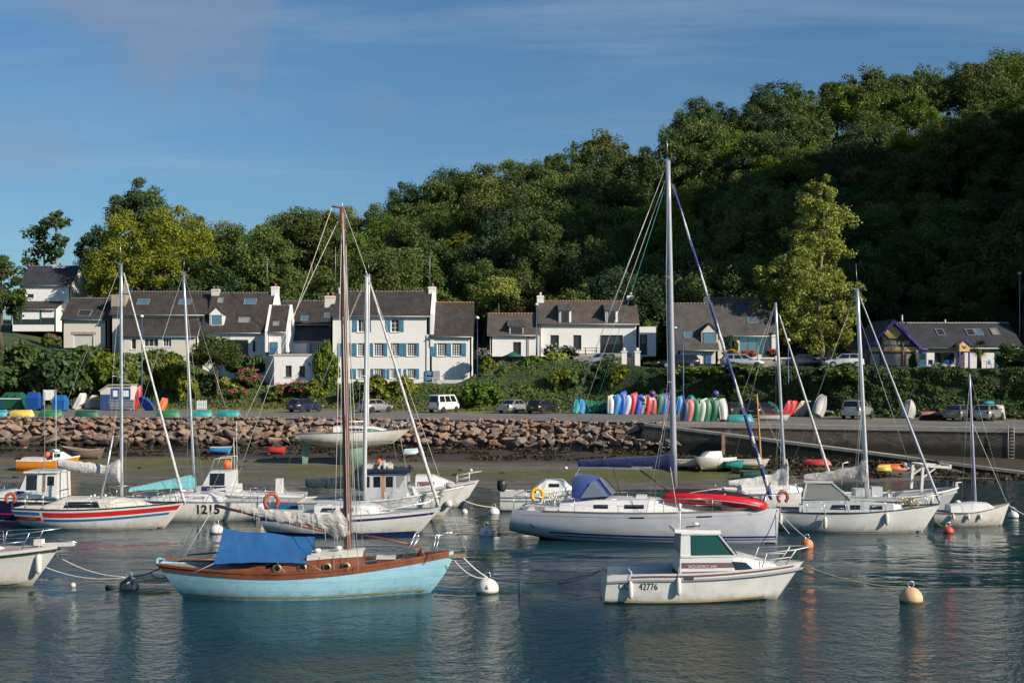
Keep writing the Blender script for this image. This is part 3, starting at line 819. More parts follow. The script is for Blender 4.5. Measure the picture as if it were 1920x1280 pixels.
WOODLAB = 'broadleaf tree in the dense wood covering the hillside'
rr = random.Random(5)
nt_ = 0
def clear(x, y):
    if -17 < x < 8 and 160 < y < 178: return False         # the meadow behind the white houses
    return True
def pxs(x, y): return 960 + F * x / y
HIDDEN = {22, 39, 55, 56, 71, 72, 92, 93, 113, 114, 135, 137, 157, 158}; WT = []      # wholly behind other trees
y = 168.0; row = 0
while y < 246:
    x = -80 + (row % 2) * 4
    while x < 110:
        tx, ty = x + rr.uniform(-2.4, 2.4), y + rr.uniform(-2.6, 2.6)
        x += rr.uniform(6.6, 8.6)
        if ty < interp(YH, tx) - 2 or not clear(tx, ty): continue
        if not (-40 < pxs(tx, ty) < 1990): continue
        if tx < -48 and ty < 205: continue
        if pxs(tx, ty) < 150: continue
        if pxs(tx, ty) < 360 and ty < 214: continue
        gx = ground(tx, ty)
        k = rr.choice((0, 1, 2, 3, 4, 5, 8, 0, 2, 3, 6, 7)) if ty > 190 else rr.choice((0, 1, 2, 3, 4, 5, 8))
        s_ = rr.uniform(0.78, 1.12)
        rz_, sz_ = rr.uniform(0, 6.28), s_*rr.uniform(0.85, 1.12); nt_ += 1
        if nt_ in HIDDEN: continue
        WT.append((tx, ty, k, place_tree(HP[k], 'woodland_tree', WOODLAB, 'tree', (tx, ty, gx - 0.6), rz_, s_, 'trees of the hillside wood', sz_)))
    y += 8.2; row += 1
COLS = [(240, 'above the far left house'), (420, 'behind the round yellow-green tree'), (560, 'above the long slate roofs'), (700, 'behind the wooden mast'), (830, 'above the big white house'), (960, 'behind the meadow'), (1120, 'above the dormer house'), (1260, 'left of the tall yacht mast'), (1420, 'right of the tall yacht mast'), (1600, 'behind the tall sunlit tree'), (1760, 'above the creperie gable'), (2100, 'above the long creperie roof')]
TONE = ['green', 'dark green', 'leafy', 'mid-green', 'deep green', 'broad green', 'bright green', 'yellow-green', 'full-crowned']
cells = {}
for e in WT:
    col_ = next(n for m_, n in COLS if pxs(e[0], e[1]) < m_)
    cells.setdefault((col_, sum(e[1] > k for k in (178, 190, 203, 216, 229))), []).append(e)
for (col_, rw), es in cells.items():
    es.sort(key=lambda e: pxs(e[0], e[1]))
    rown = ('at the wood edge', 'low in the wood', 'midway up the wood', 'high in the wood', 'below the skyline', 'on the skyline')[rw]
    for i, e in enumerate(es):
        side = '' if len(es) == 1 else (', left one' if i == 0 else ', right one' if i == len(es)-1 else ', middle one' if len(es) == 3 else ', %s from left' % ('second', 'third', 'fourth', 'fifth', 'sixth', 'seventh', 'eighth')[i-1])
        e[3]['label'] = f'{TONE[e[2]]} tree {rown} {col_}{side}'
# unseen right spur, shaped to keep evening sun off the creperie and lower wood
for k in range(16):
    tx = rr.uniform(78, 98); ty = 62 + k * 9.0 + rr.uniform(-3, 3)
    if pxs(tx, ty) < 2010 or 117 < ty < 132: continue
    place_tree(HP[k % 6], 'woodland_tree', 'unseen broadleaf tree casting shade from the steep spur beyond the right edge', 'tree', (tx, ty, ground(tx, ty) - 0.5), rr.uniform(0, 6), 1.0, 'trees on the spur')
# unseen trees added just past the frame to shade the right side
for tx, ty in ((74, 96), (72, 88)):
    place_tree(HP[(int(tx)) % 6], 'shade_tree', 'unseen tall tree added beyond the right edge to cast shade', 'tree', (tx, ty, ground(tx, ty) - 0.4), tx, 1.25, 'unseen shade trees past the creperie')

# tall broad tree with yellow-green leaves behind the left houses
P = tree_proto(71, 12, 10.5, 8.5, 9.6, 11.0, 190, 260, 0.175, LEAFY, r=0.6, crad=(0.11, 0.20), shell=(0.6, 0.97), lop=0.12, lowest=-0.8)
place_tree(P, 'chestnut_tree', 'huge round yellow-green tree behind the slate-roofed house at left', 'tree', (WX(292, 188), 188, 11.2), 0.4, 1.0)
P2 = tree_proto(72, 11, 5.6, 5, 5.4, 10.5, 80, 190, 0.19, LEAFD, r=0.35, crad=(0.16, 0.28))
place_tree(P2, 'dark_tree', 'dark tree rising above the top of the round yellow-green tree', 'tree', (WX(262, 202), 202, 22.5), 1.0, 0.95)
place_tree(P2, 'dark_tree', 'dark tree showing at the left shoulder of the round yellow-green tree', 'tree', (WX(205, 200), 200, 17.5), 2.5, 0.85)
place_tree(HP[0], 'mid_green_tree', 'mid-green rounded tree standing behind the left chimney of the long roof', 'tree', (WX(505, 186), 186, 15.5), 0.3, 0.95)
place_tree(HP[3], 'mid_green_tree', 'bright green tree above the roof of the big white house', 'tree', (WX(712, 182), 182, 14.0), 2.0, 0.95)
place_tree(HP[2], 'mid_green_tree', 'mid-green tree between the wooden mast and the hill', 'tree', (WX(585, 196), 196, 20.0), 4.0, 1.0)
place_tree(HP[5], 'mid_green_tree', 'rounded tree directly left of the wooden mast above the roofs', 'tree', (WX(430, 196), 196, 17.0), 4.0, 1.0)
# tall thin pair on the left skyline
def thin_tree(name, label, px_, Y, zb, ztop, seed, tufts):
    t = thing(name, label, 'tree', (WX(px_, Y), Y, zb))
    rg = np.random.default_rng(seed); h = ztop - zb
    q = []; mb = MB()
    mb.tube([(0, 0, -0.5), (0.2, 0, h*0.4), (-0.1, 0, h*0.75), (0, 0, h)], [0.2, 0.15, 0.1, 0.03], 6)
    for (dx, dz, r_) in tufts:
        c_ = np.array([dx, rg.uniform(-1, 1), dz])
        for j in range(5): q.append(clump_leaves(rg, c_ + rg.normal(0, r_*0.45, 3), r_*rg.uniform(0.45, 0.75), 90, 0.24))
        mb.tube([(0, 0, max(0.3*h, dz - 1.5)), (dx*0.5, 0, dz - 0.5), tuple(c_)], [0.08, 0.05, 0.02], 5)
    link_mesh('crown', np_mesh('crown', np.concatenate(q), 4, LEAFD), t)
    mb.build('trunk', BARKP, t)
thin_tree('slender_tree', 'slender bare-stemmed tree with high tufts on the left skyline', 105, 195, 14.5, 32.5, 3, [(0.2, 15.5, 1.5), (1.0, 13, 1.2), (-0.4, 11.2, 1.1), (0.5, 17, 1.1)])
thin_tree('slender_tree', 'taller ragged tree beside the slender one on the left skyline', 82, 197, 14.0, 33.0, 4, [(-1.5, 14.5, 2.0), (0.6, 16.5, 1.7), (-2.2, 11, 1.7), (0.3, 12.5, 1.6), (-1.4, 8.0, 1.9), (0.2, 6.0, 1.7)])
# pine at the left edge
P = tree_proto(75, 9, 3.6, 3.4, 5.2, 6.0, 70, 160, 0.15, NEEDLE, r=0.25, crad=(0.18, 0.32), flat=0.55)
place_tree(P, 'pine_tree', 'dark pine cut by the left edge beside the pale house', 'tree', (WX(2, 158), 158, 11.0), 0.2, 1.0)
# sunlit poplar-like tree between the houses and the creperie
rg = np.random.default_rng(77)
t = thing('sunlit_tree', 'tall sunlit pale-green tree standing left of the yellow-gabled creperie', 'tree', (WX(1530, 153), 153, 8.3))
q = []; mb = MB(); cs_all = []
for (px_, py_, r_) in [(1545,352,1.5),(1530,380,2.0),(1560,400,2.1),(1520,420,2.2),(1550,445,2.4),(1500,450,1.7),(1570,470,2.0),(1525,480,2.3),(1490,495,2.0),(1460,500,1.6),(1555,510,2.3),(1510,530,2.4),(1470,535,2.1),(1440,540,1.4),(1580,545,2.0),(1540,560,2.5),(1490,570,2.3),(1450,580,1.7),(1585,585,1.8),(1550,605,2.3),(1510,610,2.2),(1480,620,1.6),(1575,625,1.7),(1530,640,1.9),(1560,650,1.4),(1425,515,1.0)]:
    c_ = np.array([(px_-1530)/F*153, rg.uniform(-1.8, 1.8), WZ(py_, 153) - 8.3]); cs_all.append(c_)
    for j in range(13): q.append(clump_leaves(rg, c_ + rg.normal(0, r_*0.5, 3), r_*rg.uniform(0.26, 0.54), 125, 0.145))
link_mesh('crown', np_mesh('crown', np.concatenate(q), 4, LEAFP), t)
mb.tube([(0.6, 0, -0.4), (0.7, 0, 2.5), (0.3, 0, 6), (0.5, 0.2, 11), (1.0, 0, 16), (0.8, 0, 20)], [0.4, 0.34, 0.28, 0.2, 0.12, 0.04], 8)
for c_ in cs_all[::2]:
    zz = max(2.0, c_[2] - 2.5); mb.tube([(0.5, 0, zz), (c_[0]*0.6+0.2, c_[1]*0.5, zz+1.4), tuple(c_)], [0.13, 0.08, 0.03], 5)
mb.build('trunk', BARKP, t)
# dead shrub at its foot
rg = np.random.default_rng(8); mb = MB()
for k in range(60):
    a, l = rg.uniform(0, 6.28), rg.uniform(0.8, 2.4)
    p1 = Vector((math.cos(a)*0.3, math.sin(a)*0.3, l*0.5)); p2 = Vector((math.cos(a)*rg.uniform(.3, 1.0), math.sin(a)*rg.uniform(.3, 1.0), l))
    mb.tube([(0, 0, 0), p1, p2], [0.03, 0.02, 0.008], 4)
tag(mb.build('dead_shrub', plain((0.30, 0.20, 0.15), 0.9, 0.2, 3.0, name='dead_twig'), loc=(WX(1548, 135), 135, ground(WX(1548, 135), 135))), 'leafless pinkish-brown shrub at the foot of the tall sunlit tree', 'shrub')

# bushes: a few shapes, copied and scaled
def bush_proto(seed, mat, leaf=0.13, ncl=42, nleaf=90, flat=0.8):
    cm, cs = crown_mesh('foliage', seed, 1.0, 1.0, 0.95, 0.75, ncl, nleaf, leaf, mat, (0.2, 0.36), -0.75, (0.45, 0.85), 0.2, flat)
    mb = MB(); q = random.Random(seed)
    for i in range(7):
        c_ = cs[q.randrange(len(cs))]; mb.tube([(0, 0, -0.1), (c_[0]*0.5, c_[1]*0.5, c_[2]*0.5), tuple(c_)], [0.05, 0.03, 0.01], 4)
    return cm, mb.mesh('stems', BARK)
BU = {'dark': [bush_proto(200, LEAFD), bush_proto(201, LEAFD)], 'mid': [bush_proto(202, LEAF), bush_proto(203, LEAF), bush_proto(204, LEAF)],
      'bright': [bush_proto(205, LEAFB, 0.11)], 'yellow': [bush_proto(206, LEAFY, 0.12)], 'pale': [bush_proto(207, LEAFP, 0.12)]}
bcount = [0]
def bush(kind, label, px_, Y, py_base, w, h, name='shrub', d=None, z=None):
    """w, h in metres; the base sits on the ground row py_base at distance Y (or on z)"""
    bcount[0] += 1
    x = WX(px_, Y); zb = z if z is not None else (WZ(py_base, Y) if py_base else ground(x, Y))
    p = BU[kind][bcount[0] % len(BU[kind])]
    t = thing(name, label, 'bush', (x, Y, zb - 0.1), bcount[0] * 1.7)
    sx = w / 2.1
    t.scale = (sx, (d or w) / 2.1, h / 1.75)
    link_mesh('foliage', p[0], t); link_mesh('stems', p[1], t)
    return t
def blossoms(parent_bush, mat, seed, n=26, size=0.09, top=0.2, per=16, rad=0.11):
    """flower heads over the upper outside of a bush, as one part of it"""
    rg = np.random.default_rng(seed); q = []
    d = rg.normal(0, 1, (n*3, 3)); d /= np.linalg.norm(d, axis=1, keepdims=True)
    d = d[(d[:, 2] > top - 0.3) & (d[:, 1] < 0.5)][:n]
    sc = parent_bush.scale; inv = np.array([1/sc[0], 1/sc[1], 1/sc[2]])
    for k in d:
        c_ = k * np.array([1.02, 1.02, 0.95]) * rg.uniform(0.85, 1.12) + np.array([0, 0, 0.75])
        l = clump_leaves(rg, np.zeros(3), rad, per, size*0.55, 0.9, 0.7) * inv
        q.append(l + c_)
    # bush rotation would turn the flowers away from the quay: undo it
    a = -parent_bush.rotation_euler[2]; ca, sa = math.cos(a), math.sin(a)
    arr = np.concatenate(q); x_, y_ = arr[..., 0].copy(), arr[..., 1].copy()
    arr[..., 0], arr[..., 1] = x_*ca - y_*sa, x_*sa + y_*ca
    return link_mesh('blossoms', np_mesh('blossoms', arr, 4, mat), parent_bush)

# ivy and brambles over the bank behind the quay road
def scatter_bank(seed, x0, x1, d0, d1, n, size, mat, name, lump=0.5, dens=None):
    rg = np.random.default_rng(seed)
    X = rg.uniform(x0, x1, n); D = rg.uniform(d0, d1, n)
    P_ = np.empty((n, 3)); N_ = np.empty((n, 3)); keep = np.ones(n, bool)
    for i in range(n):
        x_ = X[i]; yy = interp(YB, x_) + D[i]; z_ = ground(x_, yy)
        nn = mnoise.noise((x_*0.45, yy*0.45, z_*0.6)); nb_ = mnoise.noise((x_*1.3, z_*1.6, 3.0))
        h = lump * max(0.0, 0.55 + nn + 0.5*nb_) * rg.uniform(0.3, 1.0)
        P_[i] = (x_, yy - h*0.8, z_ + h*0.6); N_[i] = (0, -1, 0.6)
        if nn + 0.6*nb_ < -0.62: keep[i] = False
    return np_mesh(name, leaf_quads(rg, P_[keep], N_[keep], size, 0.7), 4, mat)
o = link_mesh('ivy', scatter_bank(301, 11.5, 62, -0.2, 2.9, 60000, 0.11, LEAFD, 'ivy', 0.8)); tag(o, kind='stuff')
o = link_mesh('brambles', scatter_bank(302, 11.5, 62, 0.2, 2.6, 7000, 0.10, LEAFB, 'brambles', 1.0)); tag(o, kind='stuff')
o = link_mesh('undergrowth', scatter_bank(303, -66, 12, -0.1, 12.0, 60000, 0.12, LEAF, 'undergrowth', 0.6)); tag(o, kind='stuff')
o = link_mesh('dry_brush', scatter_bank(304, -40, 40, 0.1, 2.6, 5000, 0.12, DRYLEAF, 'dry_brush', 0.6)); tag(o, kind='stuff')
# rough grass at the back of the road and on the flat behind
rg = np.random.default_rng(310); n = 9000
X = rg.uniform(-62, 50, n); D = rg.uniform(-1.6, 0.4, n)
base = np.array([(x_, interp(YB, x_) + d_, ZQ) for x_, d_ in zip(X, D)])
hgt_ = rg.uniform(0.05, 0.28, (n, 1)) * (1 - np.abs(D[:, None] + 0.3)*0.35)
wv = rg.normal(0, 0.05, (n, 3)); wv[:, 2] = 0
tipv = rg.normal(0, 0.05, (n, 3)); tipv[:, 2] = 0
tri = np.stack([base - wv, base + wv, base + tipv + np.concatenate([np.zeros((n, 2)), hgt_], axis=1)], axis=1)
o = link_mesh('verge_grass', np_mesh('verge_grass', tri, 3, LEAFY)); tag(o, kind='stuff')
# seaweed heaped on the flat below the walls
rg = np.random.default_rng(320)
pts = []
for (x0, x1, n_, band) in ((-52, 12, 14000, (1.8, 11.0)), (10, 40, 16000, (0.3, 9.0))):
    X = rg.uniform(x0, x1, n_); D = band[0] + (band[1]-band[0]) * rg.uniform(0, 1, n_)**1.5
    for x_, d_ in zip(X, D):
        ye = interp(YE, x_) if x_ < 12 else ramp_at(x_)[0] + 0.4
        yy = ye - d_
        den_ = mnoise.noise((x_*0.25, yy*0.7, 9.0))
        if den_ < (-0.25 + d_*0.05): continue
        pts.append((x_, yy, flat_z(x_, yy) + max(0, den_+0.3)*0.22*rg.uniform(0.2, 1)))
pts = np.array(pts)
o = link_mesh('seaweed', np_mesh('seaweed', leaf_quads(rg, pts, np.tile([0, -0.5, 1.0], (len(pts), 1)), 0.17, 0.7), 4, WEED)); tag(o, kind='stuff')

# ---------------------------------------------------------------- buildings
def render_mat(name, col, stain=(0.45, 0.42, 0.36)):
    m, nt, b, _ = new_mat(name)
    v = coords(nt)
    c = ramp(nt, noise(nt, v, 0.6, 6, 0.6), [(0.3, tuple(x*0.93 for x in col)), (0.7, col)])
    st = mrange(nt, noise(nt, coords(nt, scale=(2.2, 2.2, 0.22)), 1.5, 5, 0.65), 0.56, 0.8, 0, 0.5)
    c = mixc(nt, st, c, stain)
    nt.links.new(c, b.inputs['Base Color']); b.inputs['Roughness'].default_value = 0.9
    bump(nt, b, noise(nt, v, 14, 5), 0.25, 0.02)
    return m
WALLW = render_mat('white_render', (0.77, 0.755, 0.73))
WALLC = render_mat('cream_render', (0.62, 0.57, 0.50), (0.44, 0.36, 0.28))
WALLG = render_mat('grey_render', (0.55, 0.54, 0.52))
def slate_mat(name, c0, c1, lich, amount=0.35):
    m, nt, b, _ = new_mat(name)
    t = nt.nodes.new('ShaderNodeTexCoord'); sp_ = nt.nodes.new('ShaderNodeSeparateXYZ'); cb_ = nt.nodes.new('ShaderNodeCombineXYZ')
    nt.links.new(t.outputs['Object'], sp_.inputs[0])
    nt.links.new(sp_.outputs['X'], cb_.inputs[0]); nt.links.new(nmath(nt, 'MULTIPLY', sp_.outputs['Z'], 1.5), cb_.inputs[1])
    br_ = nnode(nt, 'ShaderNodeTexBrick', Scale=1.0)
    br_.inputs['Color1'].default_value = (*c0, 1); br_.inputs['Color2'].default_value = (*c1, 1)
    br_.inputs['Mortar'].default_value = (*[x*0.45 for x in c0], 1)
    br_.inputs['Brick Width'].default_value = 0.24; br_.inputs['Row Height'].default_value = 0.17; br_.inputs['Mortar Size'].default_value = 0.012
    nt.links.new(cb_.outputs[0], br_.inputs['Vector'])
    v = coords(nt)
    c = mixc(nt, mrange(nt, noise(nt, v, 0.8, 6, 0.65), 0.35, 0.7, 0, 0.85), br_.outputs['Color'], tuple(x*0.45 for x in c0))
    c = mixc(nt, mrange(nt, noise(nt, v, 3.2, 7, 0.8), 0.54, 0.70, 0, amount), c, lich)
    c = mixc(nt, mrange(nt, noise(nt, coords(nt, scale=(3, 3, 0.3)), 1.2, 4), 0.6, 0.8, 0, amount*0.7), c, tuple(x*0.55 for x in c0))
    nt.links.new(c, b.inputs['Base Color']); b.inputs['Roughness'].default_value = 0.8
    bump(nt, b, br_.outputs['Fac'], -0.4, 0.02)
    return m
SLATE = slate_mat('old_slate', (0.040, 0.033, 0.030), (0.068, 0.056, 0.050), (0.20, 0.165, 0.13), 0.65)
SLATEB = slate_mat('lichened_slate', (0.082, 0.068, 0.058), (0.125, 0.102, 0.085), (0.27, 0.21, 0.15), 0.7)
SLATEG = slate_mat('grey_slate', (0.075, 0.068, 0.064), (0.11, 0.10, 0.095), (0.22, 0.20, 0.17), 0.55)
SLATED = slate_mat('dark_slate', (0.030, 0.034, 0.042), (0.046, 0.050, 0.062), (0.10, 0.10, 0.11), 0.3)
TILER = plain((0.36, 0.15, 0.09), 0.85, 0.25, 5.0, name='terracotta')
TILEG = plain((0.20, 0.17, 0.155), 0.85, 0.25, 5.0, name='grey_ridge')
FRAMEW = plain((0.78, 0.77, 0.74), 0.5, 0.06, 3.0, name='white_joinery')
FRAMEB = plain((0.10, 0.085, 0.075), 0.5, 0.1, 3.0, name='brown_joinery')
SHUT = plain((0.06, 0.19, 0.30), 0.55, 0.15, 3.0, name='blue_shutter', stain=(0.16, 0.34, 0.46))
SHUT2 = plain((0.03, 0.12, 0.25), 0.55, 0.15, 3.0, name='deep_blue_paint')
GREENJ = plain((0.012, 0.11, 0.09), 0.5, 0.1, 3.0, name='green_joinery')
ZINC = plain((0.34, 0.34, 0.34), 0.5, 0.15, 3.0, metal=0.5, name='zinc')
PURPLE = plain((0.085, 0.055, 0.36), 0.5, 0.1, 3.0, name='purple_paint')
OCHRE = plain((0.72, 0.46, 0.16), 0.6, 0.1, 2.0, name='ochre_board')
CURTAIN = plain((0.55, 0.53, 0.50), 0.9, 0.2, 4.0, name='net_curtain')
PANE, _nt, _b, _ = new_mat('window_pane')
_b.inputs['Base Color'].default_value = (0.03, 0.035, 0.04, 1); _b.inputs['Roughness'].default_value = 0.06

class House:
    """A building in its own frame: u along the front, w into the depth, z up from its base. Measured from the photo's columns
    and rows at the distance of its front."""
    def __init__(s, name, label, px0, px1, Yf, base_py, depth, cat='house', rz=0.0, zb=None):
        s.s = F / Yf; s.px0 = px0; s.Yf = Yf
        s.zb = zb if zb is not None else WZ(base_py, Yf)
        s.W = (px1 - px0) / s.s; s.D = depth
        s.t = thing(name, label, cat, (WX(px0, Yf), Yf, s.zb), rz)
    def u(s, px): return (px - s.px0) / s.s
    def z(s, py): return WZ(py, s.Yf) - s.zb
    def front(s, px0, px1, pyt, holes, mat, w=0.0, thick=0.28, zlow=0.0, name='front_wall'):
        """front wall with real openings: holes are (px0, px1, py_top, py_bottom)"""
        u0, u1, z1 = s.u(px0), s.u(px1), s.z(pyt)
        hs = [(s.u(a), s.u(b_), s.z(d), s.z(c_)) for a, b_, c_, d in holes]
        us = sorted({u0, u1, *[h[0] for h in hs], *[h[1] for h in hs]}); zs = sorted({zlow, z1, *[h[2] for h in hs], *[h[3] for h in hs]})
        us = [x for x in us if u0 <= x <= u1]; zs = [x for x in zs if zlow <= x <= z1]
        mb = MB()
        inside = lambda a, c_: any(h[0] < a < h[1] and h[2] < c_ < h[3] for h in hs)
        for a, b_ in zip(us, us[1:]):
            for c_, d in zip(zs, zs[1:]):
                if inside((a+b_)/2, (c_+d)/2): continue
                mb.quad((a, w, c_), (b_, w, c_), (b_, w, d), (a, w, d))
        for h in hs:      # reveals
            a, b_, c_, d = h; c_ = max(c_, zlow)
            mb.quad((a, w, c_), (a, w+thick, c_), (a, w+thick, d), (a, w, d)); mb.quad((b_, w+thick, c_), (b_, w, c_), (b_, w, d), (b_, w+thick, d))
            mb.quad((a, w, d), (a, w+thick, d), (b_, w+thick, d), (b_, w, d)); mb.quad((a, w+thick, c_), (a, w, c_), (b_, w, c_), (b_, w+thick, c_))
        return mb.build(name, mat, s.t, fix=False)
    def shell(s, px0, px1, pye, pyr, mat, w=0.0, depth=None, zlow=0.0, name='wall', front=False, inset=0.0):
        """gables and back wall under a ridge parallel to the front"""
        u0, u1 = s.u(px0), s.u(px1); D = depth or s.D; ze, zr = s.z(pye), s.z(pyr)
        mb = MB()
        for u_, t in ((u0, 0.25), (u1, -0.25)):
            poly = [(w, zlow), (w+D, zlow), (w+D, ze), (w+D/2, zr-0.06), (w, ze)]
            a, b_ = (u_, u_+t) if t > 0 else (u_+t, u_)
            mb.prism(poly, a + (0.001 if not front else 0), b_, 'yz')
        mb.quad((u0, w+D, zlow), (u1, w+D, zlow), (u1, w+D, ze), (u0, w+D, ze))
        if front: mb.quad((u0, w, zlow), (u1, w, zlow), (u1, w, ze), (u0, w, ze))
        return mb.build(name, mat, s.t)
    def roof(s, px0, px1, pye, pyr, mat, w=0.0, depth=None, over=0.3, oh=0.12, ridge=TILEG, name='roof', gut=ZINC):
        u0, u1 = s.u(px0) - oh, s.u(px1) + oh; D = depth or s.D; ze, zr = s.z(pye), s.z(pyr)
        k = (zr - ze) / (D / 2); th = 0.13
        prof = [(w-over, ze-over*k), (w+D/2, zr), (w+D+over, ze-over*k), (w+D+over, ze-over*k+th), (w+D/2, zr+th), (w-over, ze-over*k+th)]
        rf = MB().prism(prof, u0, u1, 'yz').build(name, mat, s.t)
        n = max(4, int((u1-u0)/0.38)); mb = MB()
        for i in range(n):
            a, b_ = lerp(u0, u1, i/n), lerp(u0, u1, (i+0.94)/n)
            mb.tube([(a, w+D/2, zr+th+0.01), (b_, w+D/2, zr+th+0.02)], 0.085, 7)
        mb.build('ridge_tiles', ridge, rf)
        if gut is not None:
            MB().tube([(u0+0.03, w-over-0.06, ze-over*k+0.03), (u1-0.03, w-over-0.06, ze-over*k+0.0)], 0.075, 7).build('gutter', gut, s.t)
        s.rk = (w, ze, k)
        return rf
    def leanto(s, px0, px1, pye, pyt, mat, w0, w1, oh=0.1, name='lean_to_roof', gut=ZINC, wall=None, zlow=0.0):
        """single slope rising from the front (w0) to the back (w1)"""
        u0, u1 = s.u(px0), s.u(px1); ze, zt = s.z(pye), s.z(pyt)
        k = (zt - ze) / (w1 - w0)
        MB().prism([(w0-0.25, ze-0.25*k), (w1, zt), (w1, zt+0.12), (w0-0.25, ze-0.25*k+0.12)], u0-oh, u1+oh, 'yz').build(name, mat, s.t)
        if wall is not None:
            for u_, t in ((u0, 0.2), (u1, -0.2)): MB().prism([(w0, zlow), (w1, zlow), (w1, zt-0.03), (w0, ze-0.03)], min(u_, u_+t), max(u_, u_+t), 'yz').build('side_wall', wall, s.t)
        if gut is not None: MB().tube([(u0, w0-0.3, ze-0.25*k+0.02), (u1, w0-0.3, ze-0.25*k)], 0.07, 7).build('gutter', gut, s.t)
        s.rk = (w0, ze, k)
    def window(s, px0, px1, py0, py1, nv=2, nh=3, frame=FRAMEW, pane=PANE, w=0.0, sill=True, back=0.14, fw=0.06, curtain=False):
        a, b_, d, c_ = s.u(px0), s.u(px1), s.z(py0), s.z(py1); y0 = w + back
        mb = MB()
        mb.box(a, a+fw, y0, y0+0.07, c_, d); mb.box(b_-fw, b_, y0, y0+0.07, c_, d)
        mb.box(a+fw, b_-fw, y0, y0+0.07, d-fw, d); mb.box(a+fw, b_-fw, y0, y0+0.07, c_, c_+fw)
        f_ = mb.build('window', frame, s.t)
        MB().box(a+fw, b_-fw, y0+0.045, y0+0.055, c_+fw, d-fw).build('pane', pane, f_)
        if nv or nh:
            mb = MB()
            for i in range(1, nv): x = lerp(a, b_, i/nv); mb.box(x-0.028, x+0.028, y0+0.012, y0+0.04, c_+fw, d-fw)
            for i in range(1, nh): z_ = lerp(c_, d, i/nh); mb.box(a+fw, b_-fw, y0+0.016, y0+0.036, z_-0.02, z_+0.02)
            if mb.v: mb.build('glazing_bars', frame, f_)
        if curtain: MB().box(a+fw, lerp(a, b_, 0.4), y0+0.058, y0+0.065, c_+fw, d-fw).build('curtain', CURTAIN, f_)
        MB().box(a-0.02, b_+0.02, y0+0.07, y0+0.5, c_-0.02, d+0.02).build('interior_shade', BLACK, f_)  # black box stands in for the unlit room behind the pane
        if sill: MB().box(a-0.08, b_+0.08, w-0.09, w+back, c_-0.08, c_-0.004).build('sill', frame if frame is FRAMEW else CONC, f_)
        return f_
    def shutter(s, px0, px1, py0, py1, mat=SHUT, w=0.0):
        a, b_, d, c_ = s.u(px0), s.u(px1), s.z(py0), s.z(py1)
        mb = MB(); n = max(3, int((b_-a)/0.13))
        for i in range(n): mb.box(lerp(a, b_, i/n)+0.004, lerp(a, b_, (i+1)/n)-0.004, w-0.055, w-0.012, c_, d)
        for z_ in (lerp(c_, d, 0.2), lerp(c_, d, 0.8)): mb.box(a+0.02, b_-0.02, w-0.075, w-0.056, z_-0.05, z_+0.05)
        return mb.build('shutter', mat, s.t)
    def door(s, px0, px1, py0, py1, mat, w=0.0, back=0.12, glass=None):
        a, b_, d, c_ = s.u(px0), s.u(px1), s.z(py0), s.z(py1)
        mb = MB(); mb.box(a, b_, w+back, w+back+0.06, c_, d)
        n = 3
        for i in range(n):
            z0_ = lerp(c_, d, (i+0.12)/n); z1_ = lerp(c_, d, (i+0.88)/n); mb.box(a+0.1, b_-0.1, w+back-0.025, w+back-0.002, z0_, z1_)
        o_ = mb.build('door', mat, s.t)
        MB().ball((b_-0.1, w+back-0.06, lerp(c_, d, 0.47)), 0.04, 8, 6).build('handle', STEEL, o_)
        if glass: MB().box(a+0.14, b_-0.14, w+back-0.035, w+back-0.027, lerp(c_, d, 0.55), d-0.15).build('pane', glass, o_)
        return o_
    def skylight(s, px0, px1, py0, py1, pane=PANE, frame=ZINC):
        """a roof window lying on the last roof's front slope"""
        w0, ze, k = s.rk; u0, u1 = s.u(px0), s.u(px1); z0, z1 = s.z(py1), s.z(py0)
        c_ = 1/math.sqrt(1+k*k); n_ = Vector((0, -k*c_, c_))
        def P(u_, z_, o_): return Vector((u_, w0 + (z_-ze)/k, z_)) + n_*(0.13*c_ + o_)
        def slab(mb, ua, ub, za, zb_, o0, o1):
            vs = [P(ua, za, o0), P(ub, za, o0), P(ub, zb_, o0), P(ua, zb_, o0), P(ua, za, o1), P(ub, za, o1), P(ub, zb_, o1), P(ua, zb_, o1)]
            mb.add(vs, [(0,3,2,1),(4,5,6,7),(0,1,5,4),(1,2,6,5),(2,3,7,6),(3,0,4,7)])
        mb = MB(); f_ = 0.09
        slab(mb, u0, u0+f_, z0, z1, -0.05, 0.09); slab(mb, u1-f_, u1, z0, z1, -0.05, 0.09)
        slab(mb, u0+f_, u1-f_, z0, z0+f_*0.6, -0.05, 0.09); slab(mb, u0+f_, u1-f_, z1-f_*0.6, z1, -0.05, 0.09)
        o_ = mb.build('skylight', frame, s.t)
        mb = MB(); slab(mb, u0+f_, u1-f_, z0+f_*0.6, z1-f_*0.6, 0.0, 0.05); mb.build('pane', pane, o_)
        return o_
    def chimney(s, px0, px1, py0, py1, w, mat=WALLW, pot=TILER, d=0.7, pots=1):
        a, b_, d1, c_ = s.u(px0), s.u(px1), s.z(py0), s.z(py1)
        mb = MB(); mb.box(a, b_, w-d/2, w+d/2, c_, d1); mb.box(a-0.06, b_+0.06, w-d/2-0.06, w+d/2+0.06, d1-0.22, d1-0.10)
        o_ = mb.build('chimney', mat, s.t)
        for i in range(pots):
            x = lerp(a, b_, (i+0.5)/pots)
            MB().lathe([(0.15, d1-0.02), (0.13, d1+0.3), (0.16, d1+0.34), (0.16, d1+0.4)], 9, (x, w, 0)).build('chimney_pot', pot, o_)
        return o_
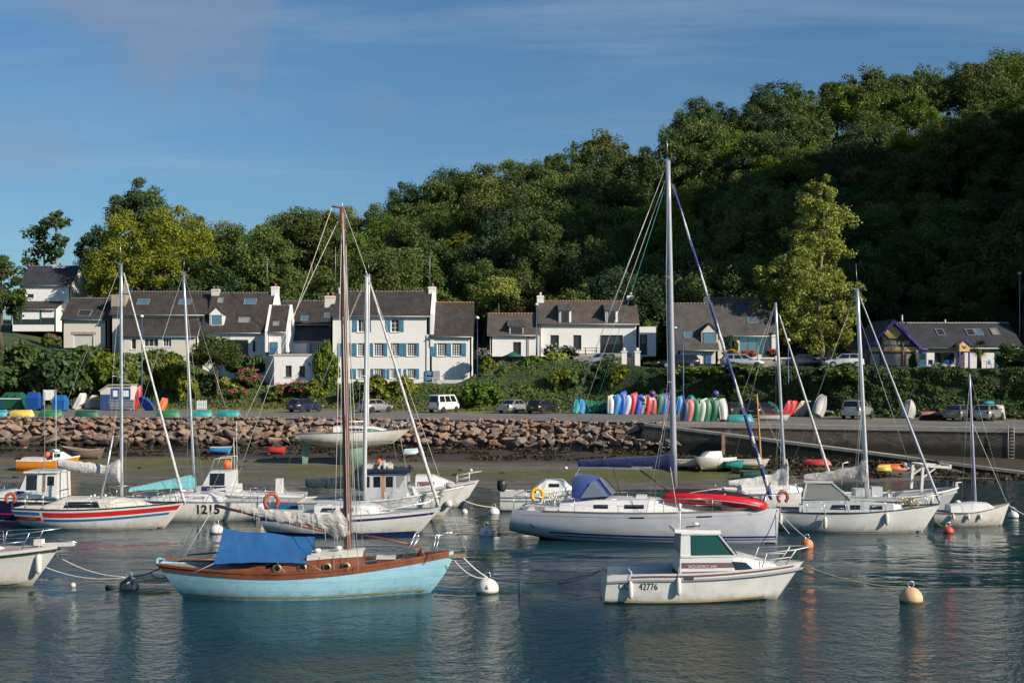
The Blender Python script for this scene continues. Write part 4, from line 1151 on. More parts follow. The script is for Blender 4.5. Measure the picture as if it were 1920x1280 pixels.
    def dormer(s, px0, px1, py_top, py_eave, py_sill, mat, roofmat, depth=2.2, pane=PANE, frame=FRAMEW, gable=True, w=0.0, win=None, pitch=0.5):
        """dormer standing on the front slope; gabled or with a flat shed roof"""
        a, b_ = s.u(px0), s.u(px1); zt, ze, zs = s.z(py_top), s.z(py_eave), s.z(py_sill); m_ = (a+b_)/2
        mb = MB()
        if gable:
            poly = [(a, zs), (b_, zs), (b_, ze), (m_, zt-0.08), (a, ze)]
            mb.prism(poly, w-0.02, w+depth, 'xz')
        else: mb.box(a, b_, w-0.02, w+depth, zs, ze)
        d_ = mb.build('dormer', mat, s.t)
        mb = MB()
        if gable:
            k = (zt-ze)/((b_-a)/2); e = 0.14
            for sg in (-1, 1):
                xe = m_ + sg*((b_-a)/2 + e); zed = ze - e*k
                mb.add([(m_, w-0.16, zt), (xe, w-0.16, zed), (xe, w-0.16, zed+0.1), (m_, w-0.16, zt+0.1), (m_, w+depth, zt), (xe, w+depth, zed), (xe, w+depth, zed+0.1), (m_, w+depth, zt+0.1)],
                       [(0,3,2,1),(4,5,6,7),(0,1,5,4),(1,2,6,5),(2,3,7,6),(3,0,4,7)])
        else:
            mb.prism([(w-0.25, ze), (w+depth+0.4, zt), (w+depth+0.4, zt+0.1), (w-0.25, ze+0.1)], a-0.12, b_+0.12, 'yz')
        mb.build('dormer_roof', roofmat, d_)
        ua, ub, za, zb_ = win or (a+0.18, b_-0.18, zs+0.12, ze-0.05)
        mb = MB(); f_ = 0.08; y_ = w-0.09
        mb.box(ua, ua+f_, y_, y_+0.06, za, zb_); mb.box(ub-f_, ub, y_, y_+0.06, za, zb_); mb.box(ua+f_, ub-f_, y_, y_+0.06, zb_-f_, zb_); mb.box(ua+f_, ub-f_, y_, y_+0.06, za, za+f_)
        mb.build('window_frame', frame, d_)
        MB().box(ua+f_, ub-f_, y_+0.015, y_+0.03, za+f_, zb_-f_).build('pane', pane, d_)
        return d_

# --- the big white house with blue shutters
h = House('white_house', 'large white house with blue shutters and windows in three rows', 620, 815, 155, 722, 7.5, rz=0.0)
top = [(671, 685, 598, 622), (733, 748, 598, 622)]
mid = [(642, 657, 643, 667), (670, 683, 643, 667), (701, 719, 643, 667), (732, 748, 643, 667), (763, 780, 643, 667)]
low = [(669, 683, 691, 709), (701, 718, 691, 709), (731, 742, 691, 709), (763, 779, 691, 709)]
wingw = [(820, 837, 643, 667), (847, 865, 643, 667)]
h.front(620, 800, 590, top + mid + low, WALLW)
h.shell(620, 808, 590, 545, WALLW)
h.roof(620, 806, 590, 545, SLATE)
# white parapet of the taller gable between the two roofs
MB().prism([(-0.25, h.z(650)), (7.6, h.z(650)), (7.6, h.z(588)), (3.75, h.z(541)), (-0.25, h.z(588))], h.u(807), h.u(807)+0.42, 'yz').build('gable_parapet', WALLW, h.t)
h.front(800, 884, 627, wingw, WALLW, w=-0.12, name='wing_wall')
h.shell(806, 885, 627, 568, WALLW, w=-0.12, depth=7.4, name='wing_gable')
h.roof(809, 886, 627, 566, SLATE, w=-0.12, depth=7.4, ridge=TILER, name='wing_roof')
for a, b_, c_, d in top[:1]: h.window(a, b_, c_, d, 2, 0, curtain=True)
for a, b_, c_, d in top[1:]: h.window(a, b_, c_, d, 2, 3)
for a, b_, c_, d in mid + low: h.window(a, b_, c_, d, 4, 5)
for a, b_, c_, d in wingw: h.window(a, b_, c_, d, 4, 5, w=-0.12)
for a, b_ in ((661, 669.5), (688, 696), (723, 732), (749, 757)): h.shutter(a, b_, 598, 622)
for a, b_ in ((633, 641), (660, 669), (694, 700), (720, 726), (749, 756), (757, 762.3), (781, 786)): h.shutter(a, b_, 643, 668)
for a, b_ in ((657, 668), (695.5, 700.4), (719, 723.5), (725.5, 730.5), (743, 752), (757.5, 762.3), (780, 786)): h.shutter(a, b_, 691, 710)
for a, b_ in ((807, 819), (838, 846), (866, 874)): h.shutter(a, b_, 643, 668, w=-0.12)
h.chimney(800, 814, 534, 560, 3.75, pots=1)
h.chimney(628, 640, 536, 552, 3.75, pots=1)
h.chimney(605, 624, 553, 575, 2.0, WALLC, pots=2)
h.door(797, 811, 695, 724, SHUT, w=-0.1, back=-0.02)
MB().box(h.u(812), h.u(825), -0.2, -0.13, h.z(724), h.z(695)).build('storm_porch', GREYP, h.t)
mb = MB()
for a in (793, 812, 827): mb.tube([(h.u(a), -1.3, h.z(724)), (h.u(a), -1.3, h.z(708))], 0.025, 5)
mb.tube([(h.u(790), -1.3, h.z(708)), (h.u(828), -1.3, h.z(708)), (h.u(857), -1.6, h.z(738))], 0.03, 5)
mb.tube([(h.u(790), -1.3, h.z(716)), (h.u(828), -1.3, h.z(716)), (h.u(855), -1.6, h.z(746))], 0.02, 5)
for a, z0_ in ((838, 719), (848, 730)): mb.tube([(h.u(a), -1.4, h.z(z0_+16)), (h.u(a), -1.4, h.z(z0_))], 0.02, 5)
mb.build('step_railing', FRAMEW, h.t)
mb = MB()
for i in range(9): mb.box(h.u(830)+i*0.27, h.u(830)+(i+1)*0.27, -2.0, -0.4, -2.6, 0.0-i*0.19)
mb.box(h.u(790), h.u(830), -1.5, -0.2, -2.6, -0.02)
mb.build('steps', CONC, h.t)
mb = MB(); mb.box(-0.3, h.u(893), -0.05, 0.2, -2.6, 0.0); mb.build('footing', STONEW, h.t)
def antenna(name, label, px_, Y, py0, py1, bars, w=0.0):
    x = WX(px_, Y); mb = MB(); z0_, z1_ = WZ(py1, Y), WZ(py0, Y)
    mb.tube([(0, 0, 0), (0, 0, z1_-z0_)], 0.035, 5)
    for (f_, l) in bars:
        z_ = (z1_-z0_)*f_; mb.tube([(-l, 0, z_), (l, 0, z_)], 0.022, 4)
        for i in range(4): xx = lerp(-l, l, i/3); mb.tube([(xx, -0.25, z_), (xx, 0.25, z_)], 0.015, 4)
    tag(mb.build(name, ZINC, loc=(x, Y, z0_)), label, 'antenna')
antenna('tv_antenna', 'television antenna on the right chimney of the big white house', 806, 158.7, 480, 534, [(0.7, 0.55), (0.3, 0.3)])
antenna('tv_antenna', 'tall television antenna on the white chimney left of the wooden mast', 501, 166, 485, 531, [(0.95, 0.3)])
antenna('tv_antenna', 'thin antenna pole just left of the wooden mast', 629, 158.9, 463, 536, [])

# --- low block with a roof terrace below it
h = House('terrace_block', 'flat-topped white block with two small windows left of the wooden mast', 486, 600, 151, 722, 5.5, 'house')
wn_ = [(535, 547, 685, 706), (561, 572, 686, 706)]
h.front(514, 600, 666, wn_, WALLW)
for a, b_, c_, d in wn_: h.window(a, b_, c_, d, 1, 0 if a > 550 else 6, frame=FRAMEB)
mb = MB(); a_ = h.u(514)
mb.quad((h.u(488), 3.2, 0), (a_, 0, 0), (a_, 0, h.z(666)), (h.u(488), 3.2, h.z(666)))
mb.quad((h.W, 0, 0), (h.W, 5.5, 0), (h.W, 5.5, h.z(666)), (h.W, 0, h.z(666)))
mb.add([(a_, 0, h.z(668)), (h.W, 0, h.z(668)), (h.W, 5.5, h.z(668)), (h.u(488), 5.5, h.z(668)), (h.u(488), 3.2, h.z(668))], [(0,1,2,3,4)])
mb.build('wall', WALLW, h.t, fix=False)
MB().box(a_-0.05, h.W+0.05, -0.06, 0.16, h.z(667.5), h.z(663)).build('parapet', CONC, h.t)
MB().box(h.u(500), h.W, -0.08, 0.0, -2.6, 0.0).build('footing', STONEW, h.t)

# --- houses with slate roofs behind the terrace block
h = House('slate_cottage', 'low white cottage with two skylights left of the big white house', 515, 622, 163, 668, 8)
h.shell(519, 620, 612, 563, WALLW, front=True)
h.roof(519, 620, 606, 563, SLATE); h.skylight(562, 576, 593, 603, BLUEGLASS); h.skylight(605, 619, 587, 597, BLUEGLASS)
h.leanto(535, 622, 637, 613, SLATED, -1.6, 0.0, wall=WALLW)
wn_ = [(590, 606, 643, 664)]
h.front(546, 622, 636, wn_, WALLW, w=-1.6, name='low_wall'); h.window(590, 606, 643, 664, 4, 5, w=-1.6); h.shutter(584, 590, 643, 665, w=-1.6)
MB().box(h.u(541), h.u(580), -2.2, -1.95, 0, h.z(645)).build('terrace_wall', WALLW, h.t)
h = House('gabled_wing', 'narrow slate-roofed wing with a white gable edge and blue door', 500, 540, 158, 668, 5)
h.shell(500, 539, 620, 573, WALLW, front=True); h.roof(502, 536, 618, 573, SLATE, oh=0.02); h.skylight(510, 522, 603, 612, SMOKED)
for u_ in (h.u(537), h.u(498)): MB().prism([(-0.4, h.z(660)), (5.0, h.z(660)), (5.0, h.z(620)), (2.5, h.z(569)), (-0.4, h.z(620))], u_, u_+0.3, 'yz').build('gable_parapet', WALLW, h.t)
h.door(506, 521, 641, 664, SHUT2, w=-0.1, back=0.0, glass=BLUEGLASS)

h = House('long_slate_house', 'long old slate-roofed house with gabled dormer and skylights', 380, 512, 165, 672, 9)
h.shell(384, 508, 620, 547, WALLW, front=True); h.roof(384, 506, 620, 547, SLATE)
MB().prism([(-0.4, h.z(650)), (9.2, h.z(650)), (9.2, h.z(620)), (4.5, h.z(541)), (-0.4, h.z(620))], h.u(504), h.u(504)+0.45, 'yz').build('gable_parapet', WALLW, h.t)
h.skylight(447, 471, 558, 570, BLUEGLASS); h.skylight(396, 407, 556, 567, SMOKED); h.skylight(443, 465, 595, 606, SMOKED)
h.dormer(391, 418, 574, 588, 612, WALLW, SLATE, 3.5, BLUEGLASS, w=0.6)
h.chimney(382, 397, 538, 560, 4.5, WALLC, TILEG, pots=2); h.chimney(497, 511, 533, 560, 4.5)
wn_ = [(428, 465, 637, 668), (473, 480, 637, 660)]
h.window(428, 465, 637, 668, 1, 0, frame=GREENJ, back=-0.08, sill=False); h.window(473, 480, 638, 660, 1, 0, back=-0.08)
h = House('long_slate_house', 'long slate-roofed cream house with blue gutter left of the dormer', 203, 390, 167, 668, 8)
h.shell(207, 388, 588, 545, WALLC, front=True); h.roof(207, 386, 588, 545, SLATE)
h.skylight(249, 272, 560, 572, BLUEGLASS); h.skylight(328, 352, 560, 572, BLUEGLASS)
h.chimney(210, 223, 528, 553, 4.0, STONEW, CONC); MB().box(h.u(203), h.u(230), 1.2, 3.4, h.z(585), h.z(551)).build('stone_gable_end', STONEW, h.t)
h.leanto(235, 378, 629, 597, SLATE, -2.4, 0.0, gut=SHUT, wall=WALLC)
wn_ = [(256, 265, 635, 655), (280, 306, 635, 650), (315, 330, 635, 650)]
h.front(235, 378, 628, wn_, WALLC, w=-2.4, name='low_wall')
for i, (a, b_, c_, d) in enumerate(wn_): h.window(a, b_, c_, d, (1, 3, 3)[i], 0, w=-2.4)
h = House('slate_garage', 'small slate-roofed cream garage with one skylight at left', 115, 203, 168, 652, 7)
wn_ = [(138, 175, 627, 652)]
h.front(116, 201, 600, wn_, WALLC); h.shell(116, 201, 600, 558, WALLC); h.roof(116, 201, 597, 558, SLATE, gut=SHUT); h.skylight(143, 168, 582, 594)
d_ = MB()
for i in range(6): d_.box(h.u(138), h.u(175), 0.14, 0.2, h.z(652)+i*(h.z(627)-h.z(652))/6, h.z(652)+(i+0.93)*(h.z(627)-h.z(652))/6)
d_.build('garage_door', GREYP if False else WALLG, h.t)
MB().box(h.u(134), h.u(180), -0.05, 0.0, h.z(627), h.z(622)).build('lintel', STONEW, h.t)
for hx0, hx1, hy, hd, hm_, hl_ in ((203, 390, 164.7, 3, WALLC, 'cream'), (380, 545, 162.8, 3, WALLW, 'white')):
    MB().box(WX(hx0, hy), WX(hx1, hy), hy, hy+hd, 5.0, WZ(667, hy)).build('retaining_wall', hm_)
    tag(bpy.context.scene.objects[-1] if False else COL.objects[-1], f'plain {hl_} retaining wall below the long slate-roofed house', 'wall', kind='thing')
# --- pale house at the far left
h = House('pale_house', 'tall pale house with a glazed sunroom at the far left', 38, 134, 186, 622, 7)
wn_ = [(50, 63, 551, 559)]
h.front(42, 132, 536, wn_, WALLW); h.shell(40, 133, 536, 497, WALLW); h.roof(38, 133, 533, 497, SLATED)
h.window(50, 63, 551, 559, 1, 0); h.chimney(84, 110, 494, 510, 3.5, WALLG, ZINC)
h.leanto(36, 118, 581, 566, SLATE, -3.0, 0.0, wall=WALLW)
mb = MB(); mb.box(h.u(36), h.u(118), -3.0, -2.9, 0, h.z(610)); mb.build('sunroom_sill', WALLW, h.t)
mb = MB(); mb.box(h.u(36), h.u(118), -2.92, -2.86, h.z(610), h.z(582)); mb.build('sunroom_glass', PANE, h.t)
for a in (37, 54, 90, 117): MB().box(h.u(a)-0.09, h.u(a)+0.09, -3.02, -2.93, h.z(610), h.z(582)).build('sunroom_post', GREENJ, h.t)
for a, b_, c_ in ((38, 53, 593), (56, 89, 600), (92, 116, 597)): MB().box(h.u(a), h.u(b_), -2.99, -2.94, h.z(c_), h.z(583)).build('roller_blind', FRAMEW, h.t)

# --- two white houses in the middle
h = House('dormer_house', 'white house with two dormers and white chimneys in the middle', 1005, 1198, 158, 668, 7.6)
wn_ = [(1032, 1048, 628, 655), (1075, 1090, 628, 655), (1125, 1168, 628, 662)]
h.front(1012, 1197, 607, wn_, WALLW); h.shell(1010, 1197, 607, 563, WALLW); h.roof(1010, 1197, 605, 563, SLATEB, ridge=TILER)
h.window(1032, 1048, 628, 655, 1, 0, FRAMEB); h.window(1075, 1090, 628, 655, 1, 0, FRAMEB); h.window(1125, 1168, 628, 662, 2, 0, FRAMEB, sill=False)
for a in (1045, 1132): h.dormer(a+3, a+26, 569, 582, 609, WALLW, SLATEG, 2.6, gable=False, w=-0.06)
h.chimney(1008, 1021, 551, 570, 3.8, pot=WALLW); h.chimney(1181, 1195, 551, 572, 3.8, pot=WALLW)
mb = MB(); mb.box(h.u(1197.5), h.u(1228), -1.2, 5, 0, h.z(613)); mb.build('annex_wall', WALLW, h.t)
h.door(1198, 1211, 628, 665, BLACK, w=-1.35, back=0.08, glass=DARKGLASS)
MB().tube([(h.u(1011), -0.1, 0), (h.u(1011), -0.1, h.z(612))], 0.05, 6).build('downpipe', GREYP, h.t)
mb = MB(); mb.box(h.u(1075), h.u(1200), -3.2, -0.01, -0.35, -0.05); mb.box(h.u(1075), h.u(1180), -3.25, -3.0, -0.05, 0.35); mb.build('patio', CONC, h.t)
h = House('small_white_house', 'small white house with a lichened roof and boxy dormer', 905, 1010, 157, 668, 7)
wn_ = [(962, 977, 641, 668)]
h.front(920, 1008, 627, wn_, WALLW); h.shell(919, 1010, 627, 587, WALLW); h.roof(915, 1010, 626, 587, SLATEB, ridge=TILER)
h.window(962, 977, 641, 668, 1, 0, FRAMEB, sill=False)
h.dormer(953, 984, 596, 612, 630, SLATEG, SLATEG, 2.8, gable=False, w=-0.05)
MB().box(h.u(988), h.u(992), -0.08, -0.01, 0, h.z(628)).build('downpipe', GREYP, h.t)

# --- house with the glass front
h = House('glass_front_house', 'cream house with steep grey slate roof and large glazed front', 1265, 1455, 151, 682, 8.5)
wn_ = [(1356, 1363, 632, 655), (1387, 1436, 630, 664)]
h.front(1340, 1455, 628, wn_, WALLC, w=0.0)
h.shell(1332, 1455, 628, 557, WALLC); h.roof(1330, 1456, 626, 557, SLATEG)
h.skylight(1405, 1424, 595, 607, BLUEGLASS)
h.window(1356, 1363, 632, 655, 1, 0, FRAMEB, BLUEGLASS); h.window(1387, 1436, 630, 664, 3, 0, FRAMEB, BLUEGLASS, sill=False)
h.shell(1266, 1340, 656, 570, WALLC, w=-2.2, depth=9, front=True, name='garage_wall'); h.roof(1266, 1340, 650, 569, SLATEG, w=-2.2, depth=9, name='garage_roof', over=0.45)
h.skylight(1280, 1296, 624, 636, BLUEGLASS)
h.dormer(1311, 1341, 607, 623, 648, WALLC, SLATEG, 3.0, BLUEGLASS, FRAMEB, w=-1.9)
h.door(1316, 1328, 664, 682, SHUT2, w=-2.3, back=0.0)
mb = MB()
for i in range(5): mb.box(h.u(1270)+i*0.5, h.u(1270)+(i+0.95)*0.5, -2.28, -2.21, 0, h.z(660))
mb.build('garage_door', WALLW, h.t)
h.chimney(1445, 1453, 628, 668, -0.3, WALLW, TILEG)

# --- the creperie
h = House('creperie', 'yellow-gabled creperie with purple trim and long dark slate roof', 1618, 1918, 140, 694, 8, 'restaurant')
g0, g1 = 1620, 1714; gm = 1666
mb = MB()
mb.prism([(h.u(g0), 0), (h.u(g1), 0), (h.u(g1), h.z(648)), (h.u(gm), h.z(604)), (h.u(g0), h.z(648))], -1.5, 6.0, 'xz')
mb.build('gable_wall', plain((0.11, 0.10, 0.10), 0.7, 0.2, 2.0, name='dark_boarding'), h.t)
mb = MB()
for sg in (-1, 1):
    xa, xb = h.u(gm), h.u(g0-3 if sg < 0 else g1+3); za, zb_ = h.z(602), h.z(653)
    mb.add([(xa, -2.0, za), (xb, -2.0, zb_), (xb, -2.0, zb_+0.14), (xa, -2.0, za+0.16), (xa, 7, za), (xb, 7, zb_), (xb, 7, zb_+0.14), (xa, 7, za+0.16)], [(0,3,2,1),(4,5,6,7),(0,1,5,4),(1,2,6,5),(2,3,7,6),(3,0,4,7)])
mb.build('gable_roof', SLATED, h.t)
mb = MB()
for sg in (-1, 1): mb.bar((h.u(gm), -2.06, h.z(603.5)), (h.u(g0-3 if sg < 0 else g1+3), -2.06, h.z(654)), 0.1, 0.24)
mb.build('barge_board', PURPLE, h.t)
MB().prism([(h.u(a), h.z(b_)) for a, b_ in ((gm, 609), (1683, 625), (1673, 635), (1659, 635), (1649, 625))], -1.62, -1.52, 'xz').build('ochre_panel', OCHRE, h.t)
for (a, b_, c_, d) in ((1631, 1641, 639, 646.5), (1649, 1658, 639, 646.5), (1660, 1672, 639, 646.5), (1676, 1683, 639, 646.5), (1686, 1697, 639, 646.5)):
    MB().box(h.u(a), h.u(b_), -1.56, -1.52, h.z(d), h.z(c_)).build('attic_pane', SMOKED, h.t)
for a in (1646, 1685): MB().box(h.u(a)-0.09, h.u(a)+0.09, -1.72, -1.6, 0, h.z(626)).build('timber_post', OLDWOOD, h.t)
sg_ = MB().box(h.u(1622), h.u(1711), -1.66, -1.55, h.z(659.5), h.z(651)).build('sign_board', OCHRE, h.t)
me = text_mesh('CREPERIE - BAR', 0.62); me.materials.append(plain((0.06, 0.035, 0.16), 0.5, 0.1, 2.0, name='sign_letters'))
o = link_mesh('sign_lettering', me, sg_); o.location = (h.u(1665), -1.668, h.z(655.4)); o.rotation_euler = (R(90), 0, 0); o.scale = (0.78, 1, 1)
for (a, b_) in ((1622, 1643), (1648, 1684), (1689, 1710)):
    f_ = MB().box(h.u(a), h.u(b_), -1.58, -1.515, h.z(686), h.z(663)).build('shop_window', FRAMEB, h.t)
    MB().box(h.u(a)+0.1, h.u(b_)-0.1, -1.60, -1.585, h.z(685), h.z(664)).build('pane', SMOKED, f_)
MB().box(h.u(1620), h.u(1714), -1.75, -1.5, 0, h.z(687)).build('shop_plinth', WALLG, h.t)
# long range to the right
wn_ = [(1752, 1790, 661, 680)]
h.front(1714, 1916, 652, wn_, WALLW, w=0.0); h.window(1752, 1790, 661, 680, 3, 0, FRAMEB, sill=True)
h.shell(1716, 1918, 652, 606, WALLG); h.roof(1700, 1916, 650, 605, SLATED)
MB().box(h.u(1716), h.u(1910), -0.06, -0.012, h.z(658.5), h.z(652.5)).build('ochre_band', OCHRE, h.t)
MB().tube([(h.u(1716), -0.45, h.z(654)), (h.u(1738), -0.45, h.z(655))], 0.08, 6).build('purple_fascia', PURPLE, h.t)
h.skylight(1768, 1784, 617, 630, PANE); h.skylight(1825, 1841, 617, 630, PANE); h.skylight(1842, 1856, 617, 630, BLUEGLASS); h.skylight(1873, 1888, 616, 629, SMOKED)
h.door(1867, 1882, 659, 690, SHUT2, w=-0.1, back=0.0, glass=BLUEGLASS)
h.door(1722, 1737, 660, 692, SHUT2, w=-0.1, back=0.0, glass=DARKGLASS)
mb = MB(); mb.prism([(h.u(1792), h.z(659)), (h.u(1811), h.z(659)), (h.u(1811), h.z(646)), (h.u(1801.5), h.z(638)), (h.u(1792), h.z(646))], -1.2, 1.5, 'xz')
pc = mb.build('porch', OCHRE, h.t)
mb = MB()
for a in (1793, 1810): mb.box(h.u(a)-0.08, h.u(a)+0.08, -1.2, -1.04, 0, h.z(659))
mb.build('porch_post', PURPLE, pc)
mb = MB()
for sg in (-1, 1): mb.bar((h.u(1801.5), -1.26, h.z(636.5)), (h.u(1801.5)+sg*0.75, -1.26, h.z(647)), 0.16, 0.12)
mb.build('porch_trim', PURPLE, pc)
MB().prism([(h.u(1797), h.z(648)), (h.u(1801), h.z(651)), (h.u(1806), h.z(648)), (h.u(1803), h.z(653.5)), (h.u(1800), h.z(653))], -1.25, -1.21, 'xz').build('bird_emblem', PURPLE, pc)
h.door(1795, 1808, 662, 694, FRAMEB, w=-0.15, back=0.0)
for a, t_ in ((1712, 587), (1795, 596)): MB().tube([(h.u(a), 4, h.z(610)), (h.u(a), 4, h.z(t_))], 0.12, 8).build('flue', ZINC, h.t)
MB().box(h.u(1720), h.u(1916), 3.7, 4.3, h.z(604), h.z(602)).build('ridge_capping', ZINC, h.t)

# --- low walls and terraces round the houses
mb = MB(); mb.box(WX(1075, 150), WX(1200, 150), 150, 150.4, 6.6, WZ(670, 150)); tag(mb.build('terrace_wall', STONEW), 'grey stone terrace wall below the dormer house', 'wall', kind='thing')
mb = MB(); mb.box(WX(1355, 141), WX(1590, 141), 141, 141.3, 8.0, WZ(673, 141)); gw_ = mb.build('roadside_wall', STONEW); tag(gw_, 'low stone wall with white rail in front of the glazed house', 'wall', kind='thing')
mb = MB(); mb.box(WX(1355, 141), WX(1590, 141), 140.9, 141.4, WZ(672.5, 141), WZ(670, 141))
for px_ in (1362, 1391, 1423, 1455, 1487, 1520, 1556, 1588): mb.box(WX(px_, 141)-0.1, WX(px_, 141)+0.1, 140.85, 141.45, WZ(675, 141), WZ(667, 141))
mb.build('rail', FRAMEW, gw_)
mb = MB(); mb.box(WX(820, 150), WX(893, 150), 150.2, 150.5, 5.2, WZ(712, 150)); tag(mb.build('garden_wall', WALLG), 'stained white garden wall right of the blue house door', 'wall', kind='thing')
mb = MB(); yw = 149.2; mb.box(WX(395, yw), WX(540, yw), yw, yw+0.4, 3.3, WZ(752, yw)); tag(mb.build('garden_wall', STONEW), 'low rubble garden wall below the pink hydrangeas', 'wall', kind='thing')
for px_, lab in ((1310+16, 'white stone gate pillar right of the stone terrace wall'), (1195, 'white gate pillar by the annex of the dormer house')):
    x = WX(px_ if px_ < 1300 else 1170, 149.5); mb = MB(); mb.box(x-0.3, x+0.3, 149.2, 149.8, 8.0, 10.1); mb.box(x-0.38, x+0.38, 149.12, 149.88, 10.1, 10.25); mb.ball((x, 149.5, 10.45), 0.2)
    tag(mb.build('gate_pillar', WALLW), lab, 'pillar')

# ---------------------------------------------------------------- boats
class Hull:
    """Lofted hull: x runs from the stern (-L/2) to the bow (+L/2), z = 0 at the waterline."""
    def __init__(s, L, B, fs, fm, fb, draft=0.5, rake=0.8, srake=0.3, tw=0.7, tm=0.42, p=0.8, q=0.45, flare=0.0, chine=False, low=0.42, curve=1.0, bd=0.15, sd=0.1):
        s.__dict__.update(locals())
    def plan(s, t):
        if t < s.tm: return s.tw + (1 - s.tw) * math.sin(math.pi/2 * t / s.tm)
        return max(0.0, math.cos(math.pi/2 * (t - s.tm) / (1 - s.tm))) ** s.p
    def sheer(s, t):
        if t < s.low: u = 1 - t / s.low; return s.fm + (s.fs - s.fm) * u * u
        u = (t - s.low) / (1 - s.low); return s.fm + (s.fb - s.fm) * u ** 1.7
    def keel(s, t):
        k = 1 - abs(2*t - 0.95) ** 2.4 if t < 0.975 else 0
        return lerp(s.sd, s.bd, t) + (s.draft - 0.1) * max(0.0, k)
    def pt(s, t, f, side=-1, off=0.0):
        """f: 0 at the sheer, 1 at the keel (fraction of the height)"""
        sh, kl = s.sheer(t), s.keel(t)
        z = sh - (sh + kl) * f
        if s.chine:
            fc = (sh - 0.03 - 0.25*max(0, t-0.5)) / (sh + kl); fc = min(0.9, max(0.3, fc))
            y = lerp(1.0, lerp(0.93, 0.72, max(0, t-0.4)), f/fc) if f < fc else lerp(lerp(0.93, 0.72, max(0, t-0.4)), 0.0, ((f-fc)/(1-fc)) ** 1.2)
        else:
            y = max(0.0, 1 - f ** lerp(3.4, 1.9, max(0.0, (t-0.3)/0.7))) ** s.q
            y *= 1 - s.flare * f * max(0.0, t)
        y = y * s.plan(t) * s.B / 2
        xa = -s.L/2 + s.srake * (s.fs - z) / max(0.3, s.fs)
        zb = max(-1.0, min(1.0, (s.fb - z) / max(0.3, s.fb)))
        xf = s.L/2 - s.rake * (zb ** s.curve if zb > 0 else 0) - (s.rake*1.2*max(0.0, (s.fb-z)/s.fb - 1))
        x = lerp(xa, xf, t)
        if s.flare > 0.3 and False: pass
        return Vector((x, side * (y + (off if y > 0.02 or off == 0 else off*0.6)), z))
    def body(s, parent, mat, name='hull', nt=26, nv=12):
        mb = MB()
        ts = [1 - (1 - i/nt) ** 1.25 for i in range(nt+1)]
        for side in (-1, 1):
            mb.loft([[s.pt(t, v/nv, side) for v in range(nv+1)] for t in ts], closed=False)
        st = [s.pt(0, v/nv, -1) for v in range(nv+1)] + [s.pt(0, v/nv, 1) for v in range(nv-1, -1, -1)]
        mb.add(st, [list(range(len(st)))])
        return mb.build(name, mat, parent)
    def deck(s, parent, mat, drop=0.05, t0=0.0, t1=0.985, inset=0.03, name='deck', camber=0.04):
        mb = MB(); rows = []
        for i in range(21):
            t = lerp(t0, t1, i/20); a, b_ = s.pt(t, 0, -1), s.pt(t, 0, 1)
            w = max(0.0, a.y*-1 - inset)
            rows.append([Vector((a.x, -w, a.z-drop)), Vector((a.x, -w*0.5, a.z-drop+camber*0.7)), Vector((a.x, 0, a.z-drop+camber)), Vector((a.x, w*0.5, a.z-drop+camber*0.7)), Vector((a.x, w, a.z-drop))])
        mb.loft(rows, closed=False, smooth=True)
        return mb.build(name, mat, parent, fix=False)
    def band(s, parent, name, mat, hi, lo, t0=0.0, t1=1.0, off=0.006, sides=(-1, 1), n=24, nv=2, transom=False):
        """stripe between two heights (numbers or functions of t), a hair proud of the hull"""
        H = hi if callable(hi) else (lambda t: hi); Lo = lo if callable(lo) else (lambda t: lo)
        fr = lambda t, z: max(0.0, min(1.0, (s.sheer(t) - z) / (s.sheer(t) + s.keel(t))))
        o = None
        for side in sides:
            rows = []
            for i in range(n+1):
                t = lerp(t0, t1, i/n)
                rows.append([s.pt(t, fr(t, lerp(H(t), Lo(t), k/nv)), side, off) for k in range(nv+1)])
            o = MB().loft(rows, closed=False).build(name, mat, parent)
        mb = MB()
        if transom:
            t = 0.0; pts = []
            for side in (-1, 1):
                col = [s.pt(t, fr(t, lerp(H(t), Lo(t), k/nv)), side, off) for k in range(nv+1)]
                pts.append(col)
            mb.loft([[p_ + Vector((-off, 0, 0)) for p_ in pts[0]], [p_ + Vector((-off, 0, 0)) for p_ in pts[1]]], closed=False)
            mb.build(name, mat, parent)
        return o
    def rail(s, parent, name, mat, h=0.05, w=0.035, t0=0.0, t1=0.995, drop=0.0, sides=(-1, 1)):
        """toe rail, rubbing strake or capping that follows the sheer"""
        mb = MB()
        for side in sides:
            rows = []
            for i in range(25):
                t = lerp(t0, t1, i/24); p_ = s.pt(t, 0, side); z = p_.z - drop
                yo, yi = p_.y + side*w*0.45, p_.y - side*w*0.55
                rows.append([Vector((p_.x, yo, z-h*0.3)), Vector((p_.x, yo, z+h*0.7)), Vector((p_.x, yi, z+h*0.7)), Vector((p_.x, yi, z-h*0.3))])
            mb.loft(rows, True, True, True, smooth=False)
        return mb.build(name, mat, parent)
    def at(s, x):
        """t whose sheer point lies at x"""
        return max(0.0, min(1.0, (x + s.L/2) / s.L))
    def edge(s, x, side=-1, inset=0.06, up=0.0):
        p_ = s.pt(s.at(x), 0, side); y = max(0.0, abs(p_.y) - inset)
        return Vector((p_.x, side*y, p_.z + up))
    def surf(s, x, z, side=-1, off=0.0):
        """point of the topsides at a given x and z"""
        t = s.at(x)
        for _ in range(6):
            f = (s.sheer(t) - z) / (s.sheer(t) + s.keel(t)); p_ = s.pt(t, max(0, min(1, f)), side); t = max(0, min(1, t + (x - p_.x) / s.L))
        p_ = s.pt(t, max(0, min(1, f)), side, off)
        return p_
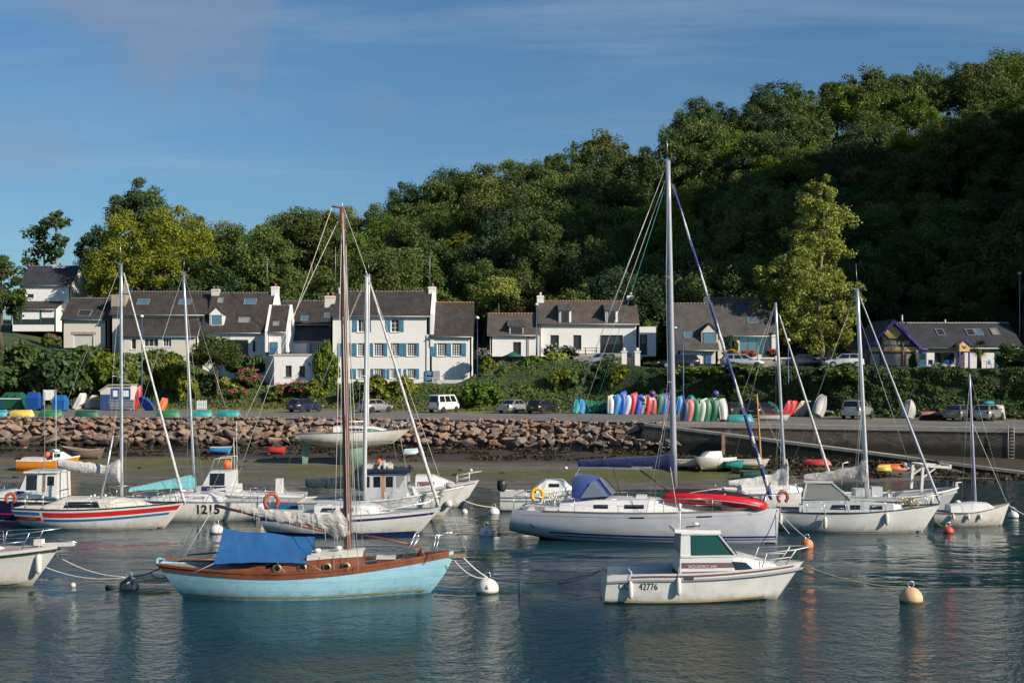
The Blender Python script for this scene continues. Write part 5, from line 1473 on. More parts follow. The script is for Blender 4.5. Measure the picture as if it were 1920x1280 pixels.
    def letter(s, parent, name, body, mat, x, z, size, side=-1, sx=1.0, shear=0.0, bold=0.0):
        """lettering laid on the topsides"""
        me = text_mesh(body, size, 0.0, bold); me.materials.append(mat)
        for v_ in me.vertices:
            xx, zz = v_.co.x*sx + v_.co.y*shear, v_.co.y
            p_ = s.surf(x + xx * (1 if side < 0 else -1), z + zz, side, 0.012)
            v_.co = (p_.x, p_.y, z + zz)
        return link_mesh(name, me, parent)

def cabin_rings(st, camber=0.06):
    """stations: (x, half-width low, half-width high, z low, z high)"""
    return [[Vector((x, -wb, zb)), Vector((x, -wt, zt)), Vector((x, -wt*0.5, zt+camber*0.8)), Vector((x, 0, zt+camber)), Vector((x, wt*0.5, zt+camber*0.8)), Vector((x, wt, zt)), Vector((x, wb, zb))] for x, wb, wt, zb, zt in st]
def cabin(parent, st, mat, name='cabin', camber=0.06, cap=True):
    return MB().loft(cabin_rings(st, camber), False, cap, cap, smooth=False).build(name, mat, parent)
def side_panel(parent, st, x0, x1, f0, f1, mat, name='cabin_window', off=0.008, sides=(-1, 1), slant0=0.0, slant1=0.0, frame=None):
    """pane lying on the side of a cabin given by stations"""
    def P(x, f, sd):
        for a, b_ in zip(st, st[1:]):
            lo, hi = (a, b_) if a[0] < b_[0] else (b_, a)
            if lo[0] - 1e-6 <= x <= hi[0] + 1e-6:
                u = (x - lo[0]) / max(1e-6, hi[0] - lo[0]); v = [lerp(p_, q_, u) for p_, q_ in zip(lo, hi)]
                return Vector((x, sd * (lerp(v[1], v[2], f) + off), lerp(v[3], v[4], f)))
        v = st[0]; return Vector((x, sd * (lerp(v[1], v[2], f) + off), lerp(v[3], v[4], f)))
    out = []
    for sd in sides:
        mb = MB(); rows = []
        n = 5
        for i in range(n+1):
            u = i/n
            rows.append([P(lerp(x0, x1, u) + lerp(0, lerp(slant0, slant1, u), k), lerp(f0, f1, k), sd) for k in (0, 1)])
        mb.loft(rows, closed=False, smooth=False)
        out.append(mb.build(name, mat, parent, fix=False))
    return out
def line(name, pts, r, mat, parent=None, sag=0.0, n=2):
    pts = [Vector(p_) for p_ in pts]
    if sag and len(pts) == 2:
        k = 10; pts = [pts[0].lerp(pts[1], i/k) - Vector((0, 0, sag*4*(i/k)*(1-i/k))) for i in range(k+1)]
    return MB().tube(pts, r, 5).build(name, mat, parent)
def rails(parent, hl, xs_, h=0.55, mat=STEEL, r=0.012, wires=(1.0, 0.5), name='guard_rail', sides=(-1, 1), wr=0.006):
    for sd in sides:
        mb = MB(); tops = []
        for x in xs_:
            b0 = hl.edge(x, sd); mb.tube([b0, b0 + Vector((0, 0, h))], r, 5); tops.append(b0)
        for wv_ in wires:
            for a, b_ in zip(tops, tops[1:]): mb.tube([a + Vector((0, 0, h*wv_)), b_ + Vector((0, 0, h*wv_))], wr, 4)
        mb.build(name, mat, parent)
def pulpit(parent, hl, x0, h=0.6, mat=STEEL, r=0.016, over=0.1, name='pulpit', mid=True, lean=0.0):
    """bow rail: legs both sides and a loop round the stem"""
    mb = MB(); tip = hl.pt(1, 0, 1)
    a, b_ = hl.edge(x0, -1), hl.edge(x0, 1); xm = lerp(x0, hl.L/2, 0.55); c_, d = hl.edge(xm, -1), hl.edge(xm, 1)
    top = [a + Vector((lean*0.3, 0, h)), c_ + Vector((lean*0.6, 0, h*1.02)), Vector((tip.x + over, -0.12, tip.z + h)), Vector((tip.x + over, 0.12, tip.z + h)), d + Vector((lean*0.6, 0, h*1.02)), b_ + Vector((lean*0.3, 0, h))]
    mb.tube(top, r, 6)
    for base, t_ in ((a, top[0]), (b_, top[5]), (c_, top[1]), (d, top[4])): mb.tube([base, t_], r, 6)
    if mid: mb.tube([lerp(base, t_, 0.5) for base, t_ in ((a, top[0]), (c_, top[1]))] , r*0.7, 5); mb.tube([lerp(base, t_, 0.5) for base, t_ in ((b_, top[5]), (d, top[4]))], r*0.7, 5)
    return mb.build(name, mat, parent)
def pushpit(parent, hl, x1, h=0.6, mat=STEEL, r=0.016, name='pushpit'):
    mb = MB(); xa = -hl.L/2 + 0.06
    pts = [hl.edge(x1, -1), hl.edge(xa, -1), hl.edge(xa, 1), hl.edge(x1, 1)]
    for f_ in (1.0, 0.55): mb.tube([p_ + Vector((0, 0, h*f_)) for p_ in pts], r if f_ == 1 else r*0.7, 6)
    for p_ in pts: mb.tube([p_, p_ + Vector((0, 0, h))], r, 6)
    return mb.build(name, mat, parent)
def mast(parent, base, top, r0, r1, mat, spreaders=(), name='mast', sw=0.75, chain=None, smat=None, wr=0.008, shroud_mat=WIRE, caps=True, ry=None):
    """mast with spreaders, cap and lower shrouds; chain = (x, half-beam, z) of the chainplates"""
    base, top = Vector(base), Vector(top)
    m_ = MB(); n = 8
    m_.tube([base.lerp(top, i/n) for i in range(n+1)], [(lerp(r0, r1, (i/n)**1.5)*(ry or 0.8), lerp(r0, r1, (i/n)**1.5)) for i in range(n+1)], 10)
    mo = m_.build(name, mat, parent)
    tips = {-1: [], 1: []}
    for k, f_ in enumerate(spreaders):
        p_ = base.lerp(top, f_)
        for sd in (-1, 1):
            tip = p_ + Vector((-0.12, sd*sw*(1 - 0.25*k), 0.06)); tips[sd].append(tip)
            MB().tube([p_, tip], [0.03, 0.016], 6).build('spreader', smat or mat, mo)
    if chain:
        for sd in (-1, 1):
            cp = Vector((chain[0], sd*chain[1], chain[2]))
            line('shroud', [top.lerp(base, 0.02)] + tips[sd][::-1] + [cp], wr, shroud_mat, parent)
            if spreaders: line('lower_shroud', [base.lerp(top, spreaders[0]), cp + Vector((-0.35, 0, 0))], wr, shroud_mat, parent)
    return mo
def masthead(parent, top, h=0.9, mat=STEEL):
    t = Vector(top); mb = MB()
    mb.tube([t, t + Vector((-0.05, 0, h))], 0.012, 4); mb.tube([t + Vector((0, 0, 0.04)), t + Vector((-0.28, 0, 0.08)), t + Vector((-0.28, 0, 0.3))], 0.012, 4); mb.box(t.x-0.12, t.x+0.1, -0.05, 0.05, t.z-0.05, t.z+0.06)
    return mb.build('masthead_gear', mat, parent)
def furled(parent, a, b_, r0, r1, mat, name='furled_jib', n=40, twist=None, mats=None, lump=0.12):
    """rolled headsail from the tack a up to the head b"""
    a, b_ = Vector(a), Vector(b_); q = random.Random(int(abs(a.x*100)))
    pts = [a.lerp(b_, i/n) for i in range(n+1)]
    rs = [lerp(r0, r1, (i/n)**0.8) * (1 + q.uniform(-lump, lump)) for i in range(n+1)]; rs[0] *= 0.5
    mf = (lambda i, j: 1 if ((j + twist(i)) % 12) < 5 else 0) if twist else None
    return MB().tube(pts, rs, 12, mfun=mf).build(name, mats or mat, parent)
def sail_bundle(parent, a, b_, prof, mat, name='sail_cover', n=30, seed=1, rough=0.1, sag=0.0, ratio=0.55, fold=0.0):
    """cloth bundle along a boom from a (mast end) to b (aft); prof: (fraction, radius)"""
    a, b_ = Vector(a), Vector(b_); q = random.Random(seed); rings = []
    m = 16
    for i in range(n+1):
        u = i/n; c_ = a.lerp(b_, u) - Vector((0, 0, sag*4*u*(1-u))); r_ = interp(prof, u)
        ring = []
        for j in range(m):
            an = 2*math.pi*j/m
            rr_ = r_ * (1 + rough*mnoise.noise((u*9 + seed, math.cos(an)*1.3, math.sin(an)*1.3)) * 2 + fold*math.sin(u*70 + an*2 + seed))
            ring.append(c_ + Vector((q.uniform(-.01, .01), math.cos(an)*rr_*ratio, math.sin(an)*rr_)))
        rings.append(ring)
    return MB().loft(rings, True, True, True).build(name, mat, parent)
def horseshoe(name, label, loc, rz, mat, size=0.32, tilt=0.0, cat='lifebuoy', yoff=0.0):
    mb = MB(); pts = [(size*math.sin(a), 0, size*1.1*math.cos(a)) for a in [R(-150 + 300*i/14) for i in range(15)]]
    mb.tube(pts, [(0.055, 0.085)]*15, 8)
    o = mb.build(name, mat, loc=loc, rot=(tilt, 0, rz)); tag(o, label, cat); return o
def fender(name, label, loc, h=0.55, r=0.11, up=0.4, group=None, mat=FENDW):
    t = thing(name, label, 'fender', loc, 0, group)
    MB().lathe([(0.001, -h/2), (r*0.6, -h/2+0.03), (r, -h/2+0.12), (r, h/2-0.12), (r*0.55, h/2-0.03), (0.03, h/2)], 10).build('body', mat, t)
    MB().tube([(0, 0, h/2), (0.02, 0.03, h/2+up)], 0.012, 4).build('lanyard', ROPEW, t)
    return t
def on(t, x, y, z):
    """world position of a point given in a boat's own frame"""
    return Vector(t.location) + Matrix.Rotation(t.rotation_euler[2], 3, 'Z') @ Vector((x, y, z))
def boat(name, label, pxc, py_wl, rz=0.0, cat='sailboat', group=None, heel=0.0, z=0.0, Y=None):
    Yb_ = Y or YG(py_wl, z); t = thing(name, label, cat, (WX(pxc, Yb_), Yb_, z), R(rz), group)
    t.rotation_euler[0] = R(heel)
    return t, F / Yb_, Yb_
class Px:
    """picture columns and rows to a boat's own x and z (boat side-on at distance Y)"""
    def __init__(s, pxc, Y, zb=0.0): s.c, s.Y, s.s, s.zb = pxc, Y, F/Y, zb
    def x(s, px): return (px - s.c) / s.s
    def z(s, py): return WZ(py, s.Y) - s.zb
    def p(s, px, py, y=0.0): return Vector((s.x(px), y, s.z(py)))

# ================= blue wooden cutter in the foreground
t, s_, Yb_ = boat('wooden_sloop', 'light blue wooden sailing boat with mahogany cabin and brown mast in front', 578, 1113, rz=3)
X_ = Px(578, Yb_)
hl = Hull(10.4, 2.9, 1.18, 0.95, 1.5, 0.8, 0.85, 0.85, 0.40, 0.45, 0.95, 0.5, 0.0, curve=1.6, low=0.40, sd=0.22, bd=0.05)
hl.body(t, HULLBLUE); hl.deck(t, GREYWOOD, 0.10)
hl.band(t, 'antifouling', ANTIG, 0.10, -0.9, 0.02, 0.97)
hl.band(t, 'weed_line', plain((0.25, 0.22, 0.12), 0.8, 0.3, 3.0, name='scum_line'), 0.155, 0.09, 0.02, 0.96, 0.009)
hl.band(t, 'rubbing_strake', MAHOG, lambda u: hl.sheer(u)+0.0, lambda u: hl.sheer(u)-0.19, 0.0, 0.985, 0.03)
hl.rail(t, 'cap_rail', MAHOG, 0.07, 0.12, 0, 0.985)
hl.letter(t, 'name_lettering', 'PARISIEN OIS', CREAM, X_.x(375), hl.sheer(0.13)-0.10, 0.11)
me_ = t.children[-1]
for v_ in me_.data.vertices: v_.co.y -= 0.03
MB().tube([hl.pt(0, 0, -1), hl.pt(0, 0, -1) + Vector((-0.12, 0.4, 0.1)), hl.pt(0, 0, 1) + Vector((-0.12, -0.4, 0.1)), hl.pt(0, 0, 1)], 0.06, 6).build('stern_rail', HULLBLUE, t)
st = [(X_.x(500), 0.92, 0.9, 0.86, 0.98), (X_.x(540), 0.95, 0.90, 0.86, 1.28), (X_.x(580), 0.96, 0.88, 0.88, 1.36), (X_.x(640), 0.92, 0.84, 0.92, 1.44), (X_.x(682), 0.80, 0.72, 0.98, 1.46)]
cb_ = cabin(t, st, MAHOG, camber=0.1)
MB().loft([[p_ + Vector((0, (0.04 if p_.y > 0 else -0.04) if abs(p_.y) > .01 else 0, 0.06)) for p_ in r_[1:6]] + [p_ + Vector((0, 0.04 if p_.y > 0 else -0.04, -0.03)) for p_ in (r_[5], r_[1])] for r_ in cabin_rings(st[2:], 0.1)], True, True, True, smooth=False).build('coach_roof', CREAM, cb_)
for px_ in (526, 572, 617, 652):
    x = X_.x(px_); z_ = 1.07 + 0.02*(px_-526)/90
    for sd in (-1,):
        y_ = -(0.935 - (z_-0.9)*0.1)
        MB().lathe([(0.105, -0.03), (0.16, -0.025), (0.17, 0.0), (0.16, 0.03), (0.105, 0.03), (0.105, -0.03)], 16, (x, y_-0.01, z_), 'y', caps=False).build('porthole_rim', plain((0.35, 0.28, 0.13), 0.5, 0.3, 6.0, metal=0.7, name='dull_brass'), cb_)
        MB().lathe([(0.001, 0.0), (0.108, 0.0)], 14, (x, y_-0.014, z_), 'y', caps=False).build('porthole_glass', DARKGLASS, cb_)
for x, z_ in ((X_.x(636), 1.64), (X_.x(597), 1.56)): MB().lathe([(0.09, z_-0.15), (0.09, z_), (0.13, z_+0.02), (0.12, z_+0.1), (0.02, z_+0.13)], 10, (x, -0.35, 0)).build('vent_cowl', FENDW, t)
MB().box(X_.x(707), X_.x(740), -0.4, 0.4, 1.0, 1.28).build('fore_hatch', MAHOG, t)
MB().box(X_.x(707)-0.03, X_.x(740)+0.03, -0.43, 0.43, 1.285, 1.33).build('hatch_lid', CREAM, t)
for sd in (-1, 1): MB().prism([(X_.x(390), 0.92), (X_.x(505), 0.92), (X_.x(505), 1.2), (X_.x(470), 1.06), (X_.x(390), 1.0)], sd*0.88-0.02, sd*0.88+0.02, 'xz').build('cockpit_coaming', MAHOG, t)
MB().box(X_.x(385), X_.x(495), -0.86, 0.86, 0.55, 0.86).build('cockpit_well', plain((0.10, 0.16, 0.18), 0.7, 0.2, 2.0, name='blue_grey_paint'), t)
mb = MB(); mb.tube([X_.p(345, 1044, -0.75), X_.p(375, 1041, -0.85), X_.p(410, 1040, -0.9)], 0.035, 6); mb.tube([X_.p(345, 1044, 0.75), X_.p(410, 1040, 0.9)], 0.035, 6); mb.build('stern_handrail', MAHOG, t)
mb_, mt_ = X_.p(652, 1030), X_.p(641, 388)
m_ = mast(t, mb_ - Vector((0, 0, 0.3)), mt_, 0.14, 0.085, MASTWOOD, ry=1.0)
MB().tube([mt_ + Vector((0.03, 0, -0.02)), mt_ + Vector((-0.36, 0, 0.02))], 0.035, 6).build('masthead_crane', MASTWOOD, m_)
MB().tube([mt_, mt_ + Vector((0, 0, 0.14))], 0.03, 6).build('masthead_cap', ALUW, m_)
MB().tube([X_.p(650, 1005), X_.p(405, 946)], 0.06, 8).build('boom', MASTWOOD, t)
sail_bundle(t, X_.p(655, 985), X_.p(432, 950), [(0, 0.50), (0.06, 0.52), (0.13, 0.42), (0.22, 0.27), (0.4, 0.21), (0.7, 0.20), (0.86, 0.14), (1, 0.05)], CANVG, 'furled_mainsail', 110, 3, 0.18, 0.05, 0.42, 0.085)
mb = MB(); rows = []
tk = [i/16 for i in range(17)]; ridge = [(lerp(420, 590, u), lerp(989, 1006, u) + 3*math.sin(math.pi*u*2)**2) for u in tk]; foot = [(lerp(412, 584, u), 1047 - 3*math.sin(math.pi*u)) for u in tk]
for sd in (-1, 1):
    rows = []
    for (a, b_), (c_, d) in zip(ridge, foot):
        p0 = X_.p(a, b_, 0.0); p1 = X_.p(c_, d, sd*1.05)
        rows.append([p0.lerp(p1, k/10) + Vector((0, sd*(-0.12)*math.sin(math.pi*k/10) + 0.05*mnoise.noise((a*0.045, k*0.35, sd)) + 0.03*mnoise.noise((a*0.12 + k*0.5, k*0.2, 5)), -0.05*math.sin(math.pi*k/10) - 0.025*k/10*abs(math.sin(a*0.09)))) for k in range(11)])
    mb.loft(rows, closed=False)
mb.build('cockpit_tent', TARP, t, fix=False)
for a, b_ in (((405, 946), (345, 1052)), ((640, 400), (330, 1056)), ((622, 389), (386, 1058)), ): line('backstay' if a[1] < 900 else 'topping_line', [X_.p(*a, 0), X_.p(*b_, -0.6 if a[1] > 900 else 0.5)], 0.009, ROPEW, t)
line('forestay', [X_.p(645, 392), X_.p(874, 1036)], 0.009, ROPEW, t)
for sd in (-1, 1):
    for px0, py0, px1 in ((641, 400, 632), (642, 560, 658), (641, 400, 676)): line('shroud', [X_.p(px0, py0), Vector((X_.x(px1), sd*1.38, hl.sheer(0.6)+0.02))], 0.01, ROPEW, t)
for k in range(4): line('halyard', [X_.p(643 + k*3, 400 + 30*k, -0.16), X_.p(657 + k*4, 1035, -0.22 + k*0.05)], 0.010, (ROPEW, WIRE, ROPEW, ROPED)[k], t)
line('tent_lashing', [X_.p(413, 1046, -1.05), X_.p(378, 1061, -1.3)], 0.008, ROPEW, t); line('tent_lashing', [X_.p(528, 1045, -1.1), X_.p(546, 1064, -1.35)], 0.008, ROPEW, t)
line('tent_lashing', [X_.p(584, 1046, -1.1), X_.p(617, 1063, -1.35)], 0.008, ROPEW, t)
MB().tube([X_.p(662, 999, -0.1), X_.p(720, 1010, -0.1), X_.p(786, 1025, -0.1)], 0.04, 7).build('spinnaker_pole', MAHOG, t)
mb = MB()
for sd in (-1, 1):
    for a, b_ in ((753, 778), (758, 786), (806, 818), (810, 824)): mb.tube([X_.p(a, 1047, sd*0.62), X_.p(b_, 1005, sd*0.52)], 0.016, 6)
    mb.tube([X_.p(778, 1005, sd*0.52), X_.p(848, 1001, sd*0.2)], 0.018, 6)
mb.build('pulpit', STEEL, t)
mb = MB(); mb.tube([X_.p(783, 1047, 0), X_.p(788, 1030, 0), X_.p(796, 1047, 0)], 0.07, 8); mb.box(X_.x(786), X_.x(792), -0.2, 0.2, 1.25, 1.5); mb.build('anchor_windlass', MAHOG, t)
MB().bar(X_.p(838, 1044), X_.p(874, 1042), 0.16, 0.10).build('bowsprit', wood('pale_oak', (0.25, 0.17, 0.08), (0.4, 0.28, 0.14)), t)
mb = MB()
for k in range(9): mb.tube([X_.p(455 + k*22, 952 + k*5.0, -0.09), X_.p(457 + k*22, 968 + k*5.2 + (8 if k > 6 else 0), -0.11)], 0.008, 4)
mb.build('sail_ties', ROPEW, t)

# ================= white fishing cruiser with green windows
t, s_, Yb_ = boat('motor_cruiser', 'small white fishing cruiser with green-tinted wheelhouse windows', 1321, 1121, cat='motorboat')
X_ = Px(1321, Yb_)
hl = Hull(7.0, 2.5, 0.98, 1.06, 1.32, 0.35, 0.95, -0.10, 0.92, 0.35, 0.62, 0.4, chine=True, low=0.3)
hl.body(t, HULLW); hl.deck(t, DECK, 0.06, 0.36)
hl.band(t, 'antifouling', ANTIB, 0.05, -0.6, 0.0, 0.93)
hl.band(t, 'weed_line', plain((0.34, 0.24, 0.10), 0.8, 0.3, 3.0, name='ochre_scum'), lambda u: 0.09 + 0.10*u*u, 0.05, 0.1, 0.9, 0.008)
hl.rail(t, 'rubbing_strake', GREYP, 0.07, 0.07, 0, 0.99, 0.24)
hl.band(t, 'gunwale', GEL, lambda u: hl.sheer(u)+0.004, lambda u: hl.sheer(u)-0.22, 0, 0.99, 0.02)
hl.band(t, 'maroon_stripe', MAROON, lambda u: hl.sheer(u)-0.07, lambda u: hl.sheer(u)-0.14, 0.12, 0.95, 0.026)
MB().box(X_.x(1140), X_.x(1266), -1.0, 1.0, 0.25, 0.5).build('cockpit_sole', DECK, t)
mb = MB()
for sd in (-1, 1): mb.box(X_.x(1142), X_.x(1268), sd*1.02-0.09, sd*1.02+0.09, 0.5, 0.98)
mb.build('cockpit_side', plain((0.42, 0.52, 0.55), 0.6, 0.1, 2.0, name='pale_blue_liner'), t)
st = [(X_.x(1268), 1.02, 0.96, 0.95, 1.62), (X_.x(1366), 1.0, 0.92, 1.0, 1.60), (X_.x(1384), 0.97, 0.85, 1.02, 1.55), (X_.x(1408), 0.88, 0.72, 1.05, 1.44), (X_.x(1440), 0.62, 0.45, 1.15, 1.28), (X_.x(1452), 0.5, 0.4, 1.18, 1.2)]
cb_ = cabin(t, st, GEL)
side_panel(cb_, st, X_.x(1271), X_.x(1368), 0.38, 0.66, MAROON, 'maroon_panel')
side_panel(cb_, st, X_.x(1370), X_.x(1404), 0.25, 0.72, DARKGLASS, 'cabin_window', 0.012, slant0=-0.12, slant1=-0.25)
side_panel(cb_, st, X_.x(1271), X_.x(1438), 0.06, 0.20, MAROON, 'maroon_line')
me = text_mesh('AQUAPRO 690', 0.15); me.materials.append(FENDW); o = link_mesh('name_lettering', me, cb_); o.rotation_euler = (R(90), 0, 0); o.location = (X_.x(1309), -1.03, 1.265); o.scale = (1.0, 1, 1)
wh = [(X_.x(1269), 0.95, 0.84, 1.50, 2.42), (X_.x(1338), 0.93, 0.82, 1.50, 2.42), (X_.x(1374), 0.90, 0.80, 1.50, 1.52)]
def strip(mb, a, b_, w): mb.bar(a, b_, w, 0.06)
for sd in (-1, 1):
    whf = MB()
    A, B_, C_, D_ = Vector((X_.x(1269), sd*0.95, 1.6)), Vector((X_.x(1271), sd*0.84, 2.36)), Vector((X_.x(1340), sd*0.80, 2.36)), Vector((X_.x(1372), sd*0.88, 1.62))
    whf.loft([[A, B_], [Vector((X_.x(1288), sd*0.95, 1.6)), Vector((X_.x(1288), sd*0.84, 2.36))]], closed=False, smooth=False)
    strip(whf, C_, D_, 0.10); strip(whf, B_, C_, 0.08); strip(whf, A, D_, 0.10); whf.build('wheelhouse_frame', GEL, t)
for sd in (-1, 1):
    MB().quad(Vector((X_.x(1289), sd*0.93, 1.66)), Vector((X_.x(1367), sd*0.87, 1.66)), Vector((X_.x(1339), sd*0.81, 2.32)), Vector((X_.x(1289), sd*0.84, 2.32))).build('side_window', GREENGLASS, t, fix=False)
MB().quad((X_.x(1377), -0.84, 1.62), (X_.x(1377), 0.84, 1.62), (X_.x(1345), 0.76, 2.34), (X_.x(1345), -0.76, 2.34)).build('windscreen', GREENGLASS, t, fix=False)
MB().loft([[Vector((x, -w, z_)), Vector((x, -w*0.8, z_+0.11)), Vector((x, w*0.8, z_+0.11)), Vector((x, w, z_))] for x, w, z_ in ((X_.x(1260), 0.86, 2.40), (X_.x(1300), 0.88, 2.37), (X_.x(1345), 0.82, 2.36))], True, True, True, smooth=False).build('wheelhouse_roof', GEL, t)
MB().tube([(X_.x(1284), -0.3, 2.54), (X_.x(1310), -0.3, 2.58)], 0.025, 6).build('roof_rail', BLACK, t)
MB().ball((X_.x(1305), 0.1, 2.6), 0.12, 10, 6, squash=0.5).build('roof_vent', FENDW, t)
line('whip_aerial', [(X_.x(1274), 0, 2.5), (X_.x(1257), 0, 4.6)], 0.010, FENDW, t)
MB().tube([(X_.x(1276), 0.2, 2.5), (X_.x(1276), 0.2, 3.05)], 0.03, 6).build('light_pole', FENDW, t)
MB().lathe([(0.06, 3.05), (0.06, 3.3)], 8, (X_.x(1276), 0.2, 0)).build('masthead_light', FENDW, t)
MB().box(X_.x(1275), X_.x(1291), -1.30, -1.28, 0.86, 0.95).build('registration_plate', plain((0.05, 0.05, 0.05), 0.5, 0.3, 9.0, name='plate_black'), t)
hl.letter(t, 'registration_lettering', 'CC', BLACK, X_.x(1164), 0.60, 0.33, sx=0.78); hl.letter(t, 'registration_lettering', '42776', BLACK, X_.x(1209), 0.60, 0.33, sx=0.78)
pulpit(t, hl, X_.x(1424), 0.5, FENDW, 0.02, 0.12, lean=0.6)
line('stern_cleat_post', [hl.edge(X_.x(1181), -1), hl.edge(X_.x(1173), -1, up=0.2)], 0.015, FENDW, t)
for px_, lab in ((1183, 'white fender over the registration number of the fishing cruiser'), (1273, 'white fender hanging below the wheelhouse of the fishing cruiser')):
    fender('boat_fender', lab, (WX(px_, Yb_ - 1.4), Yb_ + hl.surf(X_.x(px_), 0.55).y - 0.105, 0.50 if px_ < 1200 else 0.62), 0.62, 0.088, 0.35)

# ================= bow of a white boat cut by the left edge
t, s_, Yb_ = boat('motor_cruiser', 'white motor cruiser cut off by the left edge, anchor on its bow', -80, 1095, rz=-4, cat='motorboat')
X_ = Px(-80, Yb_)
hl = Hull(8.0, 2.8, 1.1, 1.15, 1.52, 0.4, 1.1, 0.0, 0.9, 0.35, 0.7, 0.4, chine=True, low=0.3)
hl.body(t, HULLD); hl.deck(t, plain((0.45, 0.33, 0.30), 0.7, 0.1, 2.0, name='faded_pink_deck'), 0.03)
hl.band(t, 'antifouling', plain((0.20, 0.16, 0.08), 0.8, 0.4, 2.0, name='fouled_bottom'), lambda u: 0.06+0.05*u, -0.6, 0, 0.93)
hl.rail(t, 'rubbing_strake', BLACK, 0.06, 0.07, 0, 0.99, 0.16)
hl.band(t, 'gunwale', GEL, lambda u: hl.sheer(u)+0.004, lambda u: hl.sheer(u)-0.13, 0, 0.995, 0.018)
st = [(-2.6, 1.0, 0.85, 1.15, 1.9), (0.0, 1.0, 0.8, 1.15, 1.85), (1.6, 0.7, 0.4, 1.2, 1.35)]
cabin(t, st, GEL)
pulpit(t, hl, 1.4, 0.62, STEEL, 0.018, 0.0, lean=0.5)
rails(t, hl, (-2.5, -1.2, 0.1, 1.4), 0.6)
MB().bar((3.3, 0, 1.5), (4.5, 0, 1.56), 0.22, 0.14).build('bow_roller', FENDW, t)
mb = MB(); mb.tube([(3.9, 0, 1.75), (4.6, 0, 1.6)], 0.03, 6); mb.add([(4.55, -0.3, 1.5), (4.75, 0, 1.65), (4.55, 0.3, 1.5), (4.6, 0, 1.15)], [(0,1,3), (1,2,3)]); mb.build('anchor', STEEL, t)
MB().box(3.0, 3.3, -0.14, 0.14, 1.5, 1.72).build('windlass', FENDW, t)
fender('boat_fender', 'white fender at the bow of the cruiser on the left edge', (WX(76, Yb_-0.4), Yb_-0.6, 0.85), 0.75, 0.11, 0.4)

# ================= white sloop with red and blue stripes (left)
def sloop_common(): pass
t, s_, Yb_ = boat('striped_sloop', 'white sloop with red and blue hull stripes at left', 191, 988, rz=-4)
X_ = Px(191, Yb_); L = (352-30)/s_
hl = Hull(L, 2.9, 1.02, 1.0, 1.32, 0.6, 1.1, 0.55, 0.62, 0.42, 0.8, 0.5, low=0.3, sd=-0.1)
hl.body(t, HULLW); hl.deck(t, CREAM, 0.04)
hl.band(t, 'antifouling', ANTIR, 0.06, -0.8, 0.0, 0.985)
hl.band(t, 'red_stripe', REDP, lambda u: hl.sheer(u)-0.13, lambda u: hl.sheer(u)-0.37, 0.21, 0.985, 0.006); hl.band(t, 'blue_stripe', BLUEP, lambda u: hl.sheer(u)-0.46, lambda u: hl.sheer(u)-0.58, 0.205, 0.96, 0.006)
hl.band(t, 'blue_stripe', BLUEP, lambda u: hl.sheer(u)-0.13, lambda u: hl.sheer(u)-0.28, 0.0, 0.19, 0.006); hl.band(t, 'red_stripe', REDP, lambda u: hl.sheer(u)-0.37, lambda u: hl.sheer(u)-0.56, 0.0, 0.19, 0.006)
hl.letter(t, 'name_lettering', 'REVE DE BREIZ', YELLOWP, X_.x(66), hl.sheer(0.12)-0.47, 0.14)
hl.rail(t, 'toe_rail', BLACK, 0.06, 0.04)
st = [(X_.x(90), 0.85, 0.75, 0.98, 1.14), (X_.x(125), 0.92, 0.78, 0.98, 1.46), (X_.x(225), 0.85, 0.68, 1.02, 1.48), (X_.x(262), 0.62, 0.4, 1.1, 1.34), (X_.x(285), 0.4, 0.3, 1.15, 1.17)]
cb_ = cabin(t, st, CREAM); side_panel(cb_, st, X_.x(130), X_.x(200), 0.16, 0.80, DARKGLASS, 'cabin_window', slant0=0.15, slant1=-0.2)
m0, m1 = X_.p(229, 935), X_.p(228, 496)
mast(t, m0, m1, 0.095, 0.075, ALU, (0.52,), sw=0.85, chain=(X_.x(222), 1.2, 1.05)); masthead(t, m1, 1.35)
MB().tube([X_.p(226, 888), X_.p(108, 876)], 0.055, 8).build('boom', ALU, t)
sail_bundle(t, X_.p(227, 884), X_.p(106, 868), [(0, 0.62), (0.08, 0.5), (0.18, 0.30), (0.5, 0.30), (0.85, 0.26), (1, 0.2)], CANVW, 'sail_cover', 40, 7, 0.12, 0.06, 0.5)
furled(t, X_.p(350, 945), X_.p(233, 512), 0.085, 0.035, CANVW)
line('backstay', [m1, hl.pt(0, 0, 1) * 1.0], 0.008, WIRE, t)
rails(t, hl, [X_.x(p_) for p_ in (60, 100, 150, 195, 240, 290, 318)], 0.58); pulpit(t, hl, X_.x(318), 0.6); pushpit(t, hl, X_.x(62), 0.62)
MB().tube([X_.p(196, 937, -0.5), X_.p(219, 815, -0.45)], 0.055, 8).build('whisker_pole', ALU, t)
MB().box(X_.x(48), X_.x(90), -0.7, 0.7, 0.9, 1.0).build('cockpit_coaming', CREAM, t)
horseshoe('horseshoe_lifebuoy', 'faded red horseshoe lifebuoy on the stern rail of the striped sloop', on(t, X_.x(34), -1.1, 1.55), 0.2, LIFERED, 0.22)
mb = MB()
for k in range(7): mb.ball((X_.x(160+k*7), 0.2, 1.5+0.05*(k % 3)), 0.07, 8, 6)
mb.build('deck_gear', FENDW, t)

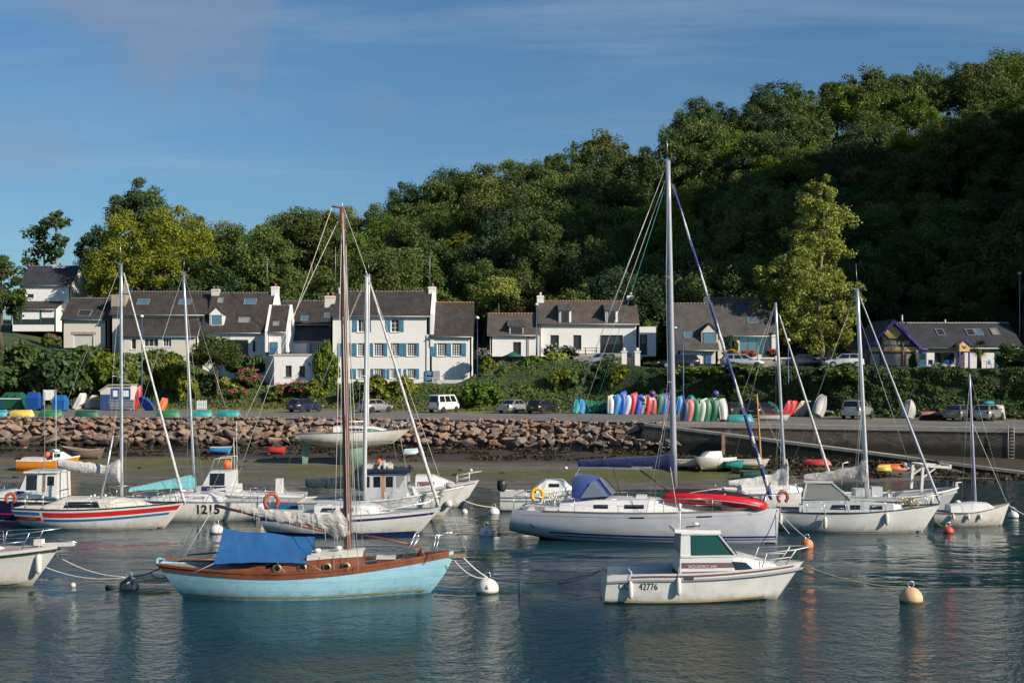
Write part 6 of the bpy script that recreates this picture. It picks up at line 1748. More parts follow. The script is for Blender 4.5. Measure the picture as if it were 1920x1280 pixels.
# ================= white sloop behind with number on the bow and turquoise cover
t, s_, Yb_ = boat('numbered_sloop', 'white sloop numbered 1215 with turquoise boom cover', 350, 972)
X_ = Px(350, Yb_)
hl = Hull(8.2, 2.8, 1.0, 1.0, 1.15, 0.5, 0.0, 0.2, 0.8, 0.5, 0.5, 0.5, low=0.3)
t.rotation_euler[2] = math.pi      # her stern lies to the right
hl.body(t, HULLW); hl.deck(t, DECK, 0.04); hl.rail(t, 'toe_rail', ALU, 0.05, 0.04)
hl.letter(t, 'number_lettering', '1215', BLACK, -X_.x(400), 0.62, 0.66, side=1, sx=1.0, bold=0.022)
XR = lambda px_, py_, y=0.0: Vector((-X_.x(px_), -y, X_.z(py_)))
st = [(XR(420, 0).x, 0.8, 0.7, 1.0, 1.1), (XR(395, 0).x, 0.85, 0.72, 1.0, 1.38), (XR(330, 0).x, 0.75, 0.6, 1.02, 1.35), (XR(285, 0).x, 0.5, 0.3, 1.05, 1.12)]
cb_ = cabin(t, st, GEL); side_panel(cb_, st, XR(390, 0).x, XR(345, 0).x, 0.35, 0.75, SMOKED)
m0, m1 = XR(366, 930), XR(344, 512)
mast(t, m0, m1, 0.085, 0.07, ALU, (0.52,), chain=(XR(362, 0).x, 1.2, 1.05)); masthead(t, m1, 0.8)
MB().tube([XR(364, 905), XR(250, 925)], 0.05, 8).build('boom', ALU, t)
mb = MB(); rows = []
for i in range(13):
    u = i/12; a = XR(366, lerp(888, 914, u)); a.x = lerp(XR(367, 0).x, XR(243, 0).x, u); d = lerp(0.75, 0.18, u**0.8)
    rows.append([a + Vector((0, sd*w, -d*k)) for sd, w, k in ((-1, 0.22, 1), (-1, 0.14, 0.5), (0, 0, 0), (1, 0.14, 0.5), (1, 0.22, 1))])
mb.loft(rows, closed=False); mb.build('boom_cover', CANVT, t, fix=False)
line('forestay', [m1, hl.pt(0.98, 0, 1)], 0.008, WIRE, t); line('backstay', [m1, hl.pt(0.02, 0, 1)], 0.008, WIRE, t)
rails(t, hl, (-3.6, -2.4, -1.2, 0, 1.2, 2.6), 0.55); pushpit(t, hl, -3.2, 0.6); pulpit(t, hl, 3.0, 0.58)
MB().lathe([(0.12, 0.0), (0.12, 0.75)], 8, (-4.15, 0.6, 0.1)).build('rudder_post', FENDW, t)

# ================= cabin cruiser with blue and magenta stripes
t, s_, Yb_ = boat('cabin_cruiser', 'white cabin cruiser with blue and magenta stripes, orange buoy on roof', 455, 960, rz=180, cat='motorboat')
X_ = Px(455, Yb_); XR = lambda px_, py_, y=0.0: Vector((-X_.x(px_), -y, X_.z(py_)))
hl = Hull(6.9, 2.5, 1.05, 1.1, 1.3, 0.35, 0.9, -0.05, 0.92, 0.35, 0.62, 0.4, chine=True, low=0.3)
hl.body(t, HULLGREY); hl.deck(t, DECK, 0.04); hl.band(t, 'gunwale', GEL, lambda u: hl.sheer(u)+0.3, lambda u: hl.sheer(u)-0.12, 0, 0.98, 0.02, transom=True)
hl.band(t, 'magenta_stripe', MAGP, lambda u: hl.sheer(u)-0.38, lambda u: hl.sheer(u)-0.44, 0, 0.97, 0.008); hl.band(t, 'blue_stripe', BLUEP, lambda u: hl.sheer(u)-0.45, lambda u: hl.sheer(u)-0.80, 0, 0.96, 0.008); hl.band(t, 'magenta_stripe', MAGP, lambda u: hl.sheer(u)-0.81, lambda u: hl.sheer(u)-0.86, 0, 0.96, 0.008)
st = [(XR(448, 0).x, 1.0, 0.95, 1.1, 1.55), (XR(385, 0).x, 0.98, 0.88, 1.15, 1.6), (XR(345, 0).x, 0.7, 0.45, 1.2, 1.3)]
cb_ = cabin(t, st, GEL); side_panel(cb_, st, XR(430, 0).x, XR(385, 0).x, 0.3, 0.95, NAVYP, 'navy_panel')
me = text_mesh('CAYMAN 680', 0.17); me.materials.append(FENDW); o = link_mesh('name_lettering', me, cb_); o.rotation_euler = (R(90), 0, math.pi); o.location = (XR(413, 0).x, 1.02, 1.38)
wh = [(XR(440, 0).x, 0.95, 0.85, 1.55, 2.35), (XR(400, 0).x, 0.93, 0.82, 1.55, 2.35), (XR(385, 0).x, 0.9, 0.85, 1.55, 1.6)]
w_ = cabin(t, wh, GEL, 'wheelhouse', 0.05)
side_panel(w_, wh, XR(428, 0).x, XR(400, 0).x, 0.06, 0.9, DARKGLASS, 'side_window')
MB().quad((XR(400, 0).x+0.02, -0.8, 2.3), (XR(400, 0).x+0.02, 0.8, 2.3), (XR(384, 0).x+0.02, 0.86, 1.6), (XR(384, 0).x+0.02, -0.86, 1.6)).build('windscreen', DARKGLASS, w_, fix=False)
mb = MB()
for y_ in (-0.7, 0.7): mb.tube([XR(438, 882, y_), XR(440, 856, y_), XR(408, 858, y_), XR(400, 880, y_)], 0.022, 6)
mb.tube([XR(440, 882), XR(438, 820)], 0.02, 5); mb.tube([XR(443, 882, 0.2), XR(442, 790, 0.2)], 0.014, 5); mb.build('roof_rack', FENDW, t)
MB().ball(XR(426, 870, 0.0), 0.26, 12, 8).build('orange_buoy', ORANGEP, t)
mb = MB(); mb.tube([XR(520, 942, 0.3), XR(523, 905, 0.3), XR(540, 930, 0.3)], 0.03, 6); mb.box(XR(530, 0).x, XR(518, 0).x, -0.3, 0.2, 1.0, 1.9); mb.build('outboard_motor', FENDW, t)
horseshoe('horseshoe_lifebuoy', 'orange-brown horseshoe lifebuoy on the stern rail of the navy-striped sloop', (WX(509, 62), 62, WZ(940, 62)), 0.35, LIFERED, 0.33)

# ================= navy motor boat at the left edge
t, s_, Yb_ = boat('navy_cruiser', 'dark navy cabin cruiser with white wheelhouse behind the striped sloop', 42, 975, rz=180, cat='motorboat')
X_ = Px(42, Yb_); XR = lambda px_, py_, y=0.0: Vector((-X_.x(px_), -y, X_.z(py_)))
hl = Hull(9.0, 2.9, 1.15, 1.2, 1.5, 0.4, 1.0, 0.0, 0.92, 0.35, 0.65, 0.4, chine=True, low=0.3)
hl.body(t, HULLNAVY); hl.deck(t, DECK, 0.03); hl.band(t, 'gunwale', GEL, lambda u: hl.sheer(u)+0.32, lambda u: hl.sheer(u)-0.08, 0, 0.98, 0.02, transom=True)
hl.band(t, 'magenta_stripe', MAGP, lambda u: 0.52, lambda u: 0.44, 0, 0.96, 0.008); hl.band(t, 'boot_stripe', plain((0.5, 0.45, 0.4), 0.6, 0.2, 2.0, name='dirty_boot'), 0.14, 0.0, 0, 0.95, 0.008)
st = [(XR(120, 0).x, 1.1, 1.05, 1.25, 1.6), (XR(40, 0).x, 1.1, 0.95, 1.3, 1.75), (XR(-20, 0).x, 0.8, 0.5, 1.3, 1.4)]
cb_ = cabin(t, st, GEL); side_panel(cb_, st, XR(85, 0).x, XR(20, 0).x, 0.3, 0.85, NAVYP, 'navy_panel')
wh = [(XR(120, 0).x, 1.05, 0.95, 1.6, 2.58), (XR(62, 0).x, 1.02, 0.9, 1.6, 2.58), (XR(48, 0).x, 0.98, 0.9, 1.6, 1.7)]
w_ = cabin(t, wh, GEL, 'wheelhouse', 0.05)
side_panel(w_, wh, XR(82, 0).x, XR(62, 0).x, 0.1, 0.9, DARKGLASS, 'side_window'); side_panel(w_, wh, XR(114, 0).x, XR(101, 0).x, 0.35, 0.85, DARKGLASS, 'side_window'); side_panel(w_, wh, XR(98, 0).x, XR(92, 0).x, 0.0, 0.95, OLDWOOD, 'cabin_door')
MB().quad((XR(62, 0).x+0.02, -0.88, 2.53), (XR(62, 0).x+0.02, 0.88, 2.53), (XR(47, 0).x+0.02, 0.95, 1.7), (XR(47, 0).x+0.02, -0.95, 1.7)).build('windscreen', DARKGLASS, w_, fix=False)
mb = MB(); mb.box(XR(122, 0).x, XR(58, 0).x, -1.05, 1.05, 2.60, 2.69); mb.build('wheelhouse_roof', GEL, t)
mb = MB(); mb.tube([XR(84, 930), XR(84, 735)], 0.022, 5); mb.tube([XR(105, 880), XR(105, 730)], 0.014, 5); mb.build('radio_aerial', FENDW, t)
rails(t, hl, (0.5, 1.5, 2.5, 3.4), 0.5); MB().ball(XR(102, 845), 0.3, 10, 6, squash=0.35).build('radar_dome', FENDW, t)

# ================= white sloop with navy stripe in the middle
t, s_, Yb_ = boat('navy_striped_sloop', 'white sloop with navy stripe and dark boom cover behind the wooden boat', 660, 999, rz=-5)
X_ = Px(660, Yb_); L = (828-490)/s_
hl = Hull(L, 2.9, 0.98, 0.95, 1.28, 0.6, 1.15, 0.35, 0.66, 0.42, 0.78, 0.5, low=0.3, sd=0.0)
hl.body(t, HULLW); hl.deck(t, DECK, 0.04); hl.rail(t, 'toe_rail', ALU, 0.05, 0.04)
hl.band(t, 'navy_stripe', NAVYP, lambda u: hl.sheer(u)-0.18, lambda u: hl.sheer(u)-0.30, 0.0, 0.985, 0.006); hl.band(t, 'boot_stripe', NAVYP, lambda u: 0.13+0.03*u, 0.0, 0.0, 0.975, 0.008, transom=True); hl.band(t, 'antifouling', ANTIB, 0.01, -0.8, 0, 0.97)
st = [(X_.x(596), 0.9, 0.8, 0.95, 1.42), (X_.x(680), 0.88, 0.72, 0.97, 1.45), (X_.x(700), 0.8, 0.6, 1.0, 1.40), (X_.x(735), 0.5, 0.35, 1.05, 1.12)]
cb_ = cabin(t, st, GEL); side_panel(cb_, st, X_.x(607), X_.x(635), 0.35, 0.75, DARKGLASS, slant0=0.1, slant1=0.05); side_panel(cb_, st, X_.x(645), X_.x(668), 0.35, 0.75, DARKGLASS)
MB().box(X_.x(498), X_.x(592), -0.75, 0.75, 0.85, 1.05).build('cockpit_coaming', DECK, t)
m0, m1 = X_.p(684, 935), X_.p(688, 518)
mast(t, m0, m1, 0.10, 0.085, ALUW, (0.55,), chain=(X_.x(678), 1.2, 1.0)); masthead(t, m1, 0.35)
MB().tube([X_.p(682, 916), X_.p(566, 908)], 0.05, 8).build('boom', ALUW, t)
sail_bundle(t, X_.p(683, 895), X_.p(572, 905), [(0, 0.75), (0.1, 0.62), (0.2, 0.35), (0.5, 0.28), (0.9, 0.25), (1, 0.2)], CANVN, 'sail_cover', 36, 9, 0.14, 0.12, 0.5)
furled(t, X_.p(824, 948), X_.p(693, 528), 0.10, 0.045, CANVW)
line('backstay', [m1, hl.pt(0, 0, 1)], 0.008, WIRE, t)
MB().tube([X_.p(668, 965, -0.6), X_.p(810, 938, -0.3)], 0.045, 8).build('spinnaker_pole', ALUW, t)
rails(t, hl, [X_.x(p_) for p_ in (530, 582, 640, 726, 790)], 0.55); pushpit(t, hl, X_.x(530), 0.6); pulpit(t, hl, X_.x(790), 0.58)

# ================= grey fishing boat with wheelhouse
t, s_, Yb_ = boat('wheelhouse_boat', 'grey fishing boat with wooden wheelhouse doors in mid-harbour', 718, 972, cat='fishing boat')
X_ = Px(718, Yb_); L = (872-566)/s_
hl = Hull(L, 3.3, 1.0, 1.05, 1.75, 0.6, 1.2, 0.2, 0.8, 0.42, 0.7, 0.45, flare=0.12, low=0.35)
hl.body(t, HULLD); hl.deck(t, DECK, 0.10); hl.rail(t, 'gunwale_rail', GEL, 0.08, 0.12); hl.band(t, 'antifouling', ANTIBR, 0.16, -0.8, 0, 0.98)
hl.band(t, 'grey_topsides', HULLGREY, lambda u: hl.sheer(u)-0.1, lambda u: 0.2, 0.0, 0.72, 0.006)
wh = [(X_.x(688), 1.05, 0.98, 1.0, 2.50), (X_.x(746), 1.05, 0.98, 1.02, 2.52), (X_.x(766), 1.0, 0.98, 1.1, 2.54)]
w_ = cabin(t, wh, GREYGEL, 'wheelhouse', 0.02)
for a, b_ in ((691, 697), (704, 717), (727, 740)): side_panel(w_, wh, X_.x(a), X_.x(b_), 0.52, 0.90, DARKGLASS, 'side_window')
side_panel(w_, wh, X_.x(719), X_.x(725), 0.1, 0.95, PINEWOOD, 'door_post')
side_panel(w_, wh, X_.x(746), X_.x(761), 0.50, 0.92, SMOKED, 'corner_window')
for y_ in (-0.62, 0.0, 0.62): MB().quad((X_.x(766)+0.02, y_-0.28, 1.80), (X_.x(766)+0.02, y_+0.28, 1.80), (X_.x(766)+0.02, y_+0.28, 2.44), (X_.x(766)+0.02, y_-0.28, 2.44)).build('windscreen_pane', DARKGLASS, w_, fix=False)
MB().box(X_.x(680), X_.x(772), -1.15, 1.15, 2.56, 2.72).build('wheelhouse_roof', plain((0.02, 0.022, 0.05), 0.5, 0.2, 2.0, name='navy_roof'), t)
mb = MB(); mb.tube([X_.p(768, 879), X_.p(768, 871)], 0.06, 8); mb.build('searchlight', BLACK, t)
st = [(X_.x(744), 0.95, 0.7, 1.05, 1.75), (X_.x(775), 0.85, 0.6, 1.2, 1.72), (X_.x(785), 0.7, 0.5, 1.25, 1.35)]
cabin(t, st, GEL, 'locker'); MB().box(X_.x(690), X_.x(705), -0.4, 0.4, 2.73, 2.95).build('liferaft_canister', FENDW, t)
sail_bundle(t, Vector((X_.x(706), -0.2, 2.86)), Vector((X_.x(738), -0.2, 2.82)), [(0, 0.2), (0.5, 0.26), (1, 0.15)], CANVG, 'net_heap', 12, 4, 0.5, 0, 1.6)
MB().lathe([(0.001, 2.76), (0.22, 2.86), (0.2, 3.06), (0.06, 3.26), (0.001, 3.28)], 10, (X_.x(712), -0.3, 0)).build('orange_buoy', ORANGEP, t)
rails(t, hl, [X_.x(p_) for p_ in (735, 760, 790, 815, 840)], 0.45, FENDW, 0.018); MB().ball((X_.x(843), 0, 1.8), 0.3, 12, 8, squash=0.6).build('covered_winch', CANVG, t)
line('whip_aerial', [(X_.x(745), 0.4, 2.7), X_.p(735, 820, 0.4)], 0.012, FENDW, t); line('whip_aerial', [(X_.x(760), 0.5, 2.7), X_.p(745, 800, 0.5)], 0.010, FENDW, t)
mb = MB(); mb.tube([X_.p(846, 945, -0.2), X_.p(847, 926, -0.2)], 0.03, 6); mb.tube([X_.p(853, 943, 0.2), X_.p(854, 924, 0.2)], 0.03, 6); mb.build('mooring_bitts', FENDW, t)
MB().ball(Vector((X_.x(842), hl.surf(X_.x(842), 0.9).y - 0.2, 0.85)), 0.2, 10, 8).build('round_fender', FENDW, t)
t, s_, Yb_ = boat('open_launch', 'white launch with a maroon windscreen behind the grey fishing boat', 800, 950, cat='motorboat')
hl = Hull(6.2, 2.3, 1.2, 1.15, 1.6, 0.4, 1.0, 0.0, 0.9, 0.35, 0.62, 0.4, chine=True); hl.body(t, HULLW); hl.deck(t, DECK, 0.05)
hl.band(t, 'maroon_stripe', MAROON, lambda u: hl.sheer(u)-0.1, lambda u: hl.sheer(u)-0.17, 0, 0.97, 0.01)
st = [(-0.6, 0.85, 0.7, 1.15, 1.85), (0.4, 0.85, 0.65, 1.2, 1.85), (1.6, 0.6, 0.35, 1.35, 1.4)]
cb_ = cabin(t, st, GEL); side_panel(cb_, st, -0.5, 0.5, 0.2, 0.55, MAROON, 'maroon_panel'); pulpit(t, hl, 1.9, 0.5, FENDW, 0.02)

# ================= sloop aground on the mud
zk = 0.22
t, s_, Yb_ = boat('grounded_sloop', 'white sloop with green bottom standing high and dry on the mud', 663, 870, z=zk)
X_ = Px(663, Yb_, zk); L = (772-556)/s_
Z0 = X_.z(828)                                   # her waterline stands this far above the mud
hl = Hull(L, 3.0, 0.72, 0.80, 1.02, 0.62, 1.3, 0.9, 0.6, 0.42, 0.8, 0.55, low=0.25, sd=0.1, bd=0.2)
def up(o): o.location.z = Z0; return o
t.rotation_euler[1] = R(-0.6)
up(hl.body(t, HULLW)); up(hl.deck(t, CREAM, 0.04)); up(hl.rail(t, 'toe_rail', MAROON, 0.06, 0.05))
hl.band(t, 'antifouling', ANTIG, lambda u: 0.02+0.03*u, -1.0, 0.0, 0.985, 0.006, transom=True); hl.band(t, 'boot_stripe', ANTIG, lambda u: 0.06, lambda u: 0.035, 0.0, 0.985, 0.006)
st = [(X_.x(628), 0.85, 0.75, 0.85, 1.3), (X_.x(645), 0.9, 0.75, 0.85, 1.32), (X_.x(700), 0.8, 0.6, 0.86, 1.25), (X_.x(725), 0.5, 0.35, 0.9, 1.0)]
cb_ = up(cabin(t, st, GELW)); side_panel(cb_, st, X_.x(650), X_.x(682), 0.2, 0.7, DARKGLASS); side_panel(cb_, st, X_.x(683), X_.x(716), 0.15, 0.6, plain((0.02, 0.25, 0.12), 0.5, 0.1, 2.0, name='green_trim'), 'green_flash', slant1=-0.2)
MB().prism([(X_.x(567), 0.0), (X_.x(576), 0.0), (X_.x(583), Z0-0.1), (X_.x(567), Z0+0.05)], -0.05, 0.05, 'xz').build('rudder', ANTIGP, t)
for sd in (-1, 1):
    MB().loft([[Vector((X_.x(a), sd*y_ + d, z_)) for a, d in ((lo, 0), ((lo+hi)/2, 0.10), (hi, 0), ((lo+hi)/2, -0.10))] for lo, hi, y_, z_ in ((636, 684, 0.7, 0.0), (634, 692, 0.62, Z0-0.2), (632, 696, 0.55, Z0-0.05))], True, True, True).build('bilge_keel', ANTIGP if sd < 0 else ANTIG, t)
rails(t, hl, (-3.6, -2.2, -0.6, 1.0, 2.6, 3.6), 0.5)
for o in t.children:
    if o.name.startswith(('guard_rail', 'antifouling', 'boot_stripe')): o.location.z = Z0
up(pulpit(t, hl, 3.3, 0.55)); up(pushpit(t, hl, -3.6, 0.55))
m0, m1 = X_.p(690, 808, 0), X_.p(696, 515, 0)
mast(t, m0, m1, 0.09, 0.07, ALUW, (0.5,), chain=(X_.x(686), 1.2, Z0+0.85)); masthead(t, m1, 1.1)
line('forestay', [m1, X_.p(770, 816)], 0.008, WIRE, t); line('backstay', [m1, X_.p(558, 814)], 0.008, WIRE, t)
MB().tube([X_.p(688, 790), X_.p(600, 790)], 0.05, 8).build('boom', ALUW, t)
line('stern_line', [X_.p(556, 820, -0.8), X_.p(552, 850, -0.9), X_.p(541, 868, -1.2)], 0.03, ROPED, t)

# ================= big pale sloop with blue canvas
t, s_, Yb_ = boat('cruising_yacht', 'large pale grey cruising yacht with navy canvas and upturned red dinghy', 1212, 1011, rz=-12)
X_ = Px(1212, Yb_); L = (1456-968)/s_
hl = Hull(L, 3.7, 1.42, 1.42, 1.62, 0.6, 0.12, 0.9, 0.84, 0.38, 0.82, 0.42, low=0.35, sd=-0.32, bd=0.15)
hl.srake = -0.35
hl.body(t, HULLDUF, nt=34); hl.deck(t, GELW, 0.03)
hl.band(t, 'upper_stripe', NAVYP, lambda u: 0.40-0.06*u+0.10*(1-u)**2, lambda u: 0.31-0.06*u+0.12*(1-u)**2, 0.16, 0.995, 0.006); hl.band(t, 'lower_stripe', NAVYP, lambda u: 0.25-0.05*u+0.08*(1-u)**2, lambda u: 0.20-0.05*u+0.08*(1-u)**2, 0.18, 0.995, 0.006)
hl.band(t, 'antifouling', ANTIB, 0.045, -0.9, 0.0, 0.995, 0.007)
hl.band(t, 'cove_line', GREYP, lambda u: hl.sheer(u)-0.20, lambda u: hl.sheer(u)-0.225, 0.04, 0.94, 0.005)
for a, b_ in ((1190, 1217), (1310, 1337)): hl.band(t, 'hull_port', DARKGLASS, lambda u: hl.sheer(u)-0.18, lambda u: hl.sheer(u)-0.245, hl.at(X_.x(a)), hl.at(X_.x(b_)), 0.012, n=4)
hl.rail(t, 'toe_rail', OLDWOOD, 0.05, 0.05, 0.12, 0.94)
st = [(X_.x(1055), 1.35, 1.1, 1.4, 1.72), (X_.x(1120), 1.35, 1.08, 1.4, 1.92), (X_.x(1220), 1.2, 0.9, 1.42, 1.95), (X_.x(1300), 0.85, 0.55, 1.48, 1.78), (X_.x(1350), 0.5, 0.3, 1.5, 1.54)]
cb_ = cabin(t, st, GELW, camber=0.08)
for a, b_ in ((1073, 1102), (1119, 1146), (1176, 1212)): side_panel(cb_, st, X_.x(a), X_.x(b_), 0.28, 0.62, DARKGLASS)
MB().box(X_.x(985), X_.x(1060), -1.25, 1.25, 1.38, 1.56).build('cockpit_coaming', GELW, t)
mb = MB(); rows = []
for (a, pyt, w, pyb) in ((1077, 893, 1.0, 935), (1086, 891, 1.05, 934), (1122, 895, 1.0, 930), (1150, 927, 0.95, 927)):
    zt_, zb_ = X_.z(pyt), X_.z(pyb); rows.append([Vector((X_.x(a), y_, lerp(zb_, zt_, k))) for y_, k in ((-w*1.1, 0), (-w*1.05, 0.55), (-w*0.8, 0.93), (0, 1.05), (w*0.8, 0.93), (w*1.05, 0.55), (w*1.1, 0))])
mb.loft(rows, closed=False); mb.build('sprayhood', CANVB2, t, fix=False)
MB().add([X_.p(1094, 931, -1.19), X_.p(1147, 927, -1.10), X_.p(1122, 899, -1.06), X_.p(1116, 900, -1.10)], [(0, 1, 2, 3)]).build('sprayhood_window', CLEAR, t, fix=False)
MB().quad(X_.p(1127, 895, -0.80), X_.p(1152, 925, -0.9), X_.p(1152, 925, 0.9), X_.p(1127, 895, 0.80)).build('sprayhood_front', CLEAR, t, fix=False)
m0, m1 = X_.p(1264, 912), X_.p(1252, 303)
mast(t, m0, m1, 0.155, 0.12, plain((0.36, 0.37, 0.42), 0.4, 0.08, 2.0, metal=0.3, name='bare_alloy'), (0.32, 0.64), sw=1.0, chain=(X_.x(1232), 1.55, 1.45), wr=0.010); masthead(t, m1, 1.25)
MB().bar(X_.p(1262, 878), X_.p(1084, 876), 0.12, 0.16).build('boom', ALU, t)
sail_bundle(t, X_.p(1265, 866), X_.p(1083, 871), [(0, 0.40), (0.05, 0.45), (0.12, 0.36), (0.3, 0.28), (0.7, 0.21), (1, 0.17)], CANVB, 'sail_cover', 60, 12, 0.07, -0.03, 0.6)
me = text_mesh('DURCOUMBRE', 0.2); me.materials.append(FENDW); o = link_mesh('cover_lettering', me, t); o.rotation_euler = (R(90), 0, 0); o.location = X_.p(1205, 876.0, -0.2); o.scale = (0.75, 0.75, 1)
WB = [plain((0.02, 0.035, 0.20), 0.7, 0.15, 3.0, name='blue_uv_strip'), CANVW]
furled(t, X_.p(1442, 932), X_.p(1261, 348), 0.105, 0.05, None, 'furled_genoa', 90, lambda i: i*2 if i < 18 else i*0.75, WB, 0.04)
for dx, m2 in ((0, WIRE), (0.55, ROPEW), (0.85, ROPET)): line('backstay' if not dx else 'topping_lift', [m1 + Vector((-0.1, 0, -0.3-dx)), X_.p(1012 + dx*80, 930 if not dx else 872, (-0.9 if dx == 0 else -0.1))], 0.010, m2, t)
line('backstay', [m1 + Vector((-0.1, 0, -0.3)), X_.p(1005, 930, 1.0)], 0.010, WIRE, t)
MB().tube([X_.p(1200, 881), X_.p(1256, 921)], 0.035, 6).build('boom_vang', BLACK, t); line('mainsheet', [X_.p(1150, 881), X_.p(1163, 925)], 0.02, ROPED, t)
line('boom_prop', [X_.p(1087, 878), X_.p(1046, 945, -1.0)], 0.014, WIRE, t)
rails(t, hl, [X_.x(p_) for p_ in (1030, 1087, 1168, 1250, 1337, 1400)], 0.62); pushpit(t, hl, X_.x(1025), 0.65); pulpit(t, hl, X_.x(1400), 0.62)
MB().box(X_.x(1194), X_.x(1212), -0.3, 0.3, 1.98, 2.12).build('deck_hatch', GELW, t)
mb = MB()
for k in (1038, 1046): mb.tube([X_.p(k, 944, -1.5), X_.p(k, 921, -1.5), X_.p(k+5, 921, -1.5), X_.p(k+5, 944, -1.5)], 0.018, 6)
mb.build('stern_ladder', STEEL, t)
MB().lathe([(0.05, 1.56), (0.08, 1.66), (0.06, 1.76), (0.09, 1.8), (0.02, 1.86)], 10, (X_.x(1045), -1.2, 0)).build('winch', STEEL, t)
mb = MB()
for sd in (-1, 1): mb.tube([X_.p(1425, 940, sd*0.25), X_.p(1440, 900, 0)], 0.03, 6)
mb.build('furling_gear', BLACK, t)
hl.letter(t, 'bow_emblem', 'M', GREYP, X_.x(1403), 1.38, 0.2)
mb = MB(); 
for k in range(5):
    a, b_ = k/5, (k+1)/5; x0_, x1_ = X_.x(1003 + a*8), X_.x(1003 + b_*8); z0_, z1_ = X_.z(978 + a*12), X_.z(978 + b_*12); w = 0.045*math.sin(math.pi*min(0.9, a+0.15))
    p0, p1 = hl.surf(x0_, z0_, -1, 0.01), hl.surf(x1_, z1_, -1, 0.01); mb.quad((x0_-w, p0.y, z0_), (x0_+w, p0.y, z0_), (x1_+w*0.8, p1.y, z1_), (x1_-w*0.8, p1.y, z1_))
mb.build('quarter_emblem', NAVYP, t, fix=False)
horseshoe('horseshoe_lifebuoy', 'yellow horseshoe lifebuoy on the stern rail of the large yacht', on(t, X_.x(1016), -1.62, X_.z(925)), 0.3, YELLOWP, 0.27)
YD = Yb_; TD = t
# red inflatable upside down on her foredeck
t = thing('inflatable_dinghy', 'red inflatable dinghy upturned on the foredeck of the large yacht', 'dinghy', on(TD, X_.x(1338), -0.2, 1.72), R(-14))
sd_ = F/YD; mb = MB(); pts = []
for sd in (-1, 1):
    tp = [(-95/sd_, sd*0.62, 0.36), (-85/sd_, sd*0.62, 0.34), (-40/sd_, sd*0.64, 0.36), (20/sd_, sd*0.62, 0.30), (62/sd_, sd*0.50, 0.18), (84/sd_, sd*0.25, 0.06), (90/sd_, 0, 0.02)]
    MB().tube(tp, [0.05, 0.20, 0.24, 0.25, 0.24, 0.22, 0.2], 12).build('tube', REDPVC, t)
    MB().tube([(x, y_ + sd*0.235, z_ - 0.02) for x, y_, z_ in tp[1:6]], 0.035, 5).build('rubbing_strip', GREYP, t)
MB().loft([[Vector((x, -w, z_)), Vector((x, -w*0.5, z_+0.22)), Vector((x, w*0.5, z_+0.22)), Vector((x, w, z_))] for x, w, z_ in ((-70/sd_, 0.5, 0.5), (-10/sd_, 0.55, 0.5), (40/sd_, 0.45, 0.38), (70/sd_, 0.2, 0.24))], False).build('bottom', plain((0.05, 0.01, 0.015), 0.5, 0.2, 2.0, name='dark_red_floor'), t, fix=False)
me = text_mesh('PLASTIMO', 0.16); me.materials.append(FENDW); o = link_mesh('lettering', me, t); o.rotation_euler = (R(90), R(4), 0); o.location = (2/sd_, -0.90, 0.20)
line('lashing', [(-78/sd_, -0.7, -0.25), (-40/sd_, -0.66, 0.62), (10/sd_, 0, 0.78)], 0.012, ROPEW, t); line('lashing', [(-40/sd_, -0.8, 0.0), (20/sd_, -0.6, 0.55), (30/sd_, 0.4, 0.6)], 0.012, ROPEW, t)

# ================= white pilothouse sloop at right
t, s_, Yb_ = boat('pilothouse_sloop', 'white sloop with slanting glazed pilothouse and coiled ropes on the bow', 1608, 994, rz=-10)
X_ = Px(1608, Yb_); L = (1757-1459)/s_
hl = Hull(L, 2.8, 0.98, 0.95, 1.38, 0.6, 0.85, 0.1, 0.7, 0.42, 0.78, 0.5, low=0.3, sd=0.05)
hl.body(t, HULLW); hl.deck(t, DECK, 0.04); hl.rail(t, 'rubbing_strake', BLACK, 0.05, 0.05); hl.band(t, 'antifouling', ANTIB, 0.07, -0.8, 0.0, 0.985, transom=True)
st = [(X_.x(1506), 0.85, 0.75, 0.95, 1.5), (X_.x(1580), 0.9, 0.78, 0.98, 1.55), (X_.x(1670), 0.8, 0.65, 1.05, 1.52), (X_.x(1686), 0.65, 0.5, 1.1, 1.3)]
cb_ = cabin(t, st, GREYGEL)
for a, b_ in ((1555, 1585), (1592, 1610), (1628, 1650)): side_panel(cb_, st, X_.x(a), X_.x(b_), 0.25, 0.65, DARKGLASS, slant0=0.12 if a == 1555 else 0)
MB().box(X_.x(1506), X_.x(1686), -0.74, 0.74, 1.56, 1.62).build('coach_roof', GEL, t)
A = [Vector((X_.x(1507), 0, 1.62)), Vector((X_.x(1513), 0, X_.z(905))), Vector((X_.x(1559), 0, X_.z(903))), Vector((X_.x(1594), 0, 1.62))]
fr = MB()
for sd in (-1, 1):
    p_ = [v_ + Vector((0, sd*(0.78 if i in (0, 3) else 0.70), 0)) for i, v_ in enumerate(A)]
    for a, b_ in ((0, 1), (1, 2), (2, 3)): fr.bar(p_[a], p_[b_], 0.07, 0.07)
    MB().quad(*[v_ * 1.0 for v_ in p_]).build('side_screen', SMOKED, t, fix=False)
fr.box(X_.x(1509), X_.x(1562), -0.76, 0.76, X_.z(904), X_.z(904)+0.07)
fr.build('pilothouse_frame', GEL, t)
MB().quad(A[2] + Vector((0.02, -0.68, 0)), A[3] + Vector((0.02, -0.76, 0)), A[3] + Vector((0.02, 0.76, 0)), A[2] + Vector((0.02, 0.68, 0))).build('windscreen', SMOKED, t, fix=False)
m0, m1 = X_.p(1626, 932), X_.p(1607, 543)
mast(t, m0, m1, 0.12, 0.095, ALU, (0.47,), sw=0.8, chain=(X_.x(1612), 1.15, 1.05)); masthead(t, m1, 1.3)
MB().tube([X_.p(1624, 897), X_.p(1512, 897)], 0.05, 8).build('boom', ALU, t)
